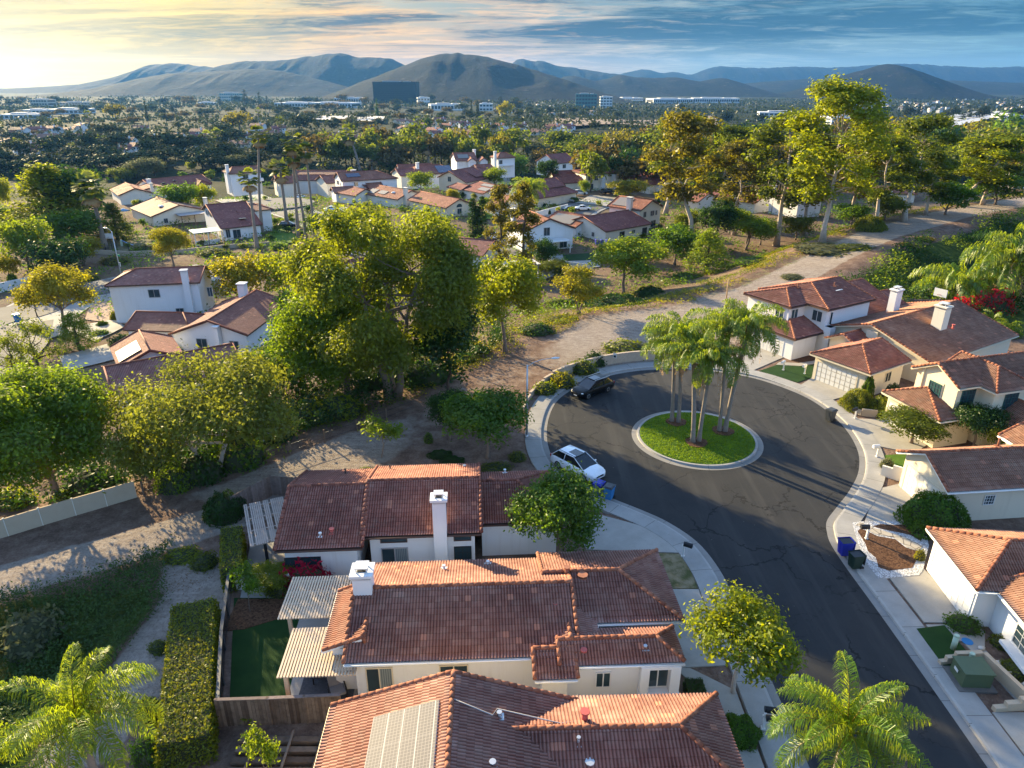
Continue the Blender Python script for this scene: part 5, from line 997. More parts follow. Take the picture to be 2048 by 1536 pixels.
h=ridge('white house with long plum brown gable roof left of the huge tree',(415,642),(513,580),4.9,5.3,3.0,wN=6.0,roof=R_FBR); h.block(1.5,9,3.5,13.5,2.7,4.2,he=0,hw=3,axis='y',zb=-2); h.chimney(13.5,1.2,1.1,1.1,3,6.4); h.chimney(-.2,-1.2,.9,.6,-.5,4.2); wins(h,'W',[((.42,-3.0,.7),1.3,1.3),((.42,1.6,.7),1.5,1.5)],GUTT); h.done()
h=ridge('house with long red tile roof half hidden behind the wide low tree',(208,735),(465,688),4.7,5.5,2.9,wN=6,roof=R_MAR,zg=-4.); h.block(1.5,9,4,13,2.8,4.4,axis='y',roof=R_FBR,zb=-2); h.solar((1.9,5.4,3.0),(1.9,9.5,3.0),(2.6,0,1.12),PANEL); h.done()
h=ridge('tan roofed low house with round skylight and timber patio roof',(359.5,410.5),(312,394),5.0,7.5,2.8,wall=STI,roof=R_TAN); b=MB(); b.box(-4,-.2,-5.5,1.5,2.7,2.85,WOODO); b.box(-4.1,.3,-5.6,1.6,2.85,2.95,GUTT); 
for y in (-5.3,-2,1.3): b.box(-3.9,-3.75,y-.08,y+.08,-1,2.7,WOODO)
b.build('patio_roof',h.o); b=MB(); b.blob((6,3,4.35),(.7,.7,.3),WHT); b.build('skylight',h.o); wins(h,'W',[((.42,4.0,.8),1.0,1.2)],GUTT); h.chimney(1.5,-7.2,1.0,.8,-.5,6); h.done()
h=ridge('white house with plum saltbox roof and white shaded patio',(411,410),(492,403),6.9,12.0,2.9,wN=5.5,roof=R_PUR); wins(h,'W',[((.42,-2.0,4.2),1.2,1.2),((.42,-.2,4.4),1.2,1.2),((.42,1.8,4.2),1.1,1.2)],GUTT); wins(h,'S',[((1.6,-11.55,.6),1.0,2.),((3.6,-11.55,.3),1.8,2.)],GUTT); h.door('S',(7.0,-11.55,0),1.2,2.2,WHT); h.block(6,h.L+5,-5,4,5.2,6.2,zb=-2,ry=0,he=3)
b=MB(); b.box(-6.2,.2,-12.3,-7.2,2.5,2.62,WHT)
for x in (-6,-3,0):
    for y in (-12.1,-7.4): b.box(x-.09,x+.09,y-.09,y+.09,-1.2,2.5,WHT)
b.box(-6.1,-.6,-12.2,-12.05,-1.2,.75,WHT); b.build('patio_cover',h.o); b=MB(); b.box(5.3,7.0,-9.2,-7.8,4.25,4.32,BLACK); b.build('skylight',h.o); h.done()
h=ridge('low white house with long plain red roof behind round trees',(285,360),(404,349),5.2,6.5,2.9,roof=R_RED); h.chimney(.6,-3.2,1.1,1,-.5,5.6); h.block(14,19,-9,-2,2.8,4.2,axis='y',he=0,hw=2,zb=-2); h.garage('W',(.42,-3.5,.1),3.,2.1); b=MB(); b.blob((5,-3.6,4.0),(.6,.6,.25),BLACK); b.blob((9,-2.6,4.35),(.6,.6,.25),BLACK); b.build('skylight',h.o); h.done()
h=ridge('white two storey house with twin white garage doors and balcony',(464,334),(514,331),7.4,5.0,5.6,hw=2.4,roof=R_FOR); h.chimney(-2.3,-2.4,1.0,.9,-1,8.4); h.garage('S',(3.0,-4.56,.0),4.2,2.2,lites=True); h.garage('S',(7.0,-4.56,0),2.4,2.2,lites=True); b=MB(); b.box(.5,8.8,-5.6,-4.58,2.6,3.6,STW); b.build('balcony',h.o); wins(h,'S',[((3,-4.56,3.7),1.8,1.5)],GUTT); h.done()
h=ridge('small tan house at the end of the cul-de-sac left of the round trees',(270,377),(250,365),4.7,5,2.9,wall=STI,roof=R_FOR); h.chimney(2,-5,.9,.8,-1,5.6); h.block(4,14,-13,0,2.8,4.4,zb=-2,roof=R_FBR); h.done()
h=ridge('low house with very long brown roof behind the fan palms',(594,341),(694,341),5.0,7.,2.8,roof=R_FBR); h.block(1,12,-10,-3,2.7,4.2,zb=-2,roof=R_FBR); h.garage('S',(8,-9.56,0),3.2,2.1); h.done()
h=ridge('white two storey house with solar panel and orange garage roof',(673,345),(751,341),7.6,5.8,5.4,wN=5.8,he=6.,roof=R_FOR); h.block(-4,3.2,-12.5,-5.6,2.7,4.0,ry=-8,zb=-2,roof=R_ORG); h.block(8,h.L,-10,-2,2.8,5.6,ry=-2,zb=-2,ze1=5.6,roof=R_FOR); wins(h,'S',[((4.8,-5.36,3.5),1.4,1.4)]); wins(h,'W',[((.42,2.2,3.6),1.1,1.3),((.42,.4,3.6),1.1,1.3),((.42,-2.2,3.6),.5,1.0)],GUTT); h.garage('S',(-.5,-12.06,0),4.6,2.1,lites=True); s=2.2/5.8; h.solar((2.5,-3.6,7.6-3.6*s),(7.0,-3.6,7.6-3.6*s),(0,2.2,2.2*s),SOLARB); h.chimney(6,1.5,1.6,.7,5,7.9); h.done()
h=ridge('cream house with red hipped garage roof and white car on its drive',(758,371),(824,381),5.0,5.5,2.9,wall=STI,roof=R_FOR); h.block(-9.5,.5,-9.5,-1.5,2.8,4.5,hw=3.6,zb=-2,roof=R_RED); h.garage('W',(-9.04,-5.6,0),4.6,2.1,lites=True); h.chimney(h.L+.2,-2.6,1.2,.9,-1,6.0); s=2.1/5.5; h.solar((-.2,-4.6,5-4.6*s),(3.2,-4.6,5-4.6*s),(0,2.4,2.4*s),PANEL); h.solar((4.6,-4.2,5-4.2*s),(8.2,-4.2,5-4.2*s),(0,1.8,1.8*s),PANEL); b=MB(); b.blob((10.5,-2.5,4.1),(.7,.7,.3),WHT); b.build('skylight',h.o); h.done()
h=ridge('cream house with low gable and arched entry above the dark cypresses',(920,398),(841,383),5.0,4.8,3.0,wall=STC,roof=R_FOR); wins(h,'W',[((.42,0,.9),1.5,1.5)],GUTT); b=MB(); 
b.poly([(.40,1.0*math.cos(a),2.75+.95*math.sin(a)) for a in np.linspace(math.pi,0,12)],GLASS); b.build('fanlight',h.o); h.wbox(-1.2,-.8,-3.6,-3.0,-1.,2.7); h.done()
h=ridge('plum roofed gabled house with one square window high in its pale wall',(897,342.5),(947,334),6.6,7.2,3.2,wN=5,wall=STC,roof=R_PUR); wins(h,'W',[((.42,0,3.1),1.4,1.7)],GUTT); h.block(8,h.L+8,-6,5,4.2,6.2,zb=-2,he=4,roof=R_PUR); b=MB(); b.box(6,7.4,-4.4,-3.2,4.5,4.62,BLACK); b.build('skylight',h.o); h.done()
h=ridge('brown roofed house with large blue solar array and stubby chimneys',(834,331),(880,329),5.6,7.5,3.0,hw=4,he=5,roof=R_RED); s=2.6/7.5; h.solar((6.5,-6.8,5.6-6.8*s),(12.5,-6.8,5.6-6.8*s),(0,5.6,5.6*s),SOLARB); h.chimney(-.6,-2.6,1.1,1,-1,6.8); h.block(-6,8,3,12,3,5.4,zb=-2,roof=R_FBR); h.done()
h=ridge('white two storey house with three small front gables at the wood edge',(905,306),(948,305),7.8,7.,5.2,roof=R_FBR); 
for x in (6.5,11.5): h.block(x-2,x+2,-9,-3,5.,6.4,axis='y',zb=-2)
wins(h,'S',[((6.5,-8.5,3.2),1.5,1.6),((11.5,-8.5,3.2),1.5,1.6),((2.2,-6.5,3.2),1.2,1.4)],GUTT); h.chimney(9.5,1,1.1,1,6,8.8); s=2.6/7; h.solar((1.5,-5.,7.8-5*s),(6,-5.,7.8-5*s),(0,3.2,3.2*s),PANEL); h.done()
h=ridge('narrow white two storey house with pyramid roof and tall chimney',(1000,305),(1011,304.5),7.9,4.,6.0,hw=3,he=3,roof=R_FOR); h.chimney(-3.6,-2.6,1,.9,-1,8.6); h.garage('S',(.9,-3.56,.2),4.4,2.2); wins(h,'S',[((-1.4,-3.56,3.6),1.5,1.6)],GUTT); b=MB(); b.box(-2.6,4.4,-4.4,-3.58,2.8,3.2,STW); b.build('balcony',h.o); h.done()
h=ridge('low red roofed house with two pale solar panels left of the queen palm',(958,363.5),(1000,371),4.8,6.5,2.8,wall=STI,roof=R_RED,hw=3); s=2/6.5; h.solar((4,-2.2,4.8-2.2*s),(10,-2.2,4.8-2.2*s),(0,1.5,1.5*s),PANEL); h.solar((6,-5,4.8-5*s),(11,-5,4.8-5*s),(0,2,2*s),PANEL); h.block(-9,0,-7,-1,2.7,4.0,hw=2,zb=-2,roof=R_PUR); h.done()
h=ridge('cream gabled house with blue solar panel and long white garden wall',(1031,369),(1098,360),6.4,8.0,2.9,wN=8.,he=5,wall=STC,roof=R_PUR); s=3.5/8; h.solar((12,-4.2,6.4-4.2*s),(18,-4.2,6.4-4.2*s),(0,3.2,3.2*s),SOLARB); wins(h,'W',[((.42,0,3),1.2,1.5)],GUTT); h.block(10,h.L+3,-4.5,5,4.8,6.9,zb=-2,ry=0); wins(h,'S',[((6,-7.5,.8),1.6,1.1),((13,-7.5,.6),1.,1.4)],GUTT); h.done()
h=ridge('plum roofed white house behind the very dark round tree',(1092,309.5),(1132,306),6.6,6.5,3.4,roof=R_PUR); wins(h,'W',[((.42,0,2.8),1.2,1.3)],GUTT); wins(h,'S',[((5,-6.1,1.2),2,1.6)],GUTT); h.done()
h=ridge('wide two storey house with red hip roof, white pillars and blue solar panels',(1183,332),(1238,330),7.6,6.2,5.5,hw=5,roof=R_RED,wall=STI); s=2.1/6.2; h.solar((2.6,-3.6,7.6-3.6*s),(5.6,-4.,7.6-4*s),(0,2.6,2.6*s),SOLARB); h.solar((6.6,-3.6,7.6-3.6*s),(13.4,-3.6,7.6-3.6*s),(0,3.,3.*s),SOLARB)
for x in (1.0,5.2): h.wbox(x,x+1.1,-7.2,-5.7,-1,5.2,STW)
wins(h,'S',[((-3,-5.8,3.4),1.4,1.5),((-.6,-5.8,3.4),1.4,1.5),((-2.6,-5.8,.5),2.,1.8)],GUTT); h.block(h.L-2,h.L+7,-9,2,3.0,5.6,zb=-2,ry=-2,roof=R_RED); h.block(-16,-5,-5.5,4,2.8,4.6,hw=4,zb=-2,roof=R_RED); h.block(-13,-2,3,10,3.4,5.6,zb=-2,roof=R_RED); h.chimney(-12,6,1,.9,4,6.4); b=MB(); b.box(h.L+1,h.L+3,-5.5,-4.4,4.9,5.02,WHT); b.build('skylight',h.o); h.done()
h=ridge('red roofed bungalow with bay windows behind the golden corner tree',(1287,346),(1346,353),5.2,6.5,2.9,wall=STI,roof=R_RED); h.block(6,11,-9.5,-3,2.8,4.2,axis='y',hw=2,zb=-2,roof=R_RED); wins(h,'S',[((8.5,-9.06,.8),2,1.5)],GUTT); h.block(-1,4,-9,-2,2.8,4.4,axis='y',zb=-2,roof=R_PUR); h.done()
h=ridge('white two storey house with tan solar panels and white chimney, front gable at its right',(1238,392),(1306,400.5),7.4,5.,5.4,wall=STI,roof=R_FOR); h.chimney(6.9,-4.9,1.3,1,-1,8.2); s=2/5; h.solar((1,-4.2,7.4-4.2*s),(5.5,-4.2,7.4-4.2*s),(0,3.6,3.6*s),plain('pale tan solar film',(.22,.18,.13),.3)); wins(h,'E',[((h.L-.42,-2.6,3.4),1.2,1.4),((h.L-.42,.8,3.4),1.6,1.3),((h.L-.42,2.6,3.4),.8,1.2),((h.L-.42,1.5,.6),2.2,1.6)],GUTT); wins(h,'S',[((3,-4.56,3.2),.9,1.3)],GUTT); h.done()
h=ridge('blue shaded white gable house with terracotta roof and white patio cover',(1100.6,438),(1058,422),7.0,6.4,4.5,roof=R_FOR); wins(h,'W',[((.42,0.6,3.3),1.5,1.8)],GUTT); wins(h,'W',[((.42,-3.6,.3),1.8,2.0),((.42,2.5,.1),2.6,2.1)],GUTT); h.chimney(10,4.6,1.1,.9,-1,8.); b=MB(); b.box(-3.6,.3,-3.5,5,2.55,2.7,WHT); b.box(-3.55,-3.4,-3.4,-3.25,-1,2.55,WHT); b.box(-3.55,-3.4,.9,1.05,-1,2.55,WHT); b.box(-3.55,-3.4,4.8,4.95,-1,2.55,WHT); b.build('patio_cover',h.o); h.done()
h=ridge('low house with long plain brown roof and dark doors behind the trail trees',(1167,434),(1259,420),5.2,7.5,2.8,wall=STI,roof=R_PUR); h.door('S',(6,-7.06,0),1.8,2.1,BLACK); h.door('S',(14,-7.06,0),1.8,2.1,BLACK); wins(h,'S',[((10,-7.06,1.2),1.2,.8),((18,-7.06,.9),1.5,1.2)],GUTT); wins(h,'W',[((.42,-3,1.),.9,1.)],GUTT); h.done()
h=ridge('low terracotta roof with dull tan solar film between two larger houses',(1115,422),(1182,432.5),4.9,5.5,2.9,roof=R_FOR); s=2/5.5; h.solar((1.2,-4.8,4.9-4.8*s),(8.4,-4.8,4.9-4.8*s),(0,3.8,3.8*s),MATS.get('x') or plain('dull tan solar film',(.20,.165,.11),.35)); h.done()
h=ridge('white house with plum tile roof seen between the eucalyptus trunks',(1571,376),(1626,384.5),6.8,5,4.8,zg=-4,roof=R_PUR); wins(h,'E',[((h.L-.42,-1.5,2.9),1.3,1.5)],GUTT); wins(h,'S',[((2.5,-4.56,3.),1.2,1.4)],GUTT); h.chimney(-.5,-4,1,.9,-1,7.6); h.done()
for lb,A,B,zg,rf in (('low red roof right of the white garage house beyond the palms',(548,352),(585,350),-4.3,R_RED),('plum roof with gable left of the blue solar array',(790,338),(826,336),-4.3,R_PUR),('red roof between the gabled house and the narrow white house',(948,330),(980,328),-4.3,R_RED),('low red roof left of the wide two storey house',(1118,350),(1148,346),-4.3,R_RED),('terracotta roof at the head of the garden wall',(1000,388),(1030,394),-4.3,R_FOR),('red roof behind the left end of the eucalyptus row',(1420,378),(1468,382),-4.3,R_RED),('white house behind the rusty eucalyptus',(1496,384),(1535,389),-4.3,R_FBR),('red roof under the tall fan palm by the wood',(716,362),(756,358),-4.3,R_RED),('small house roof behind the eucalyptus row, left of two',(1395,383),(1420,386),-4.3,R_FOR),('red roof glimpsed behind the eucalyptus row, right of two',(1785,370),(1832,372),-5,R_FOR),('cut off tile roof at the right edge above the trail',(2016,340),(2075,338),-8,R_TAN),('low tile roof at the right edge below the cut off one',(2000,358),(2060,352),-7,R_FOR),('plum roof low among trees below the cypresses',(905,474),(990,482),-4.3,R_MAR),('white house half hidden behind the huge tree',(700,520),(760,512),-4.3,R_PUR),('tiled house hidden behind the golden street tree',(640,352),(668,350),-4.3,R_FBR)):
    h=ridge(lb,A,B,4.9,5.5,2.9,zg=zg,roof=rf,wall=STI); h.done()
# ---------------------------------------------------------------- vehicles
def paint(name,c,rough=.25,metal=0.,coat=.6): 
    m=bpy.data.materials.new(name); m.use_nodes=True; N=NT(m.node_tree); d=N.noise(N.pos(),3,3).outputs[0]; N.out(N.bsdf(N.mix(N.rng(d,.4,.8,0,.12*min(1,c[1]*4)),c,(.25,.22,.18)),rough,.5 if c[1]>.02 else .22,metal,**{'Coat Weight':coat,'Coat Roughness':.06})); return m
PW=paint('white car paint',(.78,.79,.80)); PB=paint('black car paint',(.004,.005,.006),.4,0.,.08); PS=paint('silver car paint',(.38,.39,.40),.3,.4); PD=paint('dark grey car paint',(.03,.035,.04)); PR=paint('dark red car paint',(.06,.008,.01))
CGL=plain('tinted car glass',(.008,.012,.015),.04,.7,var=.02); LGT=plain('headlamp lens',(.70,.72,.74),.08,.6,var=.02); TLT=plain('tail lamp lens',(.30,.01,.01),.12,.5,var=.02); PLT=plain('number plate white',(.70,.70,.70),.5); CHR=plain('satin wheel rim',(.42,.43,.44),.28,.5,.8)
CARS={}
def car_proto(kind):
    L,W,H_=(4.9,1.94,1.66) if kind=='suv' else (4.7,1.82,1.43) if kind=='sedan' else (5.5,1.95,1.88)
    hw=W/2; parts={}; b=MB(); BODY=PW
    # stations: x, bottom, shoulder height, deck height, half width
    if kind=='suv': st=[(-L/2,.45,.78,.92,hw*.80),(-L/2+.10,.30,.82,1.02,hw*.93),(-L/2+.55,.24,.84,1.06,hw),(-.6,.22,.86,1.04,hw),(.55,.22,.86,1.02,hw),(L/2-1.15,.22,.84,1.00,hw*.99),(L/2-.45,.25,.80,.93,hw*.95),(L/2-.12,.30,.70,.80,hw*.84),(L/2,.40,.60,.66,hw*.66)]
    elif kind=='sedan': st=[(-L/2,.42,.70,.82,hw*.78),(-L/2+.12,.28,.74,.93,hw*.92),(-L/2+.7,.20,.74,.95,hw),(-.5,.18,.74,.92,hw),(.6,.18,.74,.90,hw),(L/2-1.1,.18,.72,.86,hw*.98),(L/2-.4,.22,.66,.76,hw*.93),(L/2-.1,.28,.58,.64,hw*.80),(L/2,.36,.52,.56,hw*.64)]
    else: st=[(-L/2,.55,.95,1.08,hw*.9),(-L/2+.1,.40,.98,1.12,hw*.97),(-1.0,.34,.98,1.12,hw),(0,.32,.96,1.10,hw),(1.0,.32,.94,1.08,hw),(L/2-.9,.34,.92,1.05,hw*.98),(L/2-.25,.40,.86,.98,hw*.93),(L/2,.48,.74,.82,hw*.82)]
    rows=[]
    for x,zb,zs,zd,w in st:
        rows.append([(x,-w*.90,zb),(x,-w,zb+.14),(x,-w,zs-.12),(x,-w*.985,zs),(x,-w*.93,zd-.03),(x,-w*.78,zd),(x,0,zd+.025),(x,w*.78,zd),(x,w*.93,zd-.03),(x,w*.985,zs),(x,w,zs-.12),(x,w,zb+.14),(x,w*.90,zb)])
    b.grid(np.array(rows),BODY,smooth=True,flip=False); b.poly(rows[0][::-1],BODY); b.poly(rows[-1],BODY)
    b.poly([rows[i][0] for i in range(len(rows))]+[rows[i][-1] for i in range(len(rows)-1,-1,-1)],DARKR)
    zd=st[3][3]; 
    if kind=='suv': g=[(-L/2+.16,1.02,.90),(-L/2+.80,H_-.07,.73),(.15,H_-.02,.74),(1.35,1.0,.90)]
    elif kind=='sedan': g=[(-L/2+.75,.90,.86),(-L/2+1.55,H_-.04,.70),(.15,H_-.0,.70),(1.18,.88,.88)]
    else: g=[(-L/2+.12,1.08,.93),(-L/2+.22,H_-.04,.80),(.55,H_,.80),(1.45,1.06,.93)]
    # roof skin and pillars
    xs_=[q[0] for q in g]; (x0,z0,w0),(x1,z1,w1),(x2,z2,w2),(x3,z3,w3)=g
    b.grid(np.array([[(x1,y*w1*hw,z1+(.0 if abs(y)>.9 else .035)) for y in (-1,-.8,0,.8,1)],[((x1+x2)/2,y*(w1+w2)/2*hw,max(z1,z2)+.02+(.0 if abs(y)>.9 else .035)) for y in (-1,-.8,0,.8,1)],[(x2,y*w2*hw,z2+(0 if abs(y)>.9 else .035)) for y in (-1,-.8,0,.8,1)]]),BODY,flip=True)
    for s in (-1,1):
        for p,q in (((x0,s*w0*hw,z0),(x1,s*w1*hw,z1)),((x3,s*w3*hw,z3),(x2,s*w2*hw,z2)),((x1,s*w1*hw,z1),(x2,s*w2*hw,z2)),(((x1+x2)/2-.1,s*(w0+.02)*hw,z0),((x1+x2)/2-.05,s*w1*hw,z1))): b.tube([p,q],.034,BODY,5)
    parts['body']=b
    w=MB(); e=.985
    A=[(x0,-w0*hw*e,z0),(x0,w0*hw*e,z0)]; B=[(x1,-w1*hw*e,z1-.01),(x1,w1*hw*e,z1-.01)]; C=[(x2,-w2*hw*e,z2-.01),(x2,w2*hw*e,z2-.01)]; D=[(x3,-w3*hw*e,z3),(x3,w3*hw*e,z3)]
    w.poly([A[1],A[0],B[0],B[1]],CGL); w.poly([C[1],C[0],D[0],D[1]],CGL); w.poly([A[0],D[0],C[0],B[0]],CGL); w.poly([D[1],A[1],B[1],C[1]],CGL)
    if kind=='suv': w.box(-.75,.25,-w1*hw*.62,w1*hw*.62,H_+.005,H_+.035,CGL)
    parts['window']=w
    r=.36 if kind!='sedan' else .33; wx=(L*.30,-L*.295)
    return dict(L=L,W=W,hw=hw,parts=parts,r=r,wx=wx,st=st,H=H_,g=g)
def car(kind,label,x,y,z,rot,pnt,group=None,full=True,name='parked_car',cat='car',sc=1.):
    if kind not in CARS:
        d=car_proto(kind); CARS[kind]=dict(d,body=d['parts']['body'].mesh('car body'),win=d['parts']['window'].mesh('car window'))
        r=d['r']; b=MB(); b.tube([(0,-.11,0),(0,.11,0)],r,DARKR,18); CARS[kind]['tyre']=b.mesh('tyre'); b=MB(); b.tube([(0,-.118,0),(0,.118,0)],r*.66,CHR,14)
        for k in range(5): a=k*1.2566; b.tube([(0,.12,0),(r*.6*math.cos(a),.122,r*.6*math.sin(a))],.03,DARKR,4); b.tube([(0,-.12,0),(r*.6*math.cos(a),-.122,r*.6*math.sin(a))],.03,DARKR,4)
        CARS[kind]['rim']=b.mesh('rim')
    d=CARS[kind]; o=empty(name,(x,y,z),rot,label,cat,group); o.scale=(sc,)*3
    bo=link('body',d['body'],o); s=bo.material_slots[0]; s.link='OBJECT'; s.material=pnt
    link('window',d['win'],o)
    for wx in d['wx']:
        for sy in (-1,1):
            w=link('wheel',d['tyre'],o); w.location=(wx,sy*(d['hw']-.10),d['r'])
            if full: link('rim',d['rim'],w)
    if full:
        L,hw=d['L'],d['hw']; zf=d['st'][-3][2]
        for sy in (-1,1):
            b=MB(); b.blob((L/2-.30,sy*hw*.74,zf-.03),(.20,.15,.075),LGT,8,5,0); b.build('headlight',o)
            b=MB(); b.box(-L/2-.01,-L/2+.14,sy*hw*.78-.12,sy*hw*.78+.12,.80,1.0,TLT); b.build('tail_light',o)
            b=MB(); b.blob((.95,sy*(hw+.10),1.06 if kind!='sedan' else .95),(.09,.12,.08),pnt,8,5,0); b.build('wing_mirror',o)
            b=MB(); b.tube([(-L/2+.6,sy*d['g'][1][2]*hw*.96,d['H']+.05),(.4,sy*d['g'][1][2]*hw*.96,d['H']+.06)],.022,BLACK if pnt is not PB else ALU,5); b.build('roof_rail',o)
        b=MB(); b.box(L/2-.10,L/2+.005,-.42,.42,.52,.66,BLACK); b.build('grille',o); b=MB(); b.box(L/2-.02,L/2+.02,-.22,.22,.40,.50,PLT); b.build('number_plate',o)
    return o
car('suv','white car with black glass sunroof parked at the left kerb of the turning circle',5.55,51.35,.0,math.atan2(-2.9,2.6),PW)
car('suv','black car parked at the kerb near the block wall',8.45,67.6,.0,math.atan2(-3.2,-3.9),PB)
def mcar(k,px,py,rot,p,lb,**kw):
    x,y,z=T(px,py); car(k,lb,x,y,z+.28,R(rot),p,full=False,**kw)
mcar('sedan',665,424,20,PW,'white sedan on the drive beside the red hipped garage'); mcar('suv',602,397,60,PW,'white pickup sized car in front of the long brown roofed house'); mcar('sedan',579,396,70,PW,'white car left of the pickup sized one in the far cul-de-sac'); mcar('suv',578,457,10,PB,'black car by the plum roofed house under the tall fan palms'); mcar('sedan',990,478,80,PW,'white car beside the three dark cypresses'); mcar('suv',1160,391,0,PW,'white truck with a cap on the pale driveway'); mcar('sedan',1166,422,5,PW,'white sedan parked in front of the white chimney house'); mcar('sedan',1140,424,10,PD,'dark blue grey sedan beside the white sedan by the white wall'); mcar('suv',1213,388,40,PD,'dark car next to the golden corner tree'); mcar('sedan',1152,382,20,PR,'dark car in the shade before the white pillared house'); mcar('suv',1022,352,30,PB,'black car before the narrow white house garage'); mcar('sedan',1148,405,60,PS,'silver car at the end of the garden wall'); mcar('suv',735,438,60,PD,'dark car half hidden left of the huge tree crown')
# ---------------------------------------------------------------- bins, posts, lamps, small street things
def bin_(px,py,rot,m,lidm,label,z=.0,open_=False,pos=None,s=1.):
    x,y,zz=pos or (*G(px,py,z),z); o=empty('wheelie_bin',(x,y,zz),rot,label,'bin','wheelie bins at the kerb'); o.scale=(s,)*3; b=MB()
    lo,hi=.24,.31; 
    P_=[[(-lo,-lo*1.05,.10),(lo,-lo*1.05,.10),(lo,lo*1.05,.10),(-lo,lo*1.05,.10)],[(-hi*.97,-hi*1.1,.95),(hi*.97,-hi*1.1,.95),(hi*.97,hi*1.1,.95),(-hi*.97,hi*1.1,.95)],[(-hi*1.05,-hi*1.2,.95),(hi*1.05,-hi*1.2,.95),(hi*1.05,hi*1.2,.95),(-hi*1.05,hi*1.2,.95)],[(-hi*1.05,-hi*1.2,1.02),(hi*1.05,-hi*1.2,1.02),(hi*1.05,hi*1.2,1.02),(-hi*1.05,hi*1.2,1.02)]]
    for i in range(3):
        for j in range(4): k=(j+1)%4; b.poly([P_[i][j],P_[i][k],P_[i+1][k],P_[i+1][j]],m)
    b.poly(P_[0][::-1],m); b.poly([(p[0]*.93,p[1]*.93,.97) for p in P_[3]],BLACK if open_ else m); b.box(-.02,.02,-hi*1.1,-hi*1.05,.25,.85,m); b.build('body',o)
    l=MB()
    if open_: l.box(-hi*1.02,hi*1.02,hi*1.22,hi*1.30,.35,1.02,lidm)
    else:
        l.box(-hi*1.08,hi*1.08,-hi*1.24,hi*1.28,1.02,1.07,lidm); l.box(-hi*.8,hi*.8,-hi*.95,hi*1.0,1.07,1.11,lidm)
    l.build('lid',o)
    h=MB(); h.tube([(-hi*.9,hi*1.42,.98),(hi*.9,hi*1.42,.98)],.022,BLACK,6); h.box(-hi*.85,-hi*.78,hi*1.1,hi*1.42,.95,1.0,m); h.box(hi*.78,hi*.85,hi*1.1,hi*1.42,.95,1.0,m); h.build('handle',o)
    for sx in (-1,1):
        w=MB(); w.tube([(sx*.27-.03,hi*.95,.13),(sx*.27+.03,hi*.95,.13)],.13,BLACK,12); w.build('wheel',o)
    return o
bin_(0,0,R(-35),BLUE,BLUE,'bright blue bin with closed lid by the white car',pos=(6.85,47.55,.02),s=1.12); bin_(0,0,R(-30),BLUE2,GREYP,'blue bin with black lid right of the bright blue one',pos=(7.6,47.0,.02),s=1.12)
bin_(0,0,R(-85),BLUE,BLUE,'open bright blue bin on the right kerb beside the white gravel garden',pos=(22.95,39.9,.02),open_=True,s=1.2); bin_(0,0,R(-80),DGRN,BLACK,'open dark green bin right beside the open blue bin',pos=(23.05,38.5,.02),open_=True,s=1.15)
bin_(0,0,R(-60),GREYP,GREYP,'black lidded bin alone at the kerb near the cream garage',pos=(30.75,60.9,.02),s=1.15)
x,y,z=T(38,648); bin_(0,0,1.,BLUE2,WHT,'light blue bin with pale lid on the lower street corner',pos=(x,y,z+.25),s=1.3)
for k,(px,py,mm,lb) in enumerate(((1193,492,BLUE,'blue bin left of three by the white patio fence'),(1203,493,BLUE,'blue bin middle of three by the white patio fence'),(1214,493,BLUE,'blue bin right of three by the white patio fence'),(684,447,DGRN,'dark bin by the red hipped garage kerb'),(692,448,BLUE2,'light blue bin by the red hipped garage kerb'))):
    x,y,z=T(px,py); bin_(0,0,.3,mm,mm,lb,pos=(x,y,z+.25),s=1.2)
def mailbox(pos,rot,label,dbl=False,post=WHT,box=BLACK):
    o=empty('mailbox',pos,rot,label,'mailbox'); b=MB(); b.box(-.06,.06,-.06,.06,-.1,1.05,post); b.box(-.05,.05,-.4,.12,.86,.94,post); b.box(-.1,.1,-.1,.1,-.1,.12,post); b.build('post',o)
    for i,dx in enumerate((-.26,.26) if dbl else (0,)):
        m=MB(); rows=[]
        for yy in (-.58,.02): rows.append([(dx-.13,yy,.95),(dx-.13,yy,1.12)]+[(dx+.13*math.cos(a),yy,1.12+.13*math.sin(a)) for a in np.linspace(math.pi,0,7)[1:]]+[(dx+.13,yy,.95),(dx-.13,yy,.95)])
        m.grid(np.array(rows),box,smooth=False); m.poly(rows[0],box); m.poly(rows[1][::-1],box); m.build('box',o)
    return o
mailbox((11.75,39.6,.1),R(60),'black mailbox on white post at the corner of the dry lawn'); mailbox((12.65,25.6,.1),R(80),'pair of black mailboxes beside the square green hedge',True); mailbox((33.3,61.2,.1),R(-60),'dark mailbox on thick white post by the lobed hedge'); mailbox((25.3,41.6,.1),R(-90),'dark mailbox on white post in the white gravel garden'); mailbox((30.8,73.7,.1),R(-50),'white mailbox post by the small green lawn',box=WHT); mailbox((32.8,72.6,.1),R(-50),'short white post lamp on the small green lawn',box=WHT); mailbox((31.8,53.6,.1),R(-80),'white mailbox on the small lawn by the pale stepped wall',box=WHT)
def lamp(pos,h,rot,label,arm=2.3):
    o=empty('street_lamp',pos,rot,label,'street lamp'); b=MB(); b.tube([(0,0,-.2),(0,0,h*.5),(0,0,h)],[.12,.095,.07],METAL,10); b.cyl(0,0,-.1,.35,.16,METAL,10); b.tube([(0,0,h-.15),(arm*.25,0,h+.22),(arm*.6,0,h+.42),(arm,0,h+.48)],.035,METAL,6); b.build('pole',o)
    c=MB(); c.blob((arm+.25,0,h+.46),(.42,.16,.09),ALU,10,6,0); c.build('lamp_head',o); return o
lamp((1.35,57.3,.05),7.2,R(12),'grey street lamp at the left edge of the turning circle')
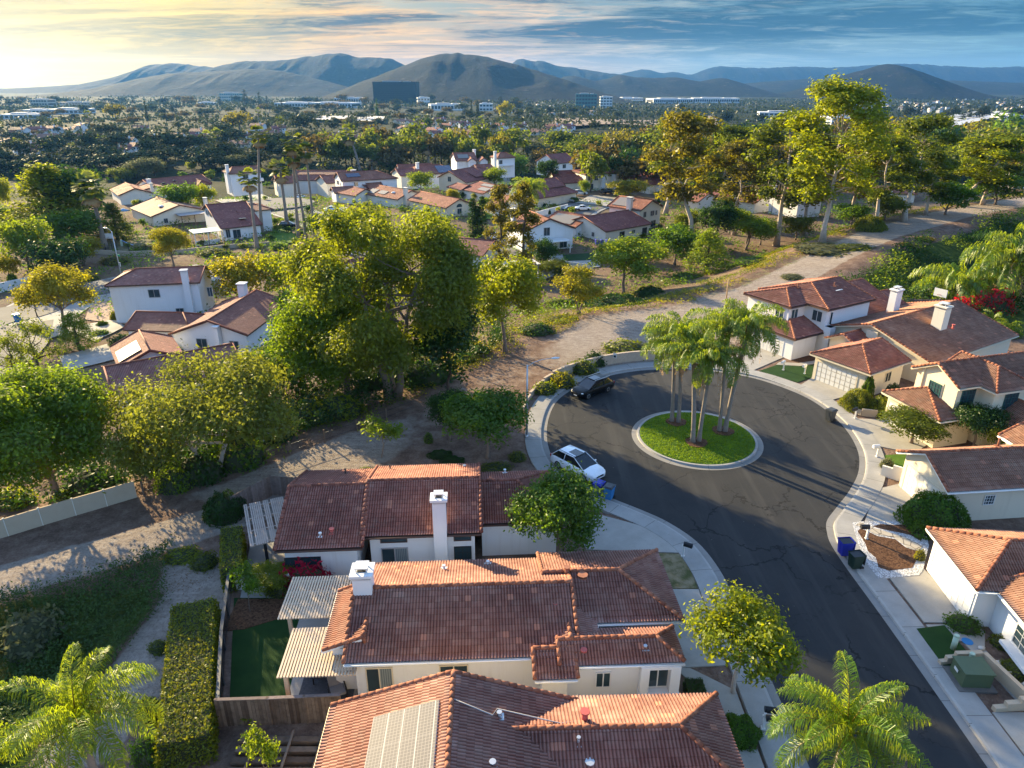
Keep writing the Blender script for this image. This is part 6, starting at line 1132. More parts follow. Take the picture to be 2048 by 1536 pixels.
x,y,z=T(246,565); o=lamp((x,y,z),9.5,R(150),'pale street lamp with green street sign on the lower road',1.6); b=MB(); b.box(-.9,-.12,-.02,.02,5.0,5.35,plain('green street sign',(.02,.30,.16),.5)); b.build('street_sign',o); b=MB(); b.box(-.3,.3,-.14,-.1,3.0,3.8,WHT); b.build('notice_plate',o)
# timber pole standing on the trail
b=MB(); b.cyl(0,0,-.3,3.4,.10,plain('yellow timber post',(.42,.27,.13),.8),8); o=b.build('timber_post'); o.location=(33.0,106.,hz(33.,106.)); o.location=T(1452,602); tag(o,'yellow timber pole standing at the edge of the trail','post')
# electricity cabinet in its walled niche and two cable pillars
o=empty('electrical_cabinet',(24.95,28.75,.13),R(-3),'olive green electrical cabinet in the walled niche','cabinet'); b=MB(); b.box(-.75,.75,-.62,.62,.06,.95,OGRN); b.box(-.80,.80,-.67,.67,.95,1.02,OGRN); b.build('body',o); b=MB(); b.box(-1.0,1.0,-.9,.9,-.05,.06,CONC); b.build('plinth',o); b=MB(); b.box(-.82,-.80,-.1,.25,.55,.72,WHT); b.build('label_plate',o)
for dx,dy,hh,lb in ((0,0,.95,'taller pale green cable pillar on the small turf'),(.25,-1.15,.72,'shorter pale green cable pillar on the small turf')):
    o=empty('cable_pillar',(25.35+dx,31.0+dy,.12),0,lb,'pillar'); b=MB(); b.cyl(0,0,0,hh,.15,PGRN,14); b.build('body',o); b=MB(); b.cyl(0,0,hh,hh+.10,.165,PGRN,14,.12); b.build('cap',o)
def stepwall(name,label,pts,hs,th,m,z0=-.3,cat='wall',capm=None):
    o=MB()
    for (a,c,h) in zip(pts[:-1],pts[1:],hs):
        a=np.array(a,float); c=np.array(c,float); d=(c-a)/np.linalg.norm(c-a); n=np.array([-d[1],d[0]])*th/2; q=[a-n-d*.01,c-n+d*.01,c+n+d*.01,a+n-d*.01]
        o.prism([tuple(p) for p in q],z0,h,m)
        if capm: o.prism([tuple(p+(p-(a+c)/2)*.03) for p in q],h,h+.07,capm)
    return tag(o.build(name),label,cat)
stepwall('retaining_wall','tan stepped wall around the olive green cabinet',[(23.95,29.9),(24.3,29.95),(24.8,30.0),(26.3,30.05)],[.35,.6,.85],.25,RETW); stepwall('retaining_wall','tan wall rising in steps along the stone terrace at the right edge',[(26.4,30.0),(26.9,27.2)],[.85],.25,RETW); stepwall('retaining_wall','long tan stepped front wall at the bottom right edge',[(25.0,26.75),(25.6,26.8),(26.3,26.85),(27.4,26.9),(29.5,27.0)],[.35,.6,.85,1.15],.28,RETW)
for i,(x,y,s_) in enumerate(((27.2,29.9,.22),(27.5,29.2,.30),(27.9,28.3,.36),(28.3,27.6,.40),(27.0,31.0,.2))):
    b=MB(); b.blob((0,0,.1),(s_,s_*.8,s_*.6),ROCK,9,6,.2,i); o=b.build('boulder'); o.location=(x,y,.1); tag(o,('small pale rock nearest the footpath in the stone terrace','pale rock second from the footpath in the terrace','round pale boulder in the middle of the terrace','largest pale boulder at the bottom of the terrace','small pale rock at the top of the terrace by the turf')[i],'rock')
stepwall('planter_wall','low tan planter wall beside the lobed hedge',[(35.6,61.6),(34.3,62.0),(33.9,63.0)],[.8,.6],.22,RETW); stepwall('garden_wall','pale stepped garden wall by the cream gable garage',[(31.9,49.6),(31.3,50.1),(30.7,50.6)],[1.3,1.0],.2,STI)
ar=[(4.2+0,63.6)]; W_=offs(EDGE,2.75); seg=[tuple(p) for p in W_ if p[1]>62.5 and p[0]<20.5]; seg=seg[1:]
b=MB(); n=len(seg); hts=[.30+1.0*min(1,i/(n*.42)) for i in range(n)]
for i in range(n-1):
    a=np.array(seg[i]); c=np.array(seg[i+1]); d=(c-a)/np.linalg.norm(c-a); nn=np.array([-d[1],d[0]])*.2; hq=round(hts[i]/.2)*.2
    b.prism([tuple(a-nn*.1),tuple(c-nn*.1),tuple(c+nn),tuple(a+nn)],-.3,hq,STONE); b.prism([tuple(a-nn*.25),tuple(c-nn*.25),tuple(c+nn*1.15),tuple(a+nn*1.15)],hq,hq+.07,STONE)
tag(b.build('block_wall'),'curved tan block wall stepping up behind the pavement of the turning circle','wall')
k=int(n*.72); a=np.array(seg[k]); o=empty('notice_sign',(a[0]+.1,a[1]-.15,1.1),R(-20),'small white notice with a black square on the curved block wall','sign'); b=MB(); b.box(-.2,.2,-.03,0,-.25,.35,WHT); b.build('board',o); b=MB(); b.box(-.13,.13,-.036,-.03,-.18,.08,BLACK); b.build('symbol',o)
b=MB(); b.cyl(0,0,-.02,.012,.3,BLUE2,24); o=b.build('utility_cover'); o.location=(26.55,31.6,.132); tag(o,'teal round cover set in the front footpath at right','cover')
# ---------------------------------------------------------------- fences
def fence(name,label,pts,h,m,post=None,slat=0,step=2.4,cat='fence',rails=0,z=None,cap=None,th=.05):
    pts=[np.array(p,float) for p in pts]; zf=(lambda q: hz(*q)) if z is None else (lambda q:z); o=empty(name,(pts[0][0],pts[0][1],zf(pts[0])),0,label,cat); O=Vector(o.location); pb=MB(); bb=MB(); 
    for a,c in zip(pts[:-1],pts[1:]):
        L=np.linalg.norm(c-a); n=max(1,int(round(L/step))); d=(c-a)/L; nn=np.array([-d[1],d[0]])
        for i in range(n):
            p=a+(c-a)*i/n; q=a+(c-a)*(i+1)/n; zp,zq=zf(p),zf(q); V=lambda P_,zz,off=0: (P_[0]+nn[0]*off-O.x,P_[1]+nn[1]*off-O.y,zz-O.z)
            if slat:
                k=max(2,int(np.linalg.norm(q-p)/slat)); 
                for j in range(k):
                    u0=p+(q-p)*(j+.04)/k; u1=p+(q-p)*(j+.96)/k; w0=zp+(zq-zp)*j/k; hh=h*random.uniform(.985,1.01); P8=[V(u0,w0,-th/2),V(u1,w0,-th/2),V(u1,w0,th/2),V(u0,w0,th/2)]; T8=[(x,y,z_+hh) for x,y,z_ in P8]; pb.poly(T8,m); 
                    for e in range(4): f=(e+1)%4; pb.poly([P8[e],P8[f],T8[f],T8[e]],m)
            elif rails:
                for r_ in range(rails): zz=h*(r_+.6)/(rails); pb.tube([V(p,zp+zz),V(q,zq+zz)],.02,m,4)
                k=int(np.linalg.norm(q-p)/.16)
                for j in range(k): u=p+(q-p)*j/k; w=zp+(zq-zp)*j/k; pb.tube([V(u,w),V(u,w+h)],.008,m,3,cap=False)
            else:
                P8=[V(p,zp-.3,-th/2),V(q,zq-.3,-th/2),V(q,zq-.3,th/2),V(p,zp-.3,th/2)]; T8=[V(p,zp+h,-th/2),V(q,zq+h,-th/2),V(q,zq+h,th/2),V(p,zp+h,th/2)]; pb.poly(T8,m)
                for e in range(4): f=(e+1)%4; pb.poly([P8[e],P8[f],T8[f],T8[e]],m)
            if cap: cb_=[V(p,zp+h,-.09),V(q,zq+h,-.09),V(q,zq+h,.09),V(p,zp+h,.09)]; pb.poly([(x,y,z_+.05) for x,y,z_ in cb_],cap); [pb.poly([cb_[e],cb_[(e+1)%4],tuple(np.array(cb_[(e+1)%4])+[0,0,.05]),tuple(np.array(cb_[e])+[0,0,.05])],cap) for e in range(4)]
            x_,y_,z_=V(p,zp); b1=MB(); b1.box(-.06,.06,-.06,.06,-.3,h+.06,post or m); q_=b1.build('post',o); q_.location=(x_,y_,z_)
    pb.build('panel',o); return o
fence('garden_fence','dark mesh fence with grey top rail beside the dark turf',[(-18.0,36.2),(-16.5,31.0),(-14.75,25.9)],1.5,BLACK,GREYP,rails=3,step=2.6,z=.0,cap=GREYP)
fence('plank_fence','old weathered plank fence at the lower end of the dark turf',[(-14.75,25.8),(-12.2,25.9),(-8.6,26.1)],1.85,WOODO,WOODO,slat=.16,step=2.0,z=0,cap=WOODG)
b=MB(); 
for i in range(4): b.box(-13.4,-8.9,24.6-.55*i,24.9-.55*i,.15+.0*i,.42-.03*i,WOODO)
for x in (-12.6,-10.9,-9.4): b.box(x,x+.12,22.7,25.2,.42,.5,WOODO)
tag(b.build('timber_stack'),'stack of old dark timber beams below the plank fence','timber')
b=MB(); b.box(-.6,.6,-.4,.4,0,.8,GREYP); b.box(-.62,.62,-.42,.42,.8,.86,BLACK); o=b.build('storage_box'); o.location=(-10.5,21.6,.1); tag(o,'dark storage box at the bottom edge beside the orange roof','box')
fence('vinyl_fence','white panel fence between the two lower gardens',[(-18.0,36.3),(-15.6,36.0),(-12.6,35.8)],1.5,WHT,WHT,step=2.0,z=0,th=.06)
fence('wooden_fence','grey brown plank fence behind the lattice patio',[(-21.0,44.6),(-19.0,47.6),(-16.9,47.4),(-14.4,47.2)],1.75,WOODG,WOODG,slat=.2,step=2.2,z=0)
fence('tan_fence','smooth tan fence wall along the trail at left',[(-46,35.5),(-41.5,38.9),(-36.4,42.2),(-33,44.8),(-29.6,47.3)],1.45,RETW,STI,step=2.3,th=.12)
fence('wire_fence','dark wire fence along the trail under the wide tree',[(-29.2,47.6),(-24.5,50.8),(-19.5,54.2),(-14.5,58.6),(-9.8,63.6)],1.25,BLACK,WOODO,rails=2,step=2.8)
fence('vinyl_fence','long white fence of the shaded white house garden',[T(1085,560)[:2],T(1130,540)[:2],T(1185,548)[:2]],1.9,WHT,WHT,step=2.6,th=.07); fence('garden_wall','white wall with dark round bushes before the blue solar house',[T(975,408)[:2],T(1010,432)[:2],T(1060,440)[:2],T(1135,420)[:2]],1.7,STW,STW,step=6,th=.2,cat='wall'); fence('garden_wall','long white wall along the lower street at left',[T(-20,590)[:2],T(60,572)[:2],T(105,560)[:2]],1.7,STW,STW,step=6,th=.2,cat='wall')
fence('retaining_wall','pale retaining wall under the black fence of the plum roofed house',[T(190,508)[:2],T(260,512)[:2],T(360,508)[:2],T(540,492)[:2]],1.0,STONE,STONE,step=9,th=.25,cat='wall'); fence('iron_fence','thin black iron fence on the pale retaining wall',[T(190,505)[:2],T(260,509)[:2],T(360,505)[:2],T(540,489)[:2]],2.2,BLACK,BLACK,rails=2,step=3.)
fence('wooden_fence','grey fence behind the white two storey house at right',[(53.5,99.0),(57.5,96.5),(61.0,96.0)],1.8,WOODG,WOODG,slat=.25,step=2.4)
for k,(px,py) in enumerate(((1080,421),(1098,423),(1115,424),(1133,417))): bush('dome2',px,py+6,8,1.3,'small dark clipped bush against the white wall, %s'%('leftmost of four','second from the left','third from the left','rightmost of four')[k],L_DRK)
# ---------------------------------------------------------------- lattice patio covers and what stands under them
def lattice(label,pos,rot,w,d,z,m,posts,slat=.16,gap=.16,zs=None,pm=None,broken=0):
    o=empty('patio_cover',pos,rot,label,'patio cover'); b=MB(); x=0.
    while x<w:
        if not broken or random.random()>.05: b.box(x,x+slat*.62,-.02,d+.02,z,z+.07,m)
        x+=gap
    b.build('lattice',o); f=MB()
    for y in np.linspace(.3,d-.3,4): f.box(0,w,y-.06,y+.06,z-.16,z,m)
    f.build('beam',o)
    for px,py in posts: q=MB(); q.box(px-.10,px+.10,py-.10,py+.10,-.1,z-.16,pm or m); q.box(px-.16,px+.16,py-.16,py+.16,-.1,.12,pm or m); q.build('post',o)
    return o
lattice('tan lattice patio cover further from the view, beside the square chimney',(-13.1,30.75,.0),R(2.7),4.3,3.6,2.5,LATT,[(.55,.35),(.55,3.3)]); lattice('tan lattice patio cover nearer the view, over the grey rug',(-11.85,26.55,.0),R(2.7),3.9,3.45,2.5,LATT,[(.35,.3),(.35,3.1)]); lattice('faded broken lattice patio cover at the left end of the low house',(-16.9,37.4,.0),R(24),2.7,5.3,2.5,LATG,[(.9,.3),(.5,5.0)],gap=.13,pm=BLACK,broken=1)
b=MB(); b.box(-1.45,1.45,-1.05,1.05,0,.015,plain('striped grey rug',(.06,.065,.075),.95,var=.7,scale=9)); o=b.build('rug'); o.location=(-9.9,27.9,.13); o.rotation_euler=(0,0,R(2)); tag(o,'dark grey rug under the nearer lattice cover','rug')
o=empty('lounge_chair',(-9.25,27.7,.145),R(25),'grey cushioned lounge chair on the dark rug','chair'); b=MB(); b.box(-.38,.38,-.38,.38,.28,.44,FURN); b.build('seat',o); b=MB(); b.box(-.38,.38,-.08,.08,0,.62,FURN); q=b.build('backrest',o); q.location=(0,.34,.38); q.rotation_euler=(R(-22),0,0)
for sx in (-1,1):
    b=MB(); b.box(sx*.42-.03,sx*.42+.03,-.4,.42,.0,.05,BLACK); b.box(sx*.42-.03,sx*.42+.03,-.4,-.34,0,.55,BLACK); b.box(sx*.42-.03,sx*.42+.03,.36,.42,0,.55,BLACK); b.box(sx*.42-.04,sx*.42+.04,-.4,.42,.55,.6,BLACK); b.build('armrest',o)
o=empty('garden_table',(-10.2,28.75,.145),R(5),'low dark table at the back of the rug','table'); b=MB(); b.box(-.6,.6,-.35,.35,.42,.46,BLACK); b.build('tabletop',o)
for sx in (-1,1):
    for sy in (-1,1): b=MB(); b.box(sx*.54-.03,sx*.54+.03,sy*.3-.03,sy*.3+.03,0,.42,BLACK); b.build('leg',o)
lattice('pale lattice patio cover behind the white two storey house at right',(50.3,86.3,0),R(30),4.5,4.,2.6,ALU,[(4.2,.3),(4.2,3.7),(.4,.3)],gap=.3)
x,y,z=T(1055,560); lattice('white flat garden pavilion beside the brown columnar trees',(x-4,y-1,z),R(20),7,4.5,2.7,WHT,[(.4,.4),(6.6,.4),(.4,4.1),(6.6,4.1)],slat=.42,gap=.26)
def hoop(px,py,lb,pos=None,rot=0):
    x,y,z=pos or T(px,py); o=empty('basketball_hoop',(x,y,z),rot,lb,'basketball hoop'); b=MB(); b.cyl(0,0,-.2,3.1,.06,BLACK,8); b.box(-.5,.5,-.2,.5,0,.2,BLACK); b.build('post',o); b=MB(); b.box(-.9,.9,-.35,-.3,2.7,3.8,WHT); b.build('backboard',o); b=MB(); b.tube([(.25*math.cos(a),-.6+.25*math.sin(a),3.0) for a in np.linspace(0,6.283,13)],.02,TLT,5); b.build('rim',o)
hoop(225,500,'white backed basketball hoop behind the leaning palm'); hoop(0,0,'white backed basketball hoop by the fence beyond the white two storey house',(59.8,94.5,0.1),R(-60))
x,y,z=T(258,492); o=empty('play_slide',(x,y,z),.4,'pale blue plastic play slide on the dry garden lawn','slide'); b=MB(); b.grid(np.array([[(-1.2+2.4*t,-.35,1.3*(1-t)**1.3+.1),(-1.2+2.4*t,.35,1.3*(1-t)**1.3+.1)] for t in np.linspace(0,1,8)]),BLUE2); b.build('chute',o); b=MB(); b.box(-1.6,-1.2,-.4,.4,0,1.5,PGRN); b.build('ladder',o)
x,y,z=T(250,437); o=empty('umbrella',(x,y,z),0,'pale blue garden umbrella beside the tan roofed house','umbrella'); b=MB(); b.cyl(0,0,0,2.6,.04,ALU,8); b.build('pole',o); b=MB(); b.tube([(0,0,2.1),(0,0,2.75)],[1.7,.05],plain('pale blue canvas',(.25,.42,.60),.8),8); b.build('canopy',o)
# ---------------------------------------------------------------- the far side: woods, houses, offices, hills
TVF={}
def far_tree(key,seed,h,lob,n,size,mat_,bark=BARKD):
    rs=np.random.RandomState(seed); (V,Fq),C=crown_pts(lob,n//7,15,.95,size*.78,rs,asp=.6,shell=(.4,1.)); b=MB(); b.tube([(0,0,-.5),(0,0,h*.6)],[.25,.12],bark,5); bv=np.array(b.v); bf=[f for f in b.f if len(f)==4]
    me=np_mesh(key,np.concatenate([V,bv]),np.concatenate([Fq,np.array(bf)+len(V)])); me.materials.append(mat_); me.materials.append(bark); mi=np.zeros(len(me.polygons),np.int32); mi[len(Fq):]=1; me.polygons.foreach_set('material_index',mi); TVF[key]=(me,h)
far_tree('a',1,9,lobes_round(61,9,1.2,4.2,6,.55),420,.55,L_FARM); far_tree('b',2,11,lobes_round(62,11,1.5,4.6,7,.5),460,.6,L_FARD); far_tree('c',3,8,lobes_round(63,8,.8,4.6,6,.55),400,.55,L_FARB); far_tree('d',4,14,[(0,0,z,3.2*(1-z/15),3.2*(1-z/15),1.6) for z in (2.5,4.5,6.5,8.5,10.5,12.3,13.4)],420,.5,L_FARD); far_tree('e',5,7,lobes_round(65,7,.5,3.6,5,.6),360,.5,L_FARM)
def far(key,px,py,wpx,hpx,label,group,mat_=None,flat=False,dz=0.):
    x,y,z=T(px,py); dep=y*math.cos(P)+(H-z)*math.sin(P); me,h0=TVF[key]; k=hpx*dep/F/h0; o=link('tree' if key!='d' else 'conifer_tree',me); o.location=(x,y,z-.3+dz); o.rotation_euler=(0,0,random.uniform(0,6.28)); w=wpx*dep/F/8.6; o.scale=(w,w,k); tag(o,label,'tree',group)
    if mat_: s=o.material_slots[0]; s.link='OBJECT'; s.material=mat_
    return o
rr=random.Random(5)
MASS={}
def belt(n,f,kinds,wr,hr,label,group,mass=False,nm=None):
    for i in range(n):
        px,py=f(i,n); k,m=rr.choice(kinds); w_,h_=rr.uniform(*wr),rr.uniform(*hr)
        if not mass:
            o=far(k,px,py,w_,h_,label,group,m)
            if nm: o.name=nm; o['category']=nm
            continue
        x,y,z=T(px,py); dep=y*math.cos(P)+(H-z)*math.sin(P); me,h0=TVF[k]; V=np.zeros(len(me.vertices)*3,np.float32); me.vertices.foreach_get('co',V); V=V.reshape(-1,3); c,s=math.cos(i),math.sin(i); w_=w_*dep/F/8.6; V=V*np.array([w_,w_,h_*dep/F/h0]); V=np.stack([V[:,0]*c-V[:,1]*s+x,V[:,0]*s+V[:,1]*c+y,V[:,2]+z-.3],1); nf=len(me.polygons); Fi=np.zeros(nf*4,np.int32); me.polygons.foreach_get('vertices',Fi); MASS.setdefault(m,[]).append((V,Fi.reshape(-1,4)))
def flush_mass():
    VV=[];FF=[];MI=[];b=0
    for k,(m,l) in enumerate(MASS.items()):
        for V,Fi in l: VV.append(V); FF.append(Fi+b); MI.append(np.full(len(Fi),k,np.int32)); b+=len(V)
    me=np_mesh('woodland',np.concatenate(VV),np.concatenate(FF))
    for m in MASS: me.materials.append(m)
    me.polygons.foreach_set('material_index',np.concatenate(MI)); tag(link('woodland',me),kind='stuff')
U=rr.uniform
# rusty olive wood behind the houses, centre and right
belt(26,lambda i,n:(640+400*i/n+U(-12,12),345+U(-22,4)),[('c',L_FARB),('a',L_OLV),('c',L_BRN),('b',L_OLV)],(46,80),(48,84),'rusty olive tree in the wood behind the red roofs','wood behind the houses')
belt(24,lambda i,n:(1080+300*i/n+U(-10,10),352+U(-30,4)),[('c',L_BRN),('c',L_FARB),('b',L_OLV),('a',L_GRY)],(44,72),(46,76),'brown leafed tree in the wood behind the wide red roofed house','wood behind the houses')
belt(40,lambda i,n:(1330+740*i/n+U(-12,12),400-40*i/n+U(-40,6)),[('c',L_BRN),('a',L_OLV),('b',L_OLV),('c',L_FARB),('a',L_GRN)],(60,100),(70,115),'olive brown tree in the wood behind the eucalyptus row','wood behind the eucalyptus row')
belt(14,lambda i,n:(1240+130*i/n,332+U(-10,6)),[('c',L_BRN),('a',L_OLV)],(30,50),(40,70),'rusty tree at the right end of the wood behind the houses','wood behind the houses')
belt(45,lambda i,n:(U(1180,2070),U(318,392)-.00*i),[('c',L_BRN),('a',L_OLV),('b',L_OLV),('c',L_FARB),('b',L_DRK)],(56,90),(60,92),'olive brown tree in the wood behind the eucalyptus row','wood behind the eucalyptus row')
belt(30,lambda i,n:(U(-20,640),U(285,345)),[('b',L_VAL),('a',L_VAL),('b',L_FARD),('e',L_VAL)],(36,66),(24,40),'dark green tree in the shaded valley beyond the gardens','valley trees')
belt(190,lambda i,n:(U(200,1330),U(352,500)),[('e',L_GRN),('e',L_YEL),('a',L_OLV),('e',L_LIM),('e',L_DRK)],(12,26),(9,20),'small garden shrub among the tile roofed houses','garden shrubs among the houses',nm='shrub')
# dark valley trees at left
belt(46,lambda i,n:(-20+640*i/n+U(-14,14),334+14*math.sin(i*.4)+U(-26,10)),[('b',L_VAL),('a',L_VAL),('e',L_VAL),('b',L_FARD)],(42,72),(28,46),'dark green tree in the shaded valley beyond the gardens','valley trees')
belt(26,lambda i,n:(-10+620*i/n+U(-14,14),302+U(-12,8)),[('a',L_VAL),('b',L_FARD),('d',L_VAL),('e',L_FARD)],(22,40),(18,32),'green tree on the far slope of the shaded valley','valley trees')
# trees of the far neighbourhoods
belt(110,lambda i,n:(U(0,1000),U(236,292)),[('a',L_FARM),('b',L_FARD),('c',L_FARB),('e',L_FARM),('a',L_FARM)],(14,30),(8,20),'garden tree among the far tile roofed houses','far neighbourhood trees',True)
belt(130,lambda i,n:(U(-10,1060),U(206,238)),[('b',L_FARD),('a',L_FARM),('d',L_FARD),('e',L_FARD),('c',L_FARB)],(14,32),(8,19),'hazy tree near the distant office buildings','distant park trees',True)
belt(60,lambda i,n:(U(1000,1560),U(222,300)),[('e',L_FARD),('a',L_FARM),('e',L_FARM)],(10,26),(7,18),'dark scrub tree dotted on the bare brown slope','trees on the brown slope',True)
belt(70,lambda i,n:(U(1450,2060),U(225,300)),[('b',L_FARD),('a',L_FARD),('d',L_FARD)],(16,36),(14,30),'dark tree in the blue valley by the motorway','valley trees by the motorway',True); flush_mass()
for px,py,w_,h_,m,lb in ((92+205-0,248,14,44,L_FARD,'tall narrow cypress standing above the far left roofs'),(492,212,26,30,L_FARD,'distant dark conifer left of the white warehouse'),(520,212,16,26,L_FARD,'second distant dark conifer left of the warehouse'),(755,236,14,36,L_DRK,'dark round topped tree in front of the black office tower'),(943,238,14,36,L_FARD,'left of two dark conifers by the white low office'),(955,240,16,38,L_FARD,'right of two dark conifers by the white low office')): far('d',px,py,w_,h_,lb,None,m)
far('c',233,244,42,36,'rounded rusty tree standing over the far left roofs',None,L_BRN); far('a',1012,240,34,38,'pale gold tree right of the two dark conifers',None,L_GOL); far('c',480,262,48,40,'large rusty brown tree in the far neighbourhood',None,L_BRN); far('b',600,266,60,36,'broad dark green tree left of the pale car park',None,L_FARD); far('e',857,262,24,24,'dark round ball tree among the far roofs',None,L_DRK)
t2=[(8,290,240,22),(40,315,275,22),(120,265,236,16),(182,262,220,18),(95,320,286,26),(150,310,285,20),(205,300,268,24),(285,285,262,22),(565,275,232,20),(520,255,215,14),(835,262,232,14),(880,262,236,14),(855,255,228,12),(960,255,232,16),(905,252,226,12),(415,300,260,34),(440,295,255,28),(1005,262,240,14),(1040,262,245,14),(690,262,240,12)]
for x,y,ty,w_ in t2: plant('fan2',x,y,ty,w_,'small fan palm among the far tile roofed houses',group='far neighbourhood palms')
# far houses: low tile roofs with pale walls
def fh_mesh(key,roof,wall,L,W,ze,zr,two=False):
    b=MB()
    def blk(x0,x1,y0,y1,ze,zr):
        ym=(y0+y1)/2
        for s in (0,1):
            q=[(x0-.4,y0-.4,ze),(x1+.4,y0-.4,ze),(x1+.4,ym,zr),(x0-.4,ym,zr)] if s==0 else [(x1+.4,y1+.4,ze),(x0-.4,y1+.4,ze),(x0-.4,ym,zr),(x1+.4,ym,zr)]
            b.poly(q,roof,[(a,math.hypot(c-y0,d-ze)) for a,c,d in q]); b.poly([(a,c,d-.2) for a,c,d in q][::-1],TRIMB); b.poly([(q[0][0],q[0][1],q[0][2]-.2),(q[1][0],q[1][1],q[1][2]-.2),q[1],q[0]],TRIMB)
        b.poly([(x0,y0,-2),(x1,y0,-2),(x1,y0,ze),(x0,y0,ze)],wall); b.poly([(x1,y1,-2),(x0,y1,-2),(x0,y1,ze),(x1,y1,ze)],wall); b.poly([(x0,y1,-2),(x0,y0,-2),(x0,y0,ze),(x0,ym,zr-.1),(x0,y1,ze)],wall); b.poly([(x1,y0,-2),(x1,y1,-2),(x1,y1,ze),(x1,ym,zr-.1),(x1,y0,ze)],wall)
        for i in range(int((x1-x0)/3)):
            xx=x0+1.5+3*i; b.box(xx-.6,xx+.6,y0-.05,y0,ze-1.9,ze-.6,GLASS)
        b.box(x0-.05,x0,ym-.7,ym+.7,ze-1.8,ze-.6,GLASS)
    blk(0,L,0,W,ze,zr)
    blk(L*.1,L*.5,-W*.35,W*.45,ze*.62 if two else ze*.92,zr*.72 if two else zr*.8); b.box(L*.75,L*.75+1.1,W*.2,W*.2+.9,zr-1.5,zr+1.0,wall); return b.mesh(key)
FH=[fh_mesh('far house a',R_FBR,STI,15,10,3,5.2),fh_mesh('far house b',R_FOR,STW,14,10,5.4,7.6,True),fh_mesh('far house c',R_TAN,STC,17,11,3,5.4),fh_mesh('far house d',R_PUR,STW,13,9.5,5.2,7.4,True)]
def fhouse(i,px,py,lb,g,s=1.,rot=None):
    x,y,z=T(px,py); o=link('far_house',FH[i]); o.location=(x,y,z); o.rotation_euler=(0,0,rr.uniform(-.9,.9) if rot is None else rot); o.scale=(s,)*3; tag(o,lb,'house',g)
fl=[(10,288),(38,296),(70,282),(30,310),(62,312),(92,300),(118,296),(105,282),(140,288),(128,310),(100,318),(160,300),(180,288),(205,306),(232,296),(255,308),(60,270),(90,268),(120,266),(150,262),(182,268),(20,272),(282,292),(305,288),(330,286),(352,300),(265,262),(380,275),(395,288),(420,282),(455,296),(470,285),(500,262),(520,275),(545,268),(655,285),(672,290),(700,292),(640,292)]
for i,(x,y) in enumerate(fl): fhouse(rr.randrange(4),x,y,'pale walled tile roofed house in the far left neighbourhood','houses of the far left neighbourhood',1.05)
fl=[(795,262),(820,266),(812,275),(838,256),(850,272),(880,262),(868,280),(905,268),(920,258),(935,276),(948,288),(965,264),(985,262),(1000,272),(900,252),(870,248),(1035,262),(1060,270),(1090,265),(820,250),(795,248),(890,275),(925,270),(1105,262),(1130,264)]
for i,(x,y) in enumerate(fl): fhouse(rr.randrange(4),x,y,'small tile roofed house in the far neighbourhood below the black office tower','houses of the far middle neighbourhood',1.05)
# bare brown field, pale car park, motorway
def farsheet(name,px,m,lift=1.2,n=9): return patch(name,px,m,lift+2.,n)
farsheet('bare_field',[(1100,262),(1110,240),(1430,234),(1440,262)],plain('dry brown field',(.22,.155,.11),.95,var=.25,scale=.03),.8); farsheet('car_park',[(622,244),(640,236),(770,238),(765,248)],plain('pale car park',(.50,.46,.41),.9,var=.08,scale=.05),1.5); farsheet('bare_field',[(1590,262),(1640,250),(1790,252),(1760,268)],plain('grey building ground',(.22,.21,.20),.95,var=.2,scale=.03),.8)
HW=plain('motorway concrete',(.42,.43,.44),.85,var=.08,scale=.02); LN=plain('motorway kerb dark',(.10,.11,.12),.9)
mw=[(1700,284),(1790,270),(1860,256),(1925,243),(1975,233),(1998,228)]
p=[T(x,y)[:2] for x,y in mw]; ribbon('motorway',None,74,HW,5.5,pts=p)
for o_ in (-14,14): ribbon('motorway_barrier',None,2.5,LN,6.3,pts=[tuple(q) for q in offs(catmull(p,4),o_)])
# office buildings
GB=plain('black mirrored facade',(.006,.010,.018),.5,.2,var=.3,scale=.05); GW=plain('white office wall',(.62,.62,.60),.8,var=.05,scale=.05); GG=plain('grey roof plant',(.38,.39,.40),.8); GT=plain('teal glass facade',(.06,.16,.16),.2,.6); GBE=plain('beige office wall',(.50,.44,.35),.85,var=.05,scale=.05)
def office(label,px,py,wpx,hpx,dm,wallm,glassm,floors,rot=0.,roofbox=True,strip=True,D=None,name='office_building',z=None):
    x,y,zz=T(px,py); dep=y*math.cos(P)+(H-zz)*math.sin(P); w=wpx*dep/F; h=hpx*dep/F; o=empty(name,(x,y,zz-1),rot,label,'office building'); b=MB(); b.box(-w/2,w/2,0,dm,-6,h,wallm); b.box(-w/2-.3,w/2+.3,-.3,dm+.3,h,h+1.0,wallm); b.build('wall',o)
    g=MB(); fhh=h/floors
    if strip:
        for i in range(floors):
            n=max(3,int(w/7)); 
            for j in range(n): x0=-w/2+w*(j+.14)/n; x1=-w/2+w*(j+.86)/n; g.box(x0,x1,-.12,0,fhh*(i+.32),fhh*(i+.80),glassm)
            for sx in (-1,1): g.box(sx*w/2-(.12 if sx<0 else 0),sx*w/2+(0 if sx<0 else .12),dm*.1,dm*.9,fhh*(i+.32),fhh*(i+.80),glassm)
        g.build('window',o)
    if roofbox: r=MB(); r.box(-w*.3,w*.1,dm*.25,dm*.7,h+1,h+3.2,GG); r.box(w*.18,w*.34,dm*.3,dm*.6,h+1,h+2.4,GG); r.build('roof_plant',o)
    return o
o=office('black mirrored office tower standing alone before the big hill',790,206,86,39,60,GB,GB,9,R(-4)); b=MB()
for i in range(9): b.box(-46,46,-.3,.1,4+5.0*i,4.35+5.0*i,plain('dark spandrel',(.03,.035,.045),.4) if i==0 else b.mats[0])
b.build('spandrel',o)
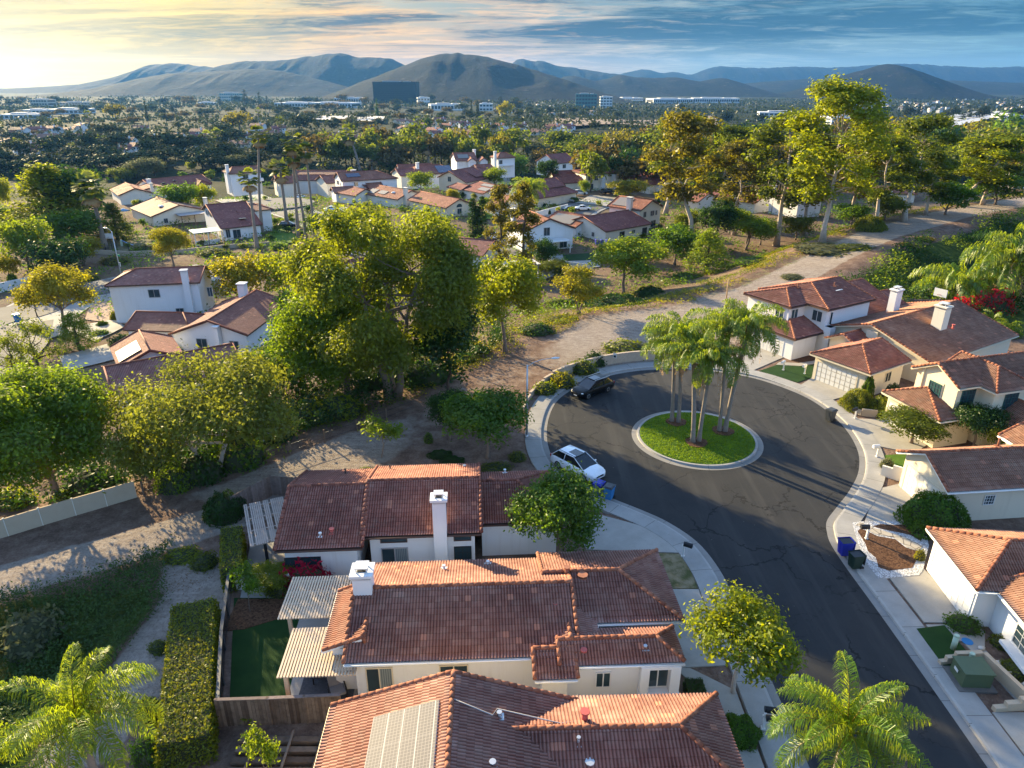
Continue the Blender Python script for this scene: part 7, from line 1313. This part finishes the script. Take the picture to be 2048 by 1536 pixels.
for lb,px,py,w_,h_,d_,wm,gm,fl_ in (('pale office block with small windows at the far left',80,217,38,17,30,GBE,GLASS,3),('long low cream office left of the dark grove',154,214,64,9,25,GBE,GLASS,2),('white low sheds in front of the long cream office',135,228,70,9,60,GW,GLASS,1),('white shed at the far left edge',38,238,70,9,50,GW,GLASS,1),('long white shed left of the grove in the haze',72,226,60,6,40,GW,GLASS,1),('pale glassy office beyond the conifers at left',460,203,42,16,30,GBE,GT,3),('low white warehouse left of the conifers',412,210,30,5,40,GW,GLASS,1),('long low white warehouse in front of the hills',590,214,86,8,70,GW,GLASS,1),('second long white warehouse beside the car park',660,215,90,9,60,GW,GLASS,1),('white sheds left of the black tower',700,206,62,10,40,GW,GLASS,1),('white cube office right of the black tower',848,210,24,14,30,GW,GLASS,2),('low white office by the two dark conifers, left part',895,221,66,12,40,GW,GLASS,1),('low white office by the two dark conifers, right part',972,222,26,14,30,GW,GLASS,2),('white terraced campus on the slope, upper building',1032,186,60,7,50,GW,GLASS,2),('white terraced campus on the slope, lower left building',1010,193,56,7,40,GW,GLASS,1),('white terraced campus on the slope, lower right building',1085,196,74,8,50,GW,GLASS,1),('long white campus hall behind the teal office',1140,194,80,9,60,GW,GLASS,1),('teal glass office with light frame on the brown slope',1172,216,42,26,30,GT,GLASS,4),('white office joined right of the teal glass office',1212,216,24,21,30,GW,GLASS,4),('low white roofs right of the teal office, left',1262,202,50,6,60,GW,GLASS,1),('long flat roofed warehouse with dark side in the middle distance',1350,207,90,9,80,GW,GB,1),('long flat roofed warehouse right of the first one',1432,206,90,9,80,GW,GB,1),('small beige three storey building on the edge of the brown slope',1362,224,17,13,15,GBE,GLASS,3),('wide white office with arcades behind the eucalyptus',1565,244,92,18,40,GW,GLASS,3),('white office partly hidden behind the tallest eucalyptus',1690,262,60,26,40,GW,GLASS,4),('pale blue grey office at the right edge below the motorway',2020,290,70,14,50,GW,GB,2),('white stepped flats at the right edge beside the motorway',2030,243,32,12,40,GW,GLASS,3)):
    office(lb,px,py,w_,h_,d_,wm,gm,fl_,rr.uniform(-.25,.25))
# distant hills
@mat('backlit chaparral hillside')
def HILL(N):
    p=N.pos(); a=N.noise(p,.006,7,.68).outputs[0]; bb=N.noise(p,.03,5,.7).outputs[0]
    c=N.ramp(a,[(.33,(.004,.008,.006)),(.5,(.007,.010,.008)),(.62,(.013,.014,.011)),(.75,(.035,.028,.022))]); c=N.mix(N.rng(bb,.60,.68,0,.7),c,(.075,.06,.05)); c=N.mix(N.rng(bb,.40,.30,0,.7),c,(.014,.02,.01))  # darker than the scrub itself: backlight is put into the colour
    N.out(N.bsdf(c,.97,.05,normal=N.bump(bb,1.,8.)))
HILL=MATS['backlit chaparral hillside']
def hill(name,prof,D,Wn,Wf,seed,base=-24,rough=.10):
    pr=np.array(prof,float); fw=math.sqrt(600**2+F**2); pxs=np.linspace(pr[0,0],pr[-1,0],max(90,int((pr[-1,0]-pr[0,0])/3.5))); pys=np.interp(pxs,pr[:,0],pr[:,1]); k=np.ones(5)/5; pys=np.convolve(np.pad(pys,2,mode='edge'),k,'valid')
    hx=(pxs-1024)/fw; top=H+(168-pys)/fw*D; rows=[]
    for t in np.linspace(-1,1,61):
        f=math.cos(t*math.pi/2)**1.5; yy=D+(Wn if t<0 else Wf)*t; X=hx*D*(1+0*t); ridge_n=(vn(X,yy+0*X,260,seed)-.5)*1.+(vn(X,yy+0*X,110,seed+1)-.5)*.55; hgt_=np.maximum(top-base,0)*(1+.05*(vn(X,0*X,70,seed+5)-.5)+.03*(vn(X,0*X,24,seed+6)-.5)); wx=X+60*(vn(X,yy+0*X,150,seed+7)-.5); spur=np.abs(vn(wx,0*X+yy*.3,210,seed+2)-.5)*1.6+np.abs(vn(wx,0*X+yy*.35,85,seed+3)-.5)*1.0
        z=base-8+hgt_*(f*(1-(.30*(1-abs(t))*0+.24*min(1,abs(t)*1.8)*spur)*(1 if abs(t)>.02 else 0)))+hgt_*rough*ridge_n*(1-f)*2.2*f+8*f; rows.append(np.stack([X,0*X+yy,z],1))
    b=np.array(rows); n0,n1=b.shape[:2]; idx=np.arange(n0*n1).reshape(n0,n1); Fq=np.stack([idx[:-1,:-1],idx[:-1,1:],idx[1:,1:],idx[1:,:-1]],-1).reshape(-1,4); me=np_mesh(name,b.reshape(-1,3),Fq,True); me.materials.append(HILL); return tag(link(name,me),kind='structure')
hill('hills',[(-500,168),(-250,166),(0,177),(100,173),(200,166),(260,150),(315,134),(355,130),(420,137),(500,150),(600,170),(700,195)],5600,900,900,1)
hill('hills',[(300,190),(420,146),(450,136),(490,127),(560,126),(610,121),(650,114),(690,112),(715,119),(782,121),(800,130),(850,148),(920,172),(980,200)],4700,800,800,2)
hill('hills',[(-200,200),(60,191),(150,183),(230,172),(290,158),(340,149),(400,147),(450,143),(510,139),(570,146),(640,160),(700,176),(770,196),(820,205)],3900,700,700,3)
hill('mountain',[(600,214),(690,184),(740,161),(800,140),(850,122),(885,113),(912,111),(960,117),(1010,128),(1060,141),(1120,157),(1180,176),(1230,192),(1280,206)],3100,900,900,4)
hill('hills',[(880,200),(1000,160),(1025,128),(1043,122),(1060,127),(1082,126),(1110,135),(1160,140),(1210,148),(1250,152),(1300,160),(1400,190)],6200,900,900,5)
hill('hills',[(1080,198),(1120,156),(1145,152),(1190,163),(1222,156),(1238,151),(1260,156),(1300,157),(1350,156),(1400,164),(1440,156),(1470,164),(1500,174),(1540,190),(1590,208)],4300,700,700,6)
hill('hills',[(1150,190),(1230,152),(1285,140),(1320,148),(1350,146),(1380,152),(1410,140),(1440,135),(1480,138),(1530,139),(1590,136),(1650,138),(1700,136),(1760,133),(1810,131),(1850,133),(1900,136),(1960,138),(2030,136),(2150,135),(2400,150)],8200,800,700,7)
hill('mountain',[(1540,212),(1590,190),(1640,171),(1680,155),(1705,147),(1720,142),(1735,142),(1755,134),(1772,131),(1795,137),(1825,147),(1850,160),(1880,177),(1910,196),(1950,216)],3700,700,700,8)
hill('hills',[(1400,200),(1500,166),(1620,158),(1700,156),(1860,161),(1950,163),(2050,166),(2300,165),(2500,180)],5400,900,900,9)
# scatter of far houses on the plateau and in the blue valley: too small to show their parts
WBX=[plain('far pale house wall',(.60,.58,.54),.9),plain('far roof',(.26,.18,.14),.9)]
b=MB(); b.prism([(-7,-5),(7,-5),(7,5),(-7,5)],-2,5,WBX[0]); b.poly([(-7.5,-5.5,5),(7.5,-5.5,5),(7.5,0,7.5),(-7.5,0,7.5)],WBX[1]); b.poly([(7.5,5.5,5),(-7.5,5.5,5),(-7.5,0,7.5),(7.5,0,7.5)],WBX[1]); b.poly([(-7,-5,5),(-7,0,7.3),(-7,5,5)],WBX[0]); b.poly([(7,-5,5),(7,5,5),(7,0,7.3)],WBX[0]); FB=b.mesh('distant house')
for i in range(90):
    px,py=(U(1690,1880),U(205,228)) if i<60 else (U(1880,2048),U(200,222)); x,y,z=T(px,py); y=min(y,3000); o=link('distant_house',FB); o.location=(x,y,z+2); o.rotation_euler=(0,0,U(0,3)); s=U(.45,.8); o.scale=(s,s,s); tag(o,'tiny pale house at the foot of the cone shaped hill','house','houses at the foot of the cone shaped hill')
for i in range(60):
    px,py=U(980,1260),U(200,232); x,y,z=T(px,py); o=link('distant_house',FB); o.location=(x,y,z); o.rotation_euler=(0,0,U(0,3)); s=U(.5,.9); o.scale=(s,s,s*.7); tag(o,'tiny pale building on the slope under the campus','building','buildings on the slope under the campus')
# woodland and scrub that reads as one mass over the plain
def plainwood(rs,n):
    y=430+2700*rs.rand(n*3)**1.5; x=(rs.rand(n*3)-.5)*2.0*y; k=(vn(x,y,60,3)>.42)&(vn(x,y,400,8)>.22); return x[k][:n],y[k][:n]
rs=np.random.RandomState(77); x,y=fixn(plainwood)(rs,60000); d_=y/700.; z=hgt(x,y); hh=rs.rand(len(x))*np.where(vn(x,y,35,2)>.5,8,4); pos=np.stack([x,y,z+hh],1); nr=unit(len(x),rs); nr[:,2]+=.6
V,Fq=leaf_quads(pos,nr,1.5,rs,.7); sc=np.repeat(np.clip(d_,.7,2.2),4)[:,None]; ctr_=np.repeat(pos,4,0); V=ctr_+(V-ctr_)*sc; me=np_mesh('woodland',V,Fq); me.materials.append(L_FARD); tag(link('woodland',me),kind='stuff')
# ---------------------------------------------------------------- camera, light
cam=bpy.data.cameras.new('camera'); co=bpy.data.objects.new('camera',cam); COL.objects.link(co); cam.sensor_width=36; cam.lens=F/2048*36; cam.clip_start=.5; cam.clip_end=40000
co.location=(0,0,H); co.rotation_euler=(math.pi/2-P,0,0); SC.camera=co
SAZ=R(-42); SEL=R(17.5)   # sun azimuth (from +y towards +x) and height
sl=bpy.data.lights.new('sun','SUN'); sl.energy=4.5; sl.angle=R(.55); sl.color=(1.,.79,.44); so=bpy.data.objects.new('sun',sl); COL.objects.link(so)
sdir=Vector((math.sin(SAZ)*math.cos(SEL),math.cos(SAZ)*math.cos(SEL),math.sin(SEL))); so.rotation_euler=sdir.to_track_quat('Z','Y').to_euler()
w=bpy.data.worlds.new('World'); SC.world=w; w.use_nodes=True; N=NT(w.node_tree)
sky=N.n('TexSky',sky_type='NISHITA',sun_disc=False,sun_elevation=SEL,sun_rotation=SAZ,altitude=200,air_density=1.,dust_density=.6,ozone_density=1.6).outputs[0]
gen=N.n('TexCoord').outputs['Generated']; d=N.vmath('NORMALIZE',gen); sx=N.n('SeparateXYZ',{0:d}); el=N.math('MAXIMUM',sx.outputs[2],0.)
hd=N.n('CombineXYZ',{0:sx.outputs[0],1:sx.outputs[1],2:0.}).outputs[0]; ca=N.vmath('DOT_PRODUCT',N.vmath('NORMALIZE',hd),(math.sin(SAZ),math.cos(SAZ),0.))
# colours of the low sky, by the angle round from the sun: .999 beneath it, .77 straight ahead, .26 at the right edge
f_=N.rng(ca,-1,1,0,1)
low=N.ramp(f_,[(.0,(.04,.08,.11)),(.62,(.060,.100,.115)),(.78,(.095,.115,.112)),(.872,(.180,.118,.070)),(.933,(.28,.135,.020)),(.971,(.32,.19,.018)),(.99,(.36,.26,.07)),(1,(.5,.4,.18))])
high=N.ramp(f_,[(.0,(.02,.045,.08)),(.62,(.012,.060,.102)),(.78,(.026,.078,.112)),(.872,(.055,.098,.112)),(.933,(.150,.165,.135)),(.971,(.225,.195,.095)),(.99,(.27,.225,.115)),(1,(.30,.26,.15))])
band=N.mix(N.rng(el,.0,.11,0,1),low,high)
den=N.math('ADD',el,.045); cp=N.n('CombineXYZ',{0:N.math('DIVIDE',sx.outputs[0],den),1:N.math('DIVIDE',sx.outputs[1],den),2:0.}).outputs[0]
cpm=N.n('Mapping',{0:cp,1:(1.7,.4,0),2:(0,0,R(16)),3:(.20,.30,1)}).outputs[0]
n1=N.noise(cpm,1.,9,.64,.8).outputs[0]; n2=N.noise(N.n('Mapping',{0:cp,1:(5,3,0),2:(0,0,R(12)),3:(1.1,1.7,1)}).outputs[0],1.,8,.66,.7).outputs[0]
n3=N.math('ADD',N.math('MULTIPLY',n1,.66),N.math('MULTIPLY',n2,.34))
m1=N.rng(n3,.45,.54,0,1); m1=N.math('MULTIPLY',m1,N.rng(el,.022,.055,0,1))
ccol=N.ramp(f_,[(0,(.02,.04,.06)),(.62,(.010,.040,.068)),(.78,(.007,.030,.052)),(.872,(.010,.026,.041)),(.933,(.024,.036,.044)),(.971,(.11,.10,.06)),(1,(.28,.23,.12))])
sk=N.mix(N.math('MULTIPLY',m1,.92),band,ccol)
edge=N.math('MULTIPLY',N.rng(n3,.40,.46,0,1),N.rng(n3,.46,.51,1,0)); edge=N.math('MULTIPLY',edge,N.rng(n2,.42,.58,.15,1))
ecol=N.ramp(f_,[(0,(.05,.08,.1)),(.62,(.055,.120,.145)),(.78,(.135,.155,.145)),(.872,(.30,.20,.115)),(.933,(.40,.22,.06)),(.971,(.42,.29,.08)),(1,(.42,.35,.18))])
sk=N.mix(N.math('MULTIPLY',edge,.8),sk,ecol)
fine=N.math('MULTIPLY',N.rng(n2,.52,.68,0,.55),N.rng(el,.02,.06,0,1)); sk=N.mix(fine,sk,ecol)
skn=N.vmath('MULTIPLY',sky,(.118*1.0,.118*1.04,.118*1.12))
tot=N.mix(N.rng(el,.13,.30,0,1),sk,skn)
bg=N.n('Background',{0:tot,1:1.0}).outputs[0]; o=N.n('OutputWorld'); N.t.links.new(bg,o.inputs[0])
# the air between here and the hills
@mat('hazy air')
def HAZE(N):
    v=N.n('VolumePrincipled',{'Color':(.14,.42,.95,1),'Density':.000042,'Anisotropy':.25}); o=N.n('OutputMaterial'); N.t.links.new(v.outputs[0],o.inputs['Volume'])
b=MB(); b.box(-7900,7900,-60,9300,-120,300,MATS['hazy air']); tag(b.build('haze'),kind='stuff')
SC.view_settings.view_transform='Standard'; SC.view_settings.look='None'; SC.view_settings.gamma=1; SC.view_settings.exposure=2.0
SC.render.film_transparent=False
try:
    SC.cycles.max_bounces=6; SC.cycles.diffuse_bounces=3; SC.cycles.glossy_bounces=2; SC.cycles.transmission_bounces=4; SC.cycles.volume_bounces=0; SC.cycles.transparent_max_bounces=4; SC.cycles.use_denoising=True; SC.cycles.caustics_reflective=False; SC.cycles.caustics_refractive=False
except Exception: pass
